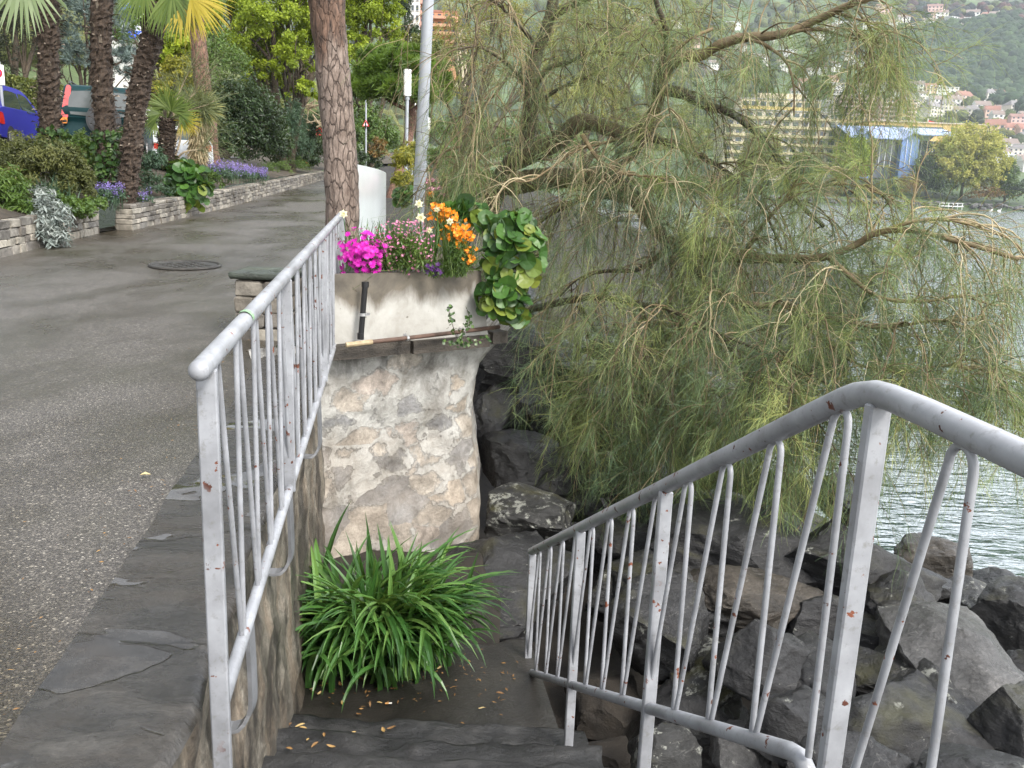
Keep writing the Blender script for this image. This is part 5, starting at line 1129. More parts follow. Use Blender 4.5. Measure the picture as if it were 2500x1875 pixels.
# dark green off-roader, rear towards us with the spare wheel
pos = at(222, 330, 20.6) + np.array([-.326 * 1.92, .945 * 1.92, 0]); pos[2] = at(222, 184, 20.6)[2] - 1.74
sv, W = car('dark green off-roader with red tail lamps and covered spare wheel', pos, rad(109), [(-1.9, .42), (1.85, .4), (1.9, .8), (1.75, .98), (.85, 1.05), (-1.85, 1.08), (-1.92, .9)], [(-1.9, .95), (1.0, .95), (.55, 1.35), (.2, 1.68), (-.2, 1.74), (-1.6, 1.74), (-1.82, 1.6)], .9, (.006, .030, .034), .34, (-1.25, 1.25),
    dict(col='green', h=1.74, side=[('side_window', [(-1.6, 1.08), (-.45, 1.06), (-.45, 1.56), (-1.45, 1.58)], glass), ('door_window', [(-.35, 1.06), (.7, 1.06), (.3, 1.55), (-.35, 1.58)], glass)],
         rear=[('rear_window', [(-.6, 1.08), (.6, 1.08), (.55, 1.58), (-.55, 1.58)], -2.0, .13, plain('pale_rear_glass', (.08, .09, .09), .08, 0, .3, 1.2)), ('tail_light', [(-.80, 1.02), (-.66, 1.0), (-.56, 1.66), (-.66, 1.68)], -1.99, .12, redl), ('tail_light', [(.80, 1.02), (.66, 1.0), (.56, 1.66), (.66, 1.68)], -1.99, .12, redl),
               ('indicator', [(-.82, .88), (-.68, .88), (-.67, 1.0), (-.80, 1.0)], -2.02, 0, oral), ('indicator', [(.82, .88), (.68, .88), (.67, 1.0), (.80, 1.0)], -2.02, 0, oral), ('bumper', [(-.82, .42), (.82, .42), (.82, .62), (-.82, .62)], -2.05, 0, trim)]))
mb = MB(); tube(mb, [W((-1.98, -.08, .98)), W((-2.14, -.08, .98))], .36, 30); tube(mb, [W((-2.14, -.08, .98)), W((-2.165, -.08, .98))], .32, 30); sw = mb.build('spare_wheel', trim, sv)
for poly in ([(-.02, 1.12), (-.14, 1.3), (-.30, 1.26), (-.24, 1.18), (-.3, 1.1)], [(.05, .76), (-.3, .76), (-.3, .87), (.05, .87)]):
    V = np.array([(-2.17, y, z) for y, z in poly]); mb = MB(); n = len(V); mb.add(W(V), [list(range(n))]); mb.add(W(np.vstack([V, V + [.01, 0, 0]])), [[i, (i + 1) % n, n + (i + 1) % n, n + i] for i in range(n)]); mb.build('red_emblem', redl, sw)
for s in (-1, 1):
    mb = MB(); tube(mb, smoothline([W((-1.6, s * .62, 1.75)), W((-1.45, s * .62, 1.81)), W((.0, s * .62, 1.81)), W((.15, s * .62, 1.75))], 14), .02, 8); mb.build('roof_rail', trim, sv)
    mb = MB(); c = W((.62, s * .95, 1.12)); ball(mb, c, (.12, .07, .09)); mb.build('wing_mirror', trim, sv)
pos = at(388, 345, 27) ; pos[2] = at(392, 276, 27)[2] - 1.42
car('white car parked beyond the yucca, red tail lamp showing', pos, rad(112), [(-2.0, .3), (1.9, .28), (1.95, .62), (1.7, .85), (.9, .98), (-1.8, 1.02), (-2.03, .85)], [(-1.6, .9), (1.1, .9), (.4, 1.35), (-.1, 1.42), (-1.0, 1.4)], .85, (.46, .48, .50), .3, (-1.3, 1.3),
    dict(col='white', h=1.42, side=[('side_window', [(-1.2, .98), (.7, .97), (.2, 1.3), (-.95, 1.32)], glass)], rear=[('rear_window', [(-.6, 1.0), (.6, 1.0), (.5, 1.3), (-.5, 1.3)], -1.72, .9, glass), ('tail_light', [(.35, .72), (.78, .74), (.78, .9), (.38, .86)], -2.06, 0, redl), ('tail_light', [(-.35, .72), (-.78, .74), (-.78, .9), (-.38, .86)], -2.06, 0, redl), ('number_plate', [(-.26, .55), (.26, .55), (.26, .66), (-.26, .66)], -2.07, 0, MAT['lampw'])]))

mb = MB(); n = 420; y = np.concatenate([RNG.uniform(1.5, 7, 140), RNG.uniform(11, 40, 200), RNG.uniform(3, 20, 80)]); x = np.concatenate([railx(y[:140]) - .55 - np.abs(RNG.normal(0, .12, 140)), bedx(y[140:340]) + .05 + np.abs(RNG.normal(0, .12, 200)) + np.where(y[140:340] > 16, .36, 0), RNG.uniform(-5.5, -1.8, 80)])
B = np.column_stack([x, y, GRADE * y + .012]); leaves(mb, B, RNG.normal(size=(n, 3)) * [1, 1, .15], RNG.normal(size=(n, 3)) * .3 + [0, 0, 1], RNG.uniform(.006, .022, n), RNG.uniform(.003, .010, n), 0, RNG.random(n) * .45); stuff(mb.build('path_debris', LM['litter']), 'bits of leaf and grit along the edges of the asphalt path', 'litter')
# ------------------------------------------------------------------ garden on the left of the path
plant('shrub', 'rounded bronze green clipped shrub at the left edge behind the stone wall', 'shrub', [(95, 372, 95, 72, 15.2), (25, 350, 70, 62, 15.4), (165, 395, 36, 55, 15.0)], 'brown', 22000, .075, .026, 260, .07, shell=.22)
plant('shrub', 'loose fresh green shrub with narrow leaves at the left edge', 'shrub', [(18, 425, 48, 68, 13.0), (45, 460, 34, 40, 12.9)], 'mid', 2600, .13, .026, 90, .10)
plant('silver_plant', 'silvery felt leaved plant spilling over the stone wall', 'plant', [(100, 475, 50, 54, 13.0), (108, 515, 38, 40, 12.85), (92, 432, 34, 30, 13.2)], 'silver', 2800, .105, .028, 120, .09, up=.9)
t = thing('iris', 'dark narrow leaved iris clump behind the silvery plant', 'plant', at(105, 450, 14.6)); mb = MB()
for k in range(5): blades(mb, at(80 + k * 14, 455, 14.6), 22, .62, (.4, 1.6), .03, spread=.1)
mb.build('leaves', LM['bluegreen'], t)
plant('ground_ivy', 'low bright green creeper draping over the wall right of the silvery plant', 'plant', [(160, 458, 44, 22, 14.2), (200, 440, 34, 20, 14.7), (130, 440, 40, 24, 14.0)], 'mid', 2600, .06, .045, 90, .1)
def flowerpatch(name, label, blobs, petal, n, green='mid', spike=.0, fs=.03, g2=1500):
    cs = [(at(px, py, d), np.array([rx * ppx(d), rx * ppx(d) * .9, ry * ppx(d)])) for px, py, rx, ry, d in blobs]; t = thing(name, label, 'flowers', cs[0][0] - [0, 0, cs[0][1][2]]); mb = MB(); mg = MB()
    for c, r in cs:
        foliage(mg, c - [0, 0, r[2] * .35], r * [1, 1, .8], g2 // len(cs), .09, .03, 50, .14); k = n // len(cs); B = c + RNG.uniform(-1, 1, (k, 3)) * r * [.95, .8, .5]
        if spike:
            for j in range(7): P = B + [0, 0, spike * j / 7] + RNG.normal(size=B.shape) * .008; leaves(mb, P, RNG.normal(size=P.shape), RNG.normal(size=P.shape), fs, fs * .8)
            ribbons(mg, np.stack([B - [0, 0, .25], B], 1), np.full((k, 2), .008))
        else: florets(mb, B + [0, 0, r[2] * .4], RNG.normal(size=B.shape) * .5 + [0, -.5, 1], fs, 5)
    mb.build('blooms', LM[petal], t); mg.build('leaves', LM[green], t); return t
flowerpatch('catmint', 'violet blue flowering catmint beside the gap in the stone wall', [(232, 415, 36, 18, 15.8), (285, 425, 40, 16, 17.2)], 'lav', 210, 'bluegreen', .12, .03, 1800)
flowerpatch('lavender', 'band of purple lavender along the top of the stone wall', [(478, 368, 34, 16, 24.2), (520, 374, 36, 14, 26.5), (552, 378, 24, 10, 29)], 'lav', 330, 'bluegreen', .22, .04, 2400)
for (lab, bl_, mt, n, L, W) in (('dark leafy bush between the left and middle palm trunks', [(160, 320, 44, 44, 18.2), (180, 345, 40, 44, 17.8)], 'mid', 2600, .11, .06),
        ('low leafy bush between the middle and leaning palm trunks', [(255, 330, 30, 50, 18.6), (258, 400, 24, 40, 17.4)], 'mid', 1700, .10, .05),
        ('mixed grey green bush below the leaning palm', [(320, 400, 50, 34, 18.8), (330, 355, 40, 40, 20)], 'bluegreen', 2600, .09, .03),
        ('yellow green bush right of the round leaved plant', [(465, 390, 28, 24, 24), (452, 375, 26, 24, 24.5)], 'mid', 1600, .08, .03),
        ('grassy green mound at the end of the lavender', [(595, 362, 40, 18, 37), (640, 358, 36, 20, 44)], 'mid', 2400, .12, .02),
        ('dark dense evergreen bush behind the lavender', [(540, 265, 72, 92, 33), (500, 230, 46, 60, 33), (575, 315, 56, 52, 34), (490, 310, 36, 46, 30)], 'dark', 16000, .14, .065),
        ('blue green feathery bush left of the pine trunk', [(628, 280, 28, 66, 42), (650, 300, 26, 50, 44)], 'bluegreen', 4200, .24, .03),
        ('dark green bush left of the pine trunk', [(670, 300, 34, 60, 54), (650, 345, 44, 24, 46), (600, 300, 30, 60, 40), (690, 330, 30, 40, 56)], 'dark', 6000, .2, .09),
        ('golden yellow bush behind the leaning palm', [(385, 165, 42, 42, 30), (345, 215, 32, 32, 27.5), (330, 195, 30, 30, 29)], 'yellow', 5000, .12, .07),
        ('green bush filling behind the parked cars', [(430, 210, 46, 60, 34), (480, 150, 60, 70, 36)], 'mid', 5000, .14, .06),
        ('bright green leafy bush far along the path', [(790, 285, 44, 62, 47), (760, 300, 34, 56, 45), (835, 300, 30, 50, 49)], 'mid', 6500, .17, .1),
        ('rust tinged bush far along the path', [(818, 322, 18, 24, 43)], 'rust', 1200, .15, .07),
        ('dark bush at the bend of the path', [(800, 345, 34, 30, 44), (770, 345, 30, 32, 42)], 'dark', 2600, .16, .07),
        ('yellow green bush at the foot of the slim path lamp', [(876, 350, 26, 26, 19), (888, 325, 20, 20, 20), (862, 335, 16, 16, 19.5)], 'yellow', 3600, .07, .03),
        ('yellow green bush low beside the lamp post', [(872, 392, 24, 22, 16.5)], 'yellow', 1900, .06, .03),
        ('loose green bush right of the lamp post', [(955, 350, 40, 36, 19), (985, 390, 34, 34, 16)], 'mid', 3000, .08, .03),
        ('low green planting on the bank behind the weeping tree', [(1120, 395, 60, 22, 24), (1230, 400, 70, 20, 32), (1350, 402, 70, 20, 42), (1470, 405, 80, 20, 55)], 'mid', 5200, .2, .09),
        ('yellow flowering planting on the bank behind the weeping tree', [(1190, 380, 30, 12, 30), (1300, 385, 40, 12, 40), (1420, 390, 40, 12, 50)], 'yellow', 1800, .16, .09),
        ('broad dark green planting along the lake edge', [(1010, 420, 50, 30, 14), (960, 425, 40, 26, 12.6), (1060, 395, 50, 34, 17)], 'mid', 3600, .08, .035)):
    plant('bush', lab, 'shrub', bl_, mt, n, L, W, max(40, n // 45), .10)
bergenia('leafy_cabbage', 'blue green cabbage like plant at the foot of the lamp post', [(874, 424, 22, 18, 14.2, 46)], at(874, 440, 14.2), .085, 1, 0)
flowerpatch('honesty', 'pink purple flowers right of the lamp post', [(930, 405, 20, 20, 12.8), (945, 420, 22, 16, 12.6)], 'pink', 160, 'mid', 0, .035, 900)
flowerpatch('wallflower', 'small orange flowers at the foot of the lamp post', [(922, 425, 12, 10, 12.2)], 'orange', 60, 'mid', 0, .03, 300)
flowerpatch('poppy', 'few red flowers at the foot of the bush left of the pine trunk', [(690, 295, 8, 22, 53), (655, 352, 14, 8, 46)], 'red', 26, 'mid', 0, .09, 200)
# yucca with thatched stem, second stem, broom, red pine
t = thing('yucca', 'spiky yucca ball on a straw thatched stem', 'plant', at(428, 350, 24)); c = at(436, 235, 24); mb = MB(); n = 520; D = nrm(RNG.normal(size=(n, 3)) + [.1, -.1, .25]); L = RNG.uniform(.46, .64, n)
ribbons(mb, grow(c + D * .05, D, L, 5, .25, .03), np.tile(np.array([.038, .044, .036, .022, .004]), (n, 1)), 0, RNG.random(n)); mb.build('leaves', LM['yucca'], t)
mb = MB(); P = smoothline([at(428, 352, 24), at(428, 310, 24), at(432, 260, 24)], 20); tube(mb, P, np.linspace(.24, .13, 20), 14, rough=.12); n = 900; i = RNG.integers(2, 20, n); a = RNG.uniform(0, 6.28, n); o = np.stack([np.cos(a), np.sin(a), np.zeros(n)], -1)
ribbons(mb, grow(P[i] + o * .1, o * .7 + [0, 0, -.7] + RNG.normal(size=(n, 3)) * .2, RNG.uniform(.2, .4, n), 5, 3, .05), np.full((n, 5), .016)); mb.build('thatch', LM['straw'], t)
t = thing('palm_tree', 'short shaggy palm between the leaning palm and the yucca', 'palm', at(360, 350, 20.4)); mb = MB(); palmtrunk(mb, [at(360, 352, 20.4), at(360, 300, 20.4), at(362, 255, 20.4)], .17, stubs=80); mb.build('trunk', [BK['palm'], BK['palmstub']], t)
for k, (hx, hy, ux, uz, R, mt) in enumerate(((370, 240, .4, 1, 52, 'frond'), (345, 245, -.7, .5, 50, 'frond'), (388, 248, 1, .2, 50, 'frond'), (398, 262, 1, -.5, 42, 'frondy'), (360, 232, -.1, 1, 56, 'frond'), (335, 262, -1, -.3, 44, 'frond'))):
    h = at(hx, hy, 20.2); mb = MB(); R *= ppx(20.2); fan(mb, h, (ux, -.2, uz), (.1, -1, .3), R, 26, 3.2, .5 / R, .055 * R, 0); tube(mb, [at(362, 258, 20.4), h], .012, 5); mb.build('frond', LM[mt], t)
t = thing('broom', 'airy grey green broom bush with long bare stems leaning over the yucca', 'shrub', at(365, 370, 21.2)); mb = MB(); mg = MB(); tips = []
for pts in ([(362, 365), (378, 310), (388, 250), (420, 185), (470, 140)], [(368, 365), (385, 320), (395, 270), (405, 220), (440, 180)], [(365, 365), (372, 330), (384, 280), (400, 245), (450, 225)], [(372, 360), (400, 330), (430, 320), (470, 290)], [(362, 360), (372, 300), (378, 240), (395, 180), (430, 130)]):
    P = smoothline([at(x, y, 21.2) + [0, RNG.normal(0, .1), 0] for x, y in pts], 24); tube(mb, P, np.linspace(.03, .008, 24), 7); k = 60; i = RNG.integers(10, 24, k); tips.append((P[i], nrm(P[np.minimum(i + 1, 23)] - P[i - 1])))
B = np.concatenate([a for a, b in tips]); D = np.concatenate([b for a, b in tips]); G = grow(B, D + RNG.normal(size=B.shape) * .55, RNG.uniform(.3, .9, len(B)), 7, .6, .12); ribbons(mg, G, np.full((len(B), 7), .008)); NB = 900; j = RNG.integers(0, len(B), NB); k = RNG.integers(2, 7, NB)
ribbons(mg, grow(G[j, k], (G[j, k] - G[j, k - 1]) * 6 + RNG.normal(size=(NB, 3)) * .45, RNG.uniform(.15, .45, NB), 4, .8, .12), np.full((NB, 4), .005)); mb.build('stems', BK['tan'], t, smooth=True); mg.build('twigs', LM['broom'], t)
t = thing('pine_tree', 'reddish pine trunk standing behind the yucca', 'tree', at(456, 352, 26.5)); mb = MB(); P = smoothline([at(456, 360, 26.5), at(448, 270, 26.5), at(434, 150, 26.5), at(424, 40, 26.5), at(418, -80, 26.5)], 30); tube(mb, P, np.linspace(.27, .19, 30), 18, rough=.05); mb.build('trunk', BK['red'], t, smooth=True)
mb = MB(); sprays(mb, at(420, -120, 26.5), (2, 2, .7), 160, .2, .01, 30, .12, needles=16); mb.build('crown', LM['pine'], t)
t = thing('broken_branches', 'pile of pale dry branches beside the path left of the pine trunk', 'branches', at(655, 280, 45)); mb = MB()
for k in range(26): a = at(RNG.uniform(615, 690), RNG.uniform(215, 285), 45); tube(mb, smoothline([a, a + RNG.normal(size=3) * [.45, .1, .3], a + RNG.normal(size=3) * [.9, .1, .7]], 7), np.linspace(.045, .015, 7), 5)
mb.build('branches', BK['tan'], t)
# clipped hedge beyond the street
A, B_ = at(-60, 150, 27), at(262, 214, 40); h = thing('clipped_hedge', 'long clipped yellow green hedge across the street behind the cars', 'hedge', (A + B_) / 2 * [1, 1, 0] + [0, 0, 2]); mb = MB(); n = 16000; u = RNG.random(n)[:, None]; P = A * (1 - u) + B_ * u; ax_ = nrm((B_ - A) * [1, 1, 0]); sd = np.array([ax_[1], -ax_[0], 0]); top = RNG.random(n) < .3
P = P + sd * np.where(top, RNG.uniform(-.8, .2, n), .2 + RNG.normal(0, .03, n))[:, None] - np.array([0, 0, 1]) * np.where(top, RNG.normal(0, .03, n), RNG.uniform(0, 1.9, n))[:, None]; Nn = np.where(top[:, None], [0, 0, 1.0], sd) + RNG.normal(size=(n, 3)) * .5
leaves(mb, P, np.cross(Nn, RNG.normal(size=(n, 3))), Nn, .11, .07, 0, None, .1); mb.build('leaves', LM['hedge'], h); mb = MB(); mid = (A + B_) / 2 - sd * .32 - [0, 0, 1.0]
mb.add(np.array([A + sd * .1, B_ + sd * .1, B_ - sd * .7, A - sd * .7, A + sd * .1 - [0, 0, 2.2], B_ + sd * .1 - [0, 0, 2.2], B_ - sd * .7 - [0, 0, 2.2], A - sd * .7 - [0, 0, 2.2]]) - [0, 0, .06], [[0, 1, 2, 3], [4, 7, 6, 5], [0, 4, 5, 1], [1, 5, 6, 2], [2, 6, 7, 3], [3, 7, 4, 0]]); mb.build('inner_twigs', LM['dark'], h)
def tree(label, blobs, mat, n, L, W, d, kind='leaf', bark='wood', r0=.2, nl=6, basex=None, clusters=150, spread=.08, name='tree', shell=.35, needles=12, depth=1.0):
    px = basex if basex is not None else blobs[0][0]; c = at(px, 300, d); b0 = np.array([c[0], d, float(hillz(c[0], d)) - .2]); return plant(name, label, 'tree', blobs, mat, n, L, W, clusters, spread, kind, b0, bark, r0, nl, None, shell, 'crown', needles, depth=depth)
tree('dark yew filling the top left corner', [(30, 70, 75, 100, 34), (90, 20, 50, 90, 35), (-30, 120, 60, 60, 33)], 'yew', 9000, .15, .035, 34, 'spray', clusters=260, needles=1)
tree('blue grey spruce behind the palm trunks', [(205, 60, 65, 95, 37), (170, 130, 50, 60, 36.5), (240, 140, 55, 60, 37), (200, -30, 45, 60, 37)], 'spruce', 900, .22, .03, 37, 'spray', clusters=240, needles=14, spread=.07)
tree('small bright green tree behind the leaning palm', [(365, 105, 40, 28, 31), (340, 135, 28, 22, 30.5), (395, 90, 36, 26, 31)], 'lime', 1600, .2, .14, 31, r0=.09, clusters=60)
tree('big bright lime green tree left of the pine trunk', [(590, 60, 100, 80, 44), (650, 130, 60, 60, 43), (545, 110, 60, 60, 45), (680, 30, 60, 60, 46), (500, 40, 60, 70, 46), (620, -30, 110, 60, 45), (655, 200, 40, 40, 43), (560, 160, 50, 40, 44), (690, 90, 40, 60, 45), (610, 110, 70, 50, 46)], 'lime', 36000, .17, .10, 44, r0=.26, nl=7, basex=620, clusters=420, spread=.06)
tree('bright lime green tree right of the pine trunk', [(800, 50, 70, 70, 52), (770, 120, 50, 50, 50), (845, 90, 34, 46, 53), (760, 20, 50, 60, 52), (790, -30, 80, 50, 52), (770, 185, 40, 40, 50)], 'lime', 24000, .19, .11, 52, r0=.22, nl=6, clusters=320, spread=.06)
tree('dark trees behind the lime green crowns', [(470, 90, 70, 100, 52), (560, 180, 80, 80, 50), (430, 30, 60, 80, 54), (320, 60, 60, 70, 52), (250, 60, 50, 80, 56)], 'mid', 9000, .22, .12, 52, r0=.25, clusters=200, basex=480)
t = tree('dark umbrella pine with a domed crown far along the path', [(865, 160, 92, 52, 32), (800, 190, 50, 30, 31.5), (925, 190, 46, 34, 32.5), (860, 200, 80, 26, 31)], 'pine', 2600, .30, .036, 32, 'spray', bark='red', r0=.02, nl=0, clusters=260, needles=16, spread=.055)
for ch in list(t.children):
    if ch.name.startswith('trunk'): bpy.data.objects.remove(ch)
mb = MB(); P = smoothline([at(838, 462, 30), at(845, 430, 30), at(862, 375, 30.4), at(880, 310, 31), at(890, 250, 31.5), at(880, 200, 32)], 30); tube(mb, P, np.linspace(.20, .13, 30), 14, rough=.05)
for e in ((800, 185), (925, 190), (850, 150), (900, 160)): tube(mb, smoothline([P[24], (P[24] + at(*e, 31.8)) / 2 + [0, 0, -.1], at(*e, 31.8)], 10), np.linspace(.08, .03, 10), 7)
mb.build('trunk', BK['red'], t, smooth=True); t.location = P[0]
for ch in t.children: ch.location = -t.location
tree('olive green tree just coming into leaf above the lake path', [(985, 110, 70, 90, 72), (1060, 60, 90, 90, 76), (960, 190, 50, 50, 70), (1150, 120, 90, 110, 80), (1010, 0, 110, 60, 76)], 'olive', 15000, .2, .09, 74, r0=.3, nl=8, clusters=520, spread=.055, basex=1010)
tree('second olive green tree behind the weeping tree', [(1260, 90, 100, 110, 90), (1380, 110, 90, 100, 95), (1320, 20, 120, 60, 92), (1180, 230, 80, 70, 84), (1300, 230, 90, 70, 90)], 'olive', 14000, .24, .11, 90, r0=.35, nl=8, clusters=480, spread=.055)
tree('round clipped pale green tree beyond the umbrella pine', [(905, 100, 40, 26, 62), (945, 120, 40, 30, 62)], 'hedge', 3600, .2, .12, 62, clusters=90, r0=.15)
tree('dark cypress like tree beside the pink villa', [(875, 20, 16, 50, 100), (885, 75, 26, 26, 98)], 'dark', 3600, .3, .12, 100, clusters=90, r0=.2)
tree('green trees at the far end of the lake path', [(1010, 300, 60, 60, 110), (1120, 310, 70, 60, 120), (940, 290, 50, 50, 100), (1230, 330, 70, 50, 130)], 'mid', 9000, .35, .2, 110, clusters=200, r0=.3)

# ------------------------------------------------------------------ villas on the slope at the left
def villa(label, px0, px1, py0, py1, d, wallc, nx, nz, shutters=(.2, .22, .2), extra=None, roofc=(.16, .10, .08), name='villa', balcony=None, group=None):
    a, b_ = at(px0, py1, d), at(px1, py1, d); top = at(px0, py0, d)[2]; w = b_[0] - a[0]; c = (a + b_) / 2; z0 = a[2]; hgt = top - z0; dep = w * .8; t = thing(name, label, 'building', (c[0], d + dep / 2, z0), group)
    wm_ = plain(name + '_wall_' + str(int(px0)), wallc, .85, 0, .06, .3); mb = MB(); box(mb, (c[0], d + dep / 2, (z0 - 4 + top) / 2), (w, dep, top - z0 + 4)); mb.build('wall', wm_, t)
    mb = MB(); box(mb, (c[0], d + dep / 2, top + .1), (w * 1.04, dep * 1.04, .25 + hgt * .012)); mb.build('roof', plain(name + '_roof_' + str(int(px0)), roofc, .8), t); gl = plain('far_window_glass', (.06, .075, .085), .15) if 'fwg' not in MAT else MAT['fwg']; MAT['fwg'] = gl; sm = plain(name + '_frame_' + str(int(px0)), shutters, .7); first = None; fz = hgt / nz; fx = w / nx
    wm2 = MB(); box(wm2, (0, 0, 0), (fx * .5, .10, fz * .52)); fm = MB(); box(fm, (0, -.02, -fz * .30), (fx * .66, .14, fz * .06)); win = wm2.build('window', gl, t, rel=False); sill = fm.build('sill', sm, win, rel=False)
    bal = None
    for i in range(nx):
        for k in range(nz):
            o = win if first is None else copy_tree(win, t); first = 1; o.location = (a[0] + fx * (i + .5) - (c[0]), -dep / 2 - .03, fz * (k + .5))
    if balcony:
        bm_ = plain(name + '_balcony_' + str(int(px0)), balcony, .7)
        for k in range(nz): mb = MB(); box(mb, (c[0], d - .5, z0 + fz * (k + .08)), (w * .98, 1.0, fz * .08)); box(mb, (c[0], d - .98, z0 + fz * (k + .26)), (w * .98, .06, fz * .30)); mb.build('balcony', bm_, t)
    if extra: extra(t, a, b_, c, w, z0, hgt, d, dep, fz, fx)
    return t
def awn(t, a, b_, c, w, z0, hgt, d, dep, fz, fx):
    am = plain('blue_awning_cloth', (.03, .10, .55), .7)
    for (x0, x1, k) in ((.62, 1.15, 1.25), (.7, 1.3, 2.7)):
        mb = MB(); x0 = a[0] + w * x0; x1 = a[0] + w * x1; z = z0 + fz * k; V = np.array([(x0, d - .02, z + .5), (x1, d - .02, z + .5), (x1, d - 1.3, z), (x0, d - 1.3, z), (x1, d - 1.3, z - .25), (x0, d - 1.3, z - .25)]); mb.add(V, [[0, 3, 2, 1]]); mb.add(V, [[3, 5, 4, 2]]); mb.build('awning', am, t)
villa('white house with blue awnings behind the middle palm', 225, 302, -30, 130, 64, (.74, .73, .70), 3, 4, (.6, .6, .6), awn)
villa('white villa with tall windows beside the pink one', 876, 906, -60, 70, 135, (.70, .69, .66), 3, 6, (.5, .5, .48))
villa('pink villa with balconies behind the grey lamp post', 907, 925, -60, 82, 130, (.52, .20, .16), 2, 6, (.6, .45, .38), None, (.3, .12, .1), balcony=(.55, .30, .24))
villa('orange pink apartment house right of the grey lamp post', 926, 985, 25, 110, 140, (.50, .24, .14), 4, 5, (.5, .35, .25), None, (.3, .14, .1), balcony=(.50, .27, .18))
villa('cream house half hidden by the olive tree', 960, 1010, 60, 130, 150, (.60, .52, .40), 3, 4)
# wooded slope behind them
def crown_blob(sub=2, seed=0, amp=.30):
    b = bmesh.new(); bmesh.ops.create_icosphere(b, subdivisions=sub, radius=1.0); V = np.array([v.co[:] for v in b.verts]); Fc = np.array([[v.index for v in f.verts] for f in b.faces]); b.free()
    V = V * (1 + amp * np.array([noise.fractal(Vector(p * 2.6 + seed), 1, 2, 3) for p in V]))[:, None]; return V, Fc
CB = [crown_blob(3, k * 7.3) for k in range(6)]
def farwoodmat(name, lo, mid_, hi):
    m, nt, b = newmat(name); a = nd(nt, 'Attribute', _attribute_name='rnd').outputs['Fac']; n1 = ntex(nt, coord(nt), .35, 5, .7)
    c = mix(nt, 1.0, ramp(nt, a, [(0, lo), (.5, mid_), (1, hi)]), ramp(nt, n1, [(.3, .45), (.55, 1.0), (.75, 1.5)]), 'MULTIPLY'); setin(nt, b, 'Base Color', c); b.inputs['Roughness'].default_value = .9; bump(nt, b, n1, 1.0, 1.5); return m
WOOD = farwoodmat('far_wood_crowns', (.010, .028, .014), (.022, .05, .02), (.05, .088, .03)); WOODM = farwoodmat('mixed_wood_crowns', (.022, .034, .016), (.06, .085, .025), (.14, .15, .04))
def crowns(P, S, mat, name, label):
    mb = MB()
    for p, s in zip(P, S):
        V, Fc = CB[RNG.integers(0, 6)]; mb.add((V * [1, 1, RNG.uniform(.8, 1.25)]) @ rotz(RNG.uniform(0, 6.28)).T * s + p + [0, 0, s * .5], Fc)
    return stuff(mb.build(name, mat, smooth=True), label, 'woodland')
P = []; 
while len(P) < 520:
    y = RNG.uniform(75, 330); x = float(bedx(min(y, 90))) - RNG.uniform(18, 330)
    if x > -y * .75: P.append((x, y, float(hillz(x, y))))
P = np.array(P); crowns(P, RNG.uniform(2.2, 4.6, len(P)), WOODM, 'hillside_wood', 'mixed wood covering the slope behind the villas')

# ------------------------------------------------------------------ the weeping tree over the lake bank
def wl(pts, n=None):
    P = np.array([at(*p) for p in pts]); L = np.linalg.norm(np.diff(P, axis=0), axis=1).sum(); return smoothline(P, n or max(12, int(L / .06)))
WT = thing('weeping_tree', 'big weeping tree with crooked mossy limbs and hanging thread like twigs over the lake bank', 'tree', at(1050, 470, 10.5))
def wbark():
    m, nt, b = newmat('weeping_tree_bark'); co = coord(nt); n1 = ntex(nt, co, 14, 7, .65, .4); a = nd(nt, 'Attribute', _attribute_name='rnd').outputs['Fac']
    c = mix(nt, a, ramp(nt, n1, [(.3, (.018, .014, .010)), (.55, (.055, .042, .030)), (.75, (.11, .085, .06))]), ramp(nt, n1, [(.3, (.13, .09, .045)), (.7, (.27, .20, .11))]))
    L = ntex(nt, co, 9, 7, .7); c = mix(nt, math_(nt, 'MULTIPLY', ramp(nt, L, [(.56, 0.0), (.63, .7)]), math_(nt, 'SUBTRACT', 1.0, a)), c, (.17, .18, .15)); up = nd(nt, 'SeparateXYZ', Vector=nd(nt, 'NewGeometry').outputs['Normal']).outputs[2]
    c = mix(nt, math_(nt, 'MULTIPLY', math_(nt, 'MULTIPLY', ramp(nt, ntex(nt, co, 3, 4), [(.45, 0.0), (.6, .8)]), ramp(nt, up, [(.2, 0.0), (.7, 1.0)])), math_(nt, 'SUBTRACT', 1.0, a)), c, (.05, .055, .012))
    setin(nt, b, 'Base Color', c); b.inputs['Roughness'].default_value = .75; bump(nt, b, n1, .7, .015); return m
WB = wbark()
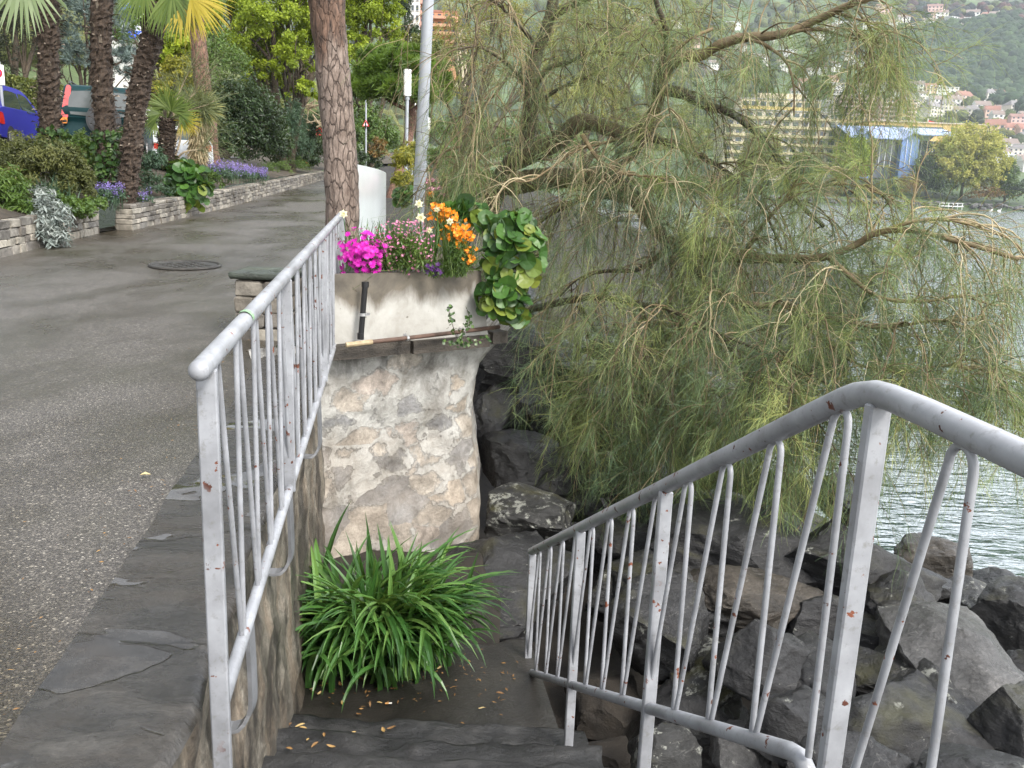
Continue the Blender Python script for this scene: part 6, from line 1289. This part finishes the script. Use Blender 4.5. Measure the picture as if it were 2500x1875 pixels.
# polyline (x, y, distance), radius at start and end, tone of the bark 0 dark .. 1 golden, twig spacing, leafiness, hang length
LIMBS = [
 ([(1040, 500, 10.6), (1072, 405, 10.4), (1108, 345, 10.3), (1138, 290, 10.3), (1150, 200, 10.2), (1162, 110, 10.2), (1186, 45, 10.1), (1204, -50, 10)], .15, .06, .12, .10, .22, 1.1),
 ([(1108, 348, 10.3), (1150, 330, 10.1), (1205, 305, 9.9), (1258, 262, 9.7), (1310, 275, 9.6), (1362, 290, 9.5), (1406, 246, 9.4), (1418, 187, 9.3), (1436, 148, 9.2), (1470, 123, 9.1), (1510, 121, 9.0), (1545, 98, 8.9), (1590, 80, 8.8), (1681, 73, 8.6), (1745, 50, 8.5), (1830, 12, 8.3), (1900, -12, 8.2)], .12, .03, .35, .15, .75, .8),
 ([(1100, 400, 10.3), (1180, 385, 10.0), (1258, 384, 9.8), (1320, 385, 9.6), (1381, 440, 9.4), (1410, 485, 9.2), (1470, 540, 9.0), (1560, 556, 8.7), (1680, 560, 8.3), (1735, 561, 8.1), (1792, 554, 7.9), (1850, 530, 7.8), (1885, 508, 7.7), (1935, 498, 7.6), (1990, 502, 7.5), (2060, 520, 7.4), (2130, 538, 7.3), (2200, 560, 7.2)], .13, .018, .45, .09, 1.0, .95),
 ([(1418, 190, 9.3), (1475, 202, 9.2), (1519, 227, 9.1), (1561, 239, 9.0), (1605, 265, 8.9), (1650, 310, 8.8), (1690, 370, 8.7), (1715, 430, 8.6), (1780, 490, 8.5)], .06, .02, 0, .10, .95, 1.0),
 ([(1470, 540, 9.0), (1530, 610, 8.6), (1600, 650, 8.2), (1700, 655, 7.9), (1800, 680, 7.6), (1900, 700, 7.5), (2000, 690, 7.4), (2110, 690, 7.3)], .05, .012, .4, .075, 1.0, 1.0),
 ([(1100, 680, 10.2), (1230, 650, 9.3), (1300, 640, 9.0), (1380, 655, 8.7), (1450, 665, 8.4), (1530, 705, 8.1), (1620, 740, 7.8), (1700, 780, 7.5), (1790, 830, 7.3)], .05, .012, .15, .08, 1.0, 1.0),
 ([(1148, 215, 10.2), (1130, 175, 10.0), (1109, 150, 9.8), (1064, 112, 9.6), (1026, 98, 9.4), (988, 106, 9.3)], .03, .010, .25, .085, .30, 1.1),
 ([(1150, 195, 10.2), (1185, 150, 10.0), (1232, 136, 9.8), (1290, 115, 9.6), (1350, 118, 9.4)], .035, .012, .3, .10, .55, .9),
 ([(1150, 225, 10.2), (1200, 195, 10.0), (1250, 172, 9.8), (1310, 145, 9.6)], .03, .010, .1, .10, .6, .9),
 ([(1165, 110, 10.2), (1130, 60, 9.9), (1085, 15, 9.6), (1030, -10, 9.4), (970, -10, 9.3)], .03, .010, .1, .09, .25, 1.0),
 ([(1190, 35, 10.1), (1260, 0, 9.7), (1340, -30, 9.4), (1430, -40, 9.2), (1540, -40, 9.0), (1650, -30, 8.8), (1760, -40, 8.6)], .05, .02, .2, .12, .7, 1.0),
 ([(1420, 180, 9.3), (1440, 90, 9.2), (1425, 20, 9.1), (1400, -50, 9.0)], .05, .02, .1, .10, .8, .9),
 ([(1590, 80, 8.8), (1640, 92, 8.7), (1690, 130, 8.6), (1712, 185, 8.5), (1715, 250, 8.5)], .022, .008, .6, .12, .8, .9),
 ([(1690, 73, 8.6), (1760, 62, 8.5), (1830, 78, 8.4), (1890, 92, 8.3), (1925, 90, 8.3)], .022, .007, .7, .09, .9, .6),
 ([(1800, 25, 8.4), (1850, 40, 8.2), (1900, 60, 8.2), (1930, 110, 8.2)], .016, .006, .7, .10, .9, .6),
 ([(1362, 292, 9.5), (1300, 310, 9.4), (1240, 330, 9.3), (1190, 365, 9.2), (1150, 390, 9.1), (1115, 392, 9.0)], .022, .008, .95, .14, .15, .7),
 ([(1258, 292, 9.4), (1288, 336, 9.2), (1333, 370, 9.0), (1381, 380, 8.9), (1426, 382, 8.8), (1470, 404, 8.7), (1510, 450, 8.6)], .026, .008, 1.0, .10, .35, .8),
 ([(1540, 62, 8.8), (1500, 80, 8.8), (1451, 118, 8.8), (1447, 170, 8.8), (1456, 262, 8.8), (1450, 330, 8.8)], .016, .006, .9, .14, .4, .7),
 ([(1425, 250, 9.3), (1370, 330, 9.2), (1330, 370, 9.1), (1400, 440, 9.0), (1440, 520, 8.9), (1450, 600, 8.8)], .045, .014, .05, .09, .8, 1.0),
 ([(1360, 290, 9.5), (1450, 310, 9.3), (1540, 350, 9.0), (1610, 400, 8.8), (1660, 470, 8.6), (1690, 540, 8.5)], .045, .012, .1, .085, .9, 1.1),
 ([(1270, 720, 9.4), (1300, 780, 9.0), (1320, 830, 8.7), (1370, 860, 8.5), (1430, 880, 8.3)], .03, .01, .15, .06, 1.1, .85),
 ([(1440, 720, 8.7), (1500, 800, 8.3), (1560, 850, 8.0), (1640, 880, 7.8), (1720, 900, 7.6)], .03, .010, .15, .065, 1.1, .8),
 ([(1792, 556, 7.9), (1840, 600, 7.7), (1900, 640, 7.6), (1990, 650, 7.5), (2070, 640, 7.4), (2150, 660, 7.3)], .025, .008, .85, .075, .95, .8),
 ([(1890, 508, 7.7), (1960, 480, 7.6), (2040, 470, 7.5), (2120, 490, 7.5), (2190, 520, 7.4), (2230, 580, 7.4)], .02, .007, .9, .09, .6, .7),
 ([(1440, 540, 9.0), (1380, 580, 9.1), (1310, 585, 9.2), (1250, 600, 9.3), (1210, 640, 9.4)], .035, .01, .1, .08, .75, 1.1),
 ([(1700, 660, 7.9), (1780, 740, 7.6), (1860, 790, 7.4), (1950, 800, 7.3), (2040, 790, 7.2), (2110, 800, 7.2)], .02, .007, .5, .06, 1.1, .7),
 ([(1600, 560, 8.7), (1660, 470, 8.5), (1720, 420, 8.4), (1800, 400, 8.3), (1870, 410, 8.2), (1930, 430, 8.2)], .025, .008, .4, .08, 1.0, .9),
 ([(1250, 660, 9.2), (1290, 720, 9.0), (1330, 790, 8.8), (1360, 850, 8.6)], .03, .01, .15, .05, 1.0, 1.3),
 ([(1380, 660, 8.8), (1420, 740, 8.6), (1450, 820, 8.4), (1500, 900, 8.2)], .03, .01, .15, .05, 1.1, 1.2),
 ([(1560, 720, 8.3), (1600, 790, 8.0), (1660, 860, 7.8), (1730, 900, 7.6)], .025, .008, .2, .05, 1.15, 1.0),
 ([(1850, 20, 8.3), (1890, 80, 8.2), (1880, 130, 8.2), (1850, 160, 8.2)], .014, .005, .7, .08, .9, .4),
 ([(1381, 440, 9.4), (1310, 425, 9.6), (1240, 440, 9.8), (1180, 470, 10.0), (1130, 510, 10.1)], .04, .012, .05, .045, .45, .9),
 ([(1110, 150, 9.9), (1070, 200, 9.7), (1020, 260, 9.6), (990, 330, 9.5)], .02, .007, .3, .06, .5, 1.0),
 ([(1140, 300, 10.3), (1090, 300, 10.0), (1040, 330, 9.8), (1000, 380, 9.7)], .025, .008, .2, .06, .6, .9),
]
wm_ = MB(); sB = []; sD = []; sL = []; sT = []; sF = []
for pts, r0, r1, tone, gap, leafy, hang in LIMBS:
    P = wl(pts); n = len(P); jit = np.cumsum(RNG.normal(0, .004, (n, 3)), 0); P = P + jit * np.sin(np.linspace(0, np.pi, n))[:, None]; R = (r1 + (r0 - r1) * (1 - np.linspace(0, 1, n)) ** 1.5) * (1 + .10 * np.array([noise.noise(Vector(p * 3)) for p in P]))
    ts = np.clip(tone + np.linspace(0, .4, n - 1) * (tone > .3), 0, 1); tube(wm_, P, R, 12, 0, True, 0.0, rough=.03); wm_.A[-3][:] = np.repeat(ts, 12); wm_.A[-1][:] = ts[-1]; wm_.A[-2][:] = ts[0]
    L = np.linalg.norm(np.diff(P, axis=0), axis=1).sum(); k = int(L / gap * (1.0)); i = RNG.integers(int(n * (.12 if pts[0][0] != 1100 or pts[0][1] != 680 else .34)), n, k); T = nrm(np.gradient(P, axis=0))[i]; a = RNG.uniform(0, 6.28, k); o = np.stack([np.cos(a), np.sin(a) * .8, RNG.uniform(-.1, .75, k)], -1)
    sB.append(P[i]); sD.append(nrm(o + T * .9)); sL.append(RNG.uniform(.45, 1.5, k) * hang); sT.append(np.full(k, tone)); sF.append(np.full(k, leafy))
wm_.build('limbs', WB, WT, smooth=True)
sB, sD, sL, sT, sF = map(np.concatenate, (sB, sD, sL, sT, sF)); N2 = len(sB); K2 = 16
G = grow(sB, sD, sL, K2, RNG.uniform(1.5, 4.2, N2), .12); wm2 = MB()
tone2 = np.clip(sT * .5 + RNG.uniform(0, .6, N2), 0, 1); rods(wm2, G, np.linspace(1, .22, K2)[None] * (RNG.uniform(.005, .011, N2))[:, None], 0, tone2, 5)
def child(Bp, Gp, Lp, n_per, K, L0, L1, dr, spread, keep=None, lo=.25):
    n, kk = Gp.shape[:2]; j = np.repeat(np.arange(n), n_per) if np.isscalar(n_per) else np.repeat(np.arange(n), n_per); k = RNG.integers(max(1, int(kk * lo)), kk, len(j)); T = Gp[j, k] - Gp[j, k - 1]; T = nrm(T)
    return j, grow(Gp[j, k], T + RNG.normal(size=T.shape) * spread + [0, 0, .1], RNG.uniform(L0, L1, len(j)), K, RNG.uniform(dr[0], dr[1], len(j)), .13)
j3, G3 = child(sB, G, sL, 8, 11, .25, .85, (1.5, 4.5), .75); rods(wm2, G3, np.linspace(1, .3, 11)[None] * RNG.uniform(.0022, .0048, len(j3))[:, None], 0, np.clip(tone2[j3] + RNG.normal(0, .2, len(j3)), 0, 1), 3); lush = np.clip(RNG.normal(1.0, .55, N2), .05, 2.2); leaf3 = sF[j3] * lush[j3] * RNG.uniform(.4, 1.4, len(j3))
wm2.build('twigs', leafmat('weeping_twigs', [(.05, .036, .022), (.15, .11, .06), (.32, .25, .145), (.50, .42, .27)], .75, .05), WT, smooth=True)
mf = MB(); nper = np.clip(RNG.poisson(np.maximum(leaf3, .08) * 31), 0, 130); j4, G4 = child(None, G3, None, nper, 5, .10, .32, (.4, 2.5), .44, lo=.12)
hue2 = RNG.normal(.5, .22, N2)[j3]; tw = np.clip((hue2 + RNG.normal(0, .12, len(G3)))[j4] + RNG.normal(0, .12, len(j4)), 0, 1); ribbons(mf, G4, np.tile(np.array([.0021, .0023, .0022, .0018, .0010]), (len(G4), 1)), 0, tw)
mf.build('foliage', leafmat('thread_leaves', [(.045, .082, .048), (.10, .16, .085), (.175, .24, .105), (.27, .33, .11), (.40, .42, .14)], .55, .3), WT)
print('weeping tree', N2, len(j3), len(j4))
# ------------------------------------------------------------------ the town across the bay
def land(px, py, dmax=2300):
    v = ray(px, py); lo = None
    for d in np.linspace(440, dmax, 900):
        p = EYE + v * (d / v[1])
        if p[2] <= farground(p[0], p[1]): return np.array([p[0], p[1], farground(p[0], p[1])])
    return EYE + v * (dmax / v[1])
FG = plain('far_glass', (.07, .085, .10), .2)
def slab(label, x0, x1, y0, y1, d, wallc, nx, nz, balc=None, roofc=(.35, .34, .33), depth=18, yaw=0.0, wf=.62, pent=None, cat='building', name='apartment_block', group=None):
    """block facing the water; survey corners left, right, top, foot at distance d"""
    a, b_ = at(x0, y1, d), at(x1, y1, d); w = b_[0] - a[0]; top = at((x0 + x1) / 2, y0, d)[2]; z0 = (a[2] + b_[2]) / 2; h = top - z0; c = np.array([(a[0] + b_[0]) / 2, d + depth / 2, z0]); t = thing(name, label, cat, c, group); t.rotation_euler = (0, 0, yaw)
    wm_ = plain('wall_' + str(int(x0)) + str(int(y0)), wallc, .85, 0, .05, .1); mb = MB(); box(mb, (0, 0, (h - 12) / 2), (w, depth, h + 12)); mb.build('wall', wm_, t, rel=False)
    mb = MB(); box(mb, (0, 0, h + .3), (w * 1.02, depth * 1.04, .6)); r_ = mb.build('roof', plain('roof_' + str(int(x0)) + str(int(y0)), roofc, .8), t, rel=False)
    if pent: mb = MB(); box(mb, (w * pent[0], 0, h + .6 + pent[2] / 2), (w * pent[1], depth * .6, pent[2])); mb.build('penthouse', wm_, t, rel=False)
    fx, fz = w / nx, h / nz; m0 = MB(); box(m0, (0, 0, 0), (fx * wf, .3, fz * .5)); win = None
    for k in range(nz):
        for i in range(nx):
            if win is None: win = m0.build('window', FG, t, rel=False); o = win
            else: o = win.copy(); COL.objects.link(o); o.parent = t
            o.location = (-w / 2 + fx * (i + .5), -depth / 2 - .02, fz * (k + .55))
    if balc:
        bm_ = plain('balcony_' + str(int(x0)) + str(int(y0)), balc, .7)
        for k in range(nz): mb = MB(); box(mb, (0, -depth / 2 - .8, fz * (k + .04)), (w * .99, 1.6, fz * .08)); box(mb, (0, -depth / 2 - 1.55, fz * (k + .18)), (w * .99, .12, fz * .28)); mb.build('balcony', bm_, t, rel=False)
    return t
# balconied hotel in steps
slab('large cream hotel with yellow balconies, widest lower floors, behind the twigs', 1560, 1800, 240, 352, 505, (.55, .50, .40), 12, 6, (.50, .44, .27), depth=26)
slab('upper recessed storeys of the cream hotel with yellow edges', 1600, 1772, 216, 238, 520, (.60, .52, .36), 9, 1, (.54, .42, .16), depth=18, pent=(.0, .55, 3.2), name='hotel_upper_storey')
slab('pink apartment block with white balcony grid, leftmost of the pair', 1812, 1898, 206, 256, 700, (.62, .44, .40), 9, 6, (.66, .52, .50), depth=16)
slab('pink apartment block with white balcony grid, right one of the pair', 1900, 1976, 214, 262, 690, (.62, .46, .40), 8, 5, (.66, .54, .52), depth=16)
slab('ochre end wall building between the two pink blocks', 1945, 1958, 220, 264, 680, (.62, .48, .28), 1, 3, depth=14, name='building')
slab('white older block with grey roof left of the pink blocks', 1784, 1816, 196, 226, 720, (.66, .65, .62), 5, 4, roofc=(.20, .18, .17), depth=18)
slab('ochre flat roofed building above the blue hall, left end', 1795, 1875, 250, 288, 560, (.56, .44, .24), 7, 3, depth=20, name='building')
slab('long tan flat roofed hall behind the blue one', 1872, 2128, 266, 304, 540, (.58, .40, .17), 3, 1, roofc=(.52, .44, .38), depth=40, wf=.8, name='hall')
# blue hall with folded gables
d = 478; a, b_ = at(1832, 358, d), at(2062, 358, d); t = thing('market_hall', 'big hall with light blue metal roof and blue glazed gables by the far shore', 'hall', (a + b_) / 2); w = b_[0] - a[0]; zt = at(1940, 281, d)[2]; ze = at(1940, 301, d)[2]; zb = a[2]; X0 = a[0]; bl_ = plain('blue_panel', (.15, .25, .50), .4, .0, .1, .2); rf = plain('blue_metal_roof', (.26, .34, .58), .5, .2, .06, .2)
seg = [(0, .06, 0), (.06, .20, 1), (.20, .48, 0), (.48, .64, 1), (.64, 1.0, 0)]
for (u0, u1, g) in seg:
    x0, x1 = X0 + w * u0, X0 + w * u1; mb = MB()
    if g:
        m_ = x0 + (x1 - x0) * .55; V = np.array([(x0, d, zb - 6), (x1, d, zb - 6), (x1, d, ze), (m_, d, ze + (zt - ze) * .75), (x0, d, ze)]); V2 = V + [0, 6, 0]; mb.add(V, [[0, 1, 2, 3, 4]]); mb.add(np.vstack([V, V2]), [[i, (i + 1) % 5, 5 + (i + 1) % 5, 5 + i] for i in range(5)]); mb.build('blue_gable', bl_, t)
        mb = MB(); box(mb, (m_, d - .3, (zb + ze) / 2), (.25, .3, ze - zb)); box(mb, ((x0 + m_) / 2, d - .3, (zb + ze) / 2), (.18, .3, ze - zb)); mb.build('mullion', MAT['lampw'], t)
    else:
        box(mb, ((x0 + x1) / 2, d + 7, (zb - 6 + ze) / 2), (x1 - x0 - .1, 6, ze - zb + 6)); mb.build('glass_front', FG, t)
        for k in range(1, max(2, int((x1 - x0) / 3))): mb = MB(); box(mb, (x0 + 3 * k, d + 3.8, (zb + ze) / 2), (.22, .3, ze - zb)); mb.build('mullion', MAT['lampw'], t)
mb = MB(); row = [];
for (u, dz) in ((-.02, 0), (.055, 0), (.137, 1), (.20, 0), (.48, 0), (.568, 1), (.645, .75), (1.02, .75)): row.append((X0 + w * u, d - 1.5, ze + .3 + (zt - ze) * .75 * dz))
row = np.array(row); bk = row.copy(); bk[:, 1] = d + 22; bk[:, 2] = zt + 3; grid(mb, np.stack([row, bk])); grid(mb, np.stack([bk, bk + [0, 20, -8]])); grid(mb, np.stack([row - [0, 0, .5], row])); mb.build('roof', rf, t)
c = at(2003, 292, 600); t = thing('flag_pole', 'tall white flag pole with red flag before the grey houses', 'flag pole', c); mb = MB(); top = at(2005, 256, 600); tube(mb, [c - [0, 0, 4], top], .35, 8); mb.build('pole', MAT['lampw'], t); mb = MB(); X = np.array([[(top[0] + .4 + u * 4, top[1] + .3 * math.sin(u * 6), top[2] - 1 - v * 8 - u * 1.0) for u in np.linspace(0, 1, 6)] for v in (0, 1)]); grid(mb, X); grid(mb, X[::-1] + [0, .1, 0]); mb.build('flag', plain('flag_red', (.5, .03, .03), .7), t)

# houses of the slope: five kinds built once, then copied
def house_proto(w, dp, h, rh, wallc, roofc, key, nx=3, nz=2, hip=False):
    mb = MB(); box(mb, (0, 0, h / 2 - 3), (w, dp, h + 6), 0); o = 1.08; r = np.array([(-w / 2 * o, -dp / 2 * o, h - .3), (w / 2 * o, -dp / 2 * o, h - .3), (w / 2 * o, dp / 2 * o, h - .3), (-w / 2 * o, dp / 2 * o, h - .3), (-w / 2 * o * (.45 if hip else 1), 0, h + rh), (w / 2 * o * (.45 if hip else 1), 0, h + rh)])
    mb.add(r, [[0, 1, 5, 4], [2, 3, 4, 5]], 1); mb.add(r, [[1, 2, 5], [3, 0, 4]], 1 if hip else 0); mb.add(r, [[3, 2, 1, 0]], 1)
    for k in range(nz):
        for i in range(nx): box(mb, (-w / 2 + w / nx * (i + .5), -dp / 2, h / nz * (k + .55)), (w / nx * .42, .3, h / nz * .5), 2)
    box(mb, (w * .2, dp * .1, h + rh * .8), (.9, .9, rh * .9), 0)
    o = mb.build('house', [plain('house_wall_' + key, wallc, .85, 0, .05, .1), plain('house_roof_' + key, roofc, .85, 0, .15, .2), FG]); return o
PR = dict(w=(house_proto(13, 10, 6.5, 3.6, (.70, .69, .66), (.20, .16, .14), 'w'), 'white house with a brown gabled roof on the far slope', 'white houses on the far slope'),
          g=(house_proto(15, 11, 9, 4.5, (.60, .56, .50), (.19, .18, .18), 'g', 4, 3, True), 'tall cream house with a grey hipped roof in the far town', 'cream houses of the far town'),
          f=(house_proto(20, 11, 6, .6, (.74, .74, .73), (.62, .62, .61), 'f', 5, 2), 'low white flat roofed house on the far slope', 'flat roofed white houses on the far slope'),
          r=(house_proto(13, 10, 7, 4.0, (.60, .42, .34), (.24, .12, .09), 'r'), 'house with a red tiled roof on the far slope', 'red roofed houses on the far slope'),
          p=(house_proto(16, 12, 12, 3, (.62, .42, .38), (.22, .13, .11), 'p', 4, 4), 'tall pink house on the far slope', 'pink houses on the far slope'))
HS = [('w', 2032, 42), ('f', 2060, 52), ('w', 2078, 56), ('f', 2092, 50), ('w', 2112, 58), ('f', 2130, 52), ('w', 2150, 46), ('f', 2166, 52), ('w', 2010, 62), ('w', 1985, 58), ('p', 1905, 40), ('f', 1880, 58), ('w', 1860, 52), ('w', 1838, 64), ('f', 1816, 58), ('w', 1790, 74), ('w', 1768, 84), ('f', 1745, 64), ('p', 2016, 40), ('w', 2100, 42), ('r', 2128, 44), ('f', 2140, 64), ('w', 2060, 68), ('w', 2085, 70), ('f', 2118, 70), ('w', 1930, 62), ('w', 1950, 52), ('f', 1965, 66),
      ('w', 1748, 166), ('f', 1768, 158), ('w', 1800, 150), ('w', 1830, 128), ('f', 1850, 140), ('w', 1880, 152), ('f', 1900, 148), ('r', 1795, 185), ('f', 1805, 195), ('w', 1840, 200), ('w', 1860, 205), ('w', 1900, 196), ('f', 2020, 198), ('r', 2008, 200), ('f', 2044, 204), ('w', 1978, 200), ('w', 1990, 215), ('r', 1962, 218), ('w', 1935, 212), ('g', 1985, 236), ('g', 1960, 232), ('w', 2020, 232), ('g', 2042, 246), ('g', 2010, 256), ('w', 2062, 232), ('r', 2078, 226), ('g', 2096, 258), ('w', 2072, 252), ('r', 2120, 214), ('g', 2135, 222), ('r', 2150, 220), ('w', 2118, 244), ('r', 2140, 254), ('w', 2166, 248), ('g', 2186, 250), ('r', 2200, 240), ('w', 2155, 266), ('r', 2146, 292), ('r', 2180, 296), ('r', 2208, 300), ('p', 2196, 282), ('w', 2212, 262), ('g', 2210, 320),
      ('f', 2150, 326), ('w', 2170, 332), ('g', 2196, 344), ('f', 2178, 354), ('w', 2204, 366), ('w', 2160, 346), ('f', 2215, 340), ('w', 2222, 372), ('g', 1750, 230), ('w', 1720, 212), ('r', 1735, 190), ('w', 1690, 150), ('f', 1700, 120), ('w', 1660, 90), ('w', 1640, 140), ('f', 1580, 60), ('w', 1600, 110), ('w', 1540, 150), ('r', 1500, 100), ('w', 1460, 60), ('f', 1380, 50), ('w', 1330, 90), ('w', 1420, 140)]
PUT = set()
for k, x, y in HS:
    pr, lab, grp = PR[k]; p = land(x, y)
    o = pr if k not in PUT else pr.copy()
    if k in PUT: COL.objects.link(o)
    PUT.add(k); o.location = p; s = RNG.uniform(.85, 1.25); o.scale = (s, s, s); o.rotation_euler = (0, 0, RNG.uniform(-.5, .5)); tag(o, lab, 'house', grp)
for k, (pr, lab, grp) in PR.items(): assert k in PUT
# woods and town trees
def pinr(x0, x1, y0, y1): return RNG.uniform(x0, x1), RNG.uniform(y0, y1)
P = []; S = []
for k in range(2600):
    x = RNG.uniform(1890, 2330); e0 = np.interp(x, [1890, 1950, 2060, 2212, 2330], [150, 82, 62, 40, 30]); e1 = np.interp(x, [1890, 1960, 2060, 2140, 2212, 2330], [165, 188, 196, 226, 252, 262]); p = land(x, RNG.uniform(e0, e1)); P.append(p); S.append(RNG.uniform(5.5, 9.5))
crowns(np.array(P), S, WOOD, 'forest_spur', 'dense green forest on the steep spur above the far town')
P = []; S = []
hs_ = np.array([(x, y) for _, x, y in HS])
while len(P) < 1300:
    x, y = RNG.uniform(1250, 2300), RNG.uniform(-40, 330)
    if noise.noise(Vector((x * .012, y * .03, 3))) < -.12 or np.min(np.hypot(hs_[:, 0] - x, (hs_[:, 1] - y - 3) * 1.5)) < 11: continue
    p = land(x, y)
    if p[1] < 560: continue
    P.append(p); S.append(RNG.uniform(3.5, 7.5))
crowns(np.array(P), S, WOODM, 'scattered_wood', 'scattered trees and hedges between the houses of the far slope')
P = []; S = []
for k in range(160): x = RNG.uniform(1950, 2300); P.append(land(x, RNG.uniform(20, 66))); S.append(RNG.uniform(5, 8))
crowns(np.array(P), S, farwoodmat('dark_conifer_wood', (.012, .02, .022), (.02, .032, .03), (.10, .035, .035)), 'dark_wood', 'dark bluish trees and a few copper beeches among the highest houses')
P = []; S = []
for k in range(420): x = RNG.uniform(-1100, 1250); P.append(land(x, RNG.uniform(-60, 330))); S.append(RNG.uniform(6, 12))
crowns(np.array(P), S, WOODM, 'slope_wood', 'wood on the slope far behind the weeping tree')
def shoretree(label, px, py, rx, ry, d, mat, n, L, base, r0=.6, nl=10, cl=260, sp=.06):
    c = at(px, py, d); r = np.array([rx * ppx(d), rx * ppx(d), ry * ppx(d)]); b0 = np.array([at(base, 430, d)[0], d, 0.0]); t = thing('tree', label, 'tree', b0); mb = MB(); foliage(mb, c, r, n, L, L * .6, cl, sp, 0, .3); foliage(mb, c - [0, 0, r[2] * .35], r * [.85, .85, .6], n // 2, L, L * .6, cl // 2, sp, 0, .3); mb.build('crown', LM[mat], t)
    mb = MB(); limbs(mb, b0, c, r, nl, r0); mb.build('trunk', BK['far'], t, smooth=True)
shoretree('big yellow green willow on the far shore', 2092, 352, 78, 82, 462, 'willow', 18000, 1.3, 2075, .9, 16, 420, .05)
shoretree('bright green tree in front of the blue hall', 1842, 348, 42, 58, 458, 'lime', 8000, 1.2, 1842)
shoretree('green tree right of the yellow green willow', 2172, 392, 26, 50, 464, 'mid', 4000, 1.2, 2172)
shoretree('dark tree left of the yellow green willow', 2000, 378, 30, 46, 460, 'dark', 4000, 1.1, 2002)
shoretree('small olive tree at the corner of the blue hall', 1880, 330, 14, 34, 470, 'olive', 1600, 1.1, 1880)
shoretree('round green tree left of the white block', 1772, 195, 26, 30, 640, 'mid', 2400, 1.6, 1772)
shoretree('yellow green tree before the left part of the cream hotel', 1645, 345, 46, 62, 460, 'olive', 7000, 1.2, 1645)
shoretree('green tree before the right part of the cream hotel', 1735, 375, 40, 44, 458, 'mid', 5000, 1.2, 1735)
for k, (px, py, rx, ry) in enumerate(((1960, 405, 34, 30), (2040, 408, 34, 28), (1905, 412, 40, 26), (2130, 420, 40, 18), (2205, 415, 34, 28), (1840, 418, 40, 20), (1780, 415, 50, 26), (1700, 410, 60, 34), (1620, 400, 60, 36), (1540, 400, 60, 36))):
    d = 452; c = at(px, py, d); t = thing('bush', 'dark green bush on the far shore below the buildings', 'bush', c - [0, 0, ry * ppx(d)], 'bushes on the far shore'); mb = MB(); foliage(mb, c, np.array([rx, rx * .6, ry]) * ppx(d), 1800, .9, .5, 70, .08); mb.build('leaves', LM['dark' if k % 3 else 'rust'] if k != 0 else LM['rust'], t)
mb = MB(); n = 420
for k in range(n):
    x = at(1480 + (2330 - 1480) * k / n, 450, 440)[0]; V, Fc = CB[k % 6]; mb.add(V * RNG.uniform(.7, 1.7) * [1.2, 1, .7] + [x + RNG.normal(0, 1), 407 + np.clip(x, -400, 400) * .12 + RNG.uniform(0, 14), -2.8 + RNG.uniform(0, 2.4)], Fc)
stuff(mb.build('shore_riprap', MAT['rockl']), 'grey riprap stones along the far waterline', 'rocks')
dj = 428; t = thing('jetty', 'small white bathing jetty at the far waterline below the willow', 'jetty', at(2055, 448, dj)); a, b_ = at(2030, 440, dj), at(2078, 448, dj); mb = MB(); box(mb, (a + b_) / 2 + [0, 0, -.3], (b_[0] - a[0], 2.5, .35)); mb.build('deck', MAT['lampw'], t)
for u in np.linspace(0, 1, 6): mb = MB(); p = a * (1 - u) + b_ * u; p[2] = (a[2] + b_[2]) / 2; tube(mb, [p + [0, 0, 1.2], p - [0, 0, 3]], .14, 6); mb.build('post', MAT['lampw'], t)
mb = MB(); box(mb, (a + b_) / 2 + [0, -1.1, 1.1], (b_[0] - a[0], .12, .14)); mb.build('rail', MAT['lampw'], t)
for k, (px, py) in enumerate(((2140, 455), (2158, 456))):
    c = onz(px, py, WATER); t = thing('swan', 'white swan floating off the far riprap', 'swan', c, 'swans near the far shore'); mb = MB(); ball(mb, c + [0, 0, .15], (.8, .4, .4)); tube(mb, smoothline([c + [.6, 0, .3], c + [.9, 0, .8], c + [.8, 0, 1.1], c + [1.1, 0, 1.05]], 10), .1, 6); mb.build('body', MAT['lampw'], t)

# ------------------------------------------------------------------ air between here and the far slope
def haze():
    m = bpy.data.materials.new('pale_air'); m.use_nodes = True; nt = m.node_tree; nt.nodes.remove(nt.nodes['Principled BSDF']); v = nt.nodes.new('ShaderNodeVolumePrincipled'); v.inputs['Color'].default_value = (.80, .86, .95, 1); v.inputs['Density'].default_value = HAZE; v.inputs['Anisotropy'].default_value = .1
    nt.links.new(v.outputs[0], nt.nodes['Material Output'].inputs['Volume']); mb = MB(); box(mb, (250, 1250, 375), (3600, 2900, 766)); o = mb.build('haze', m); o['kind'] = 'stuff'; o['label'] = 'thin pale haze over the lake and the far slope'; o['category'] = 'haze'; return o
HAZE = .00013
haze()
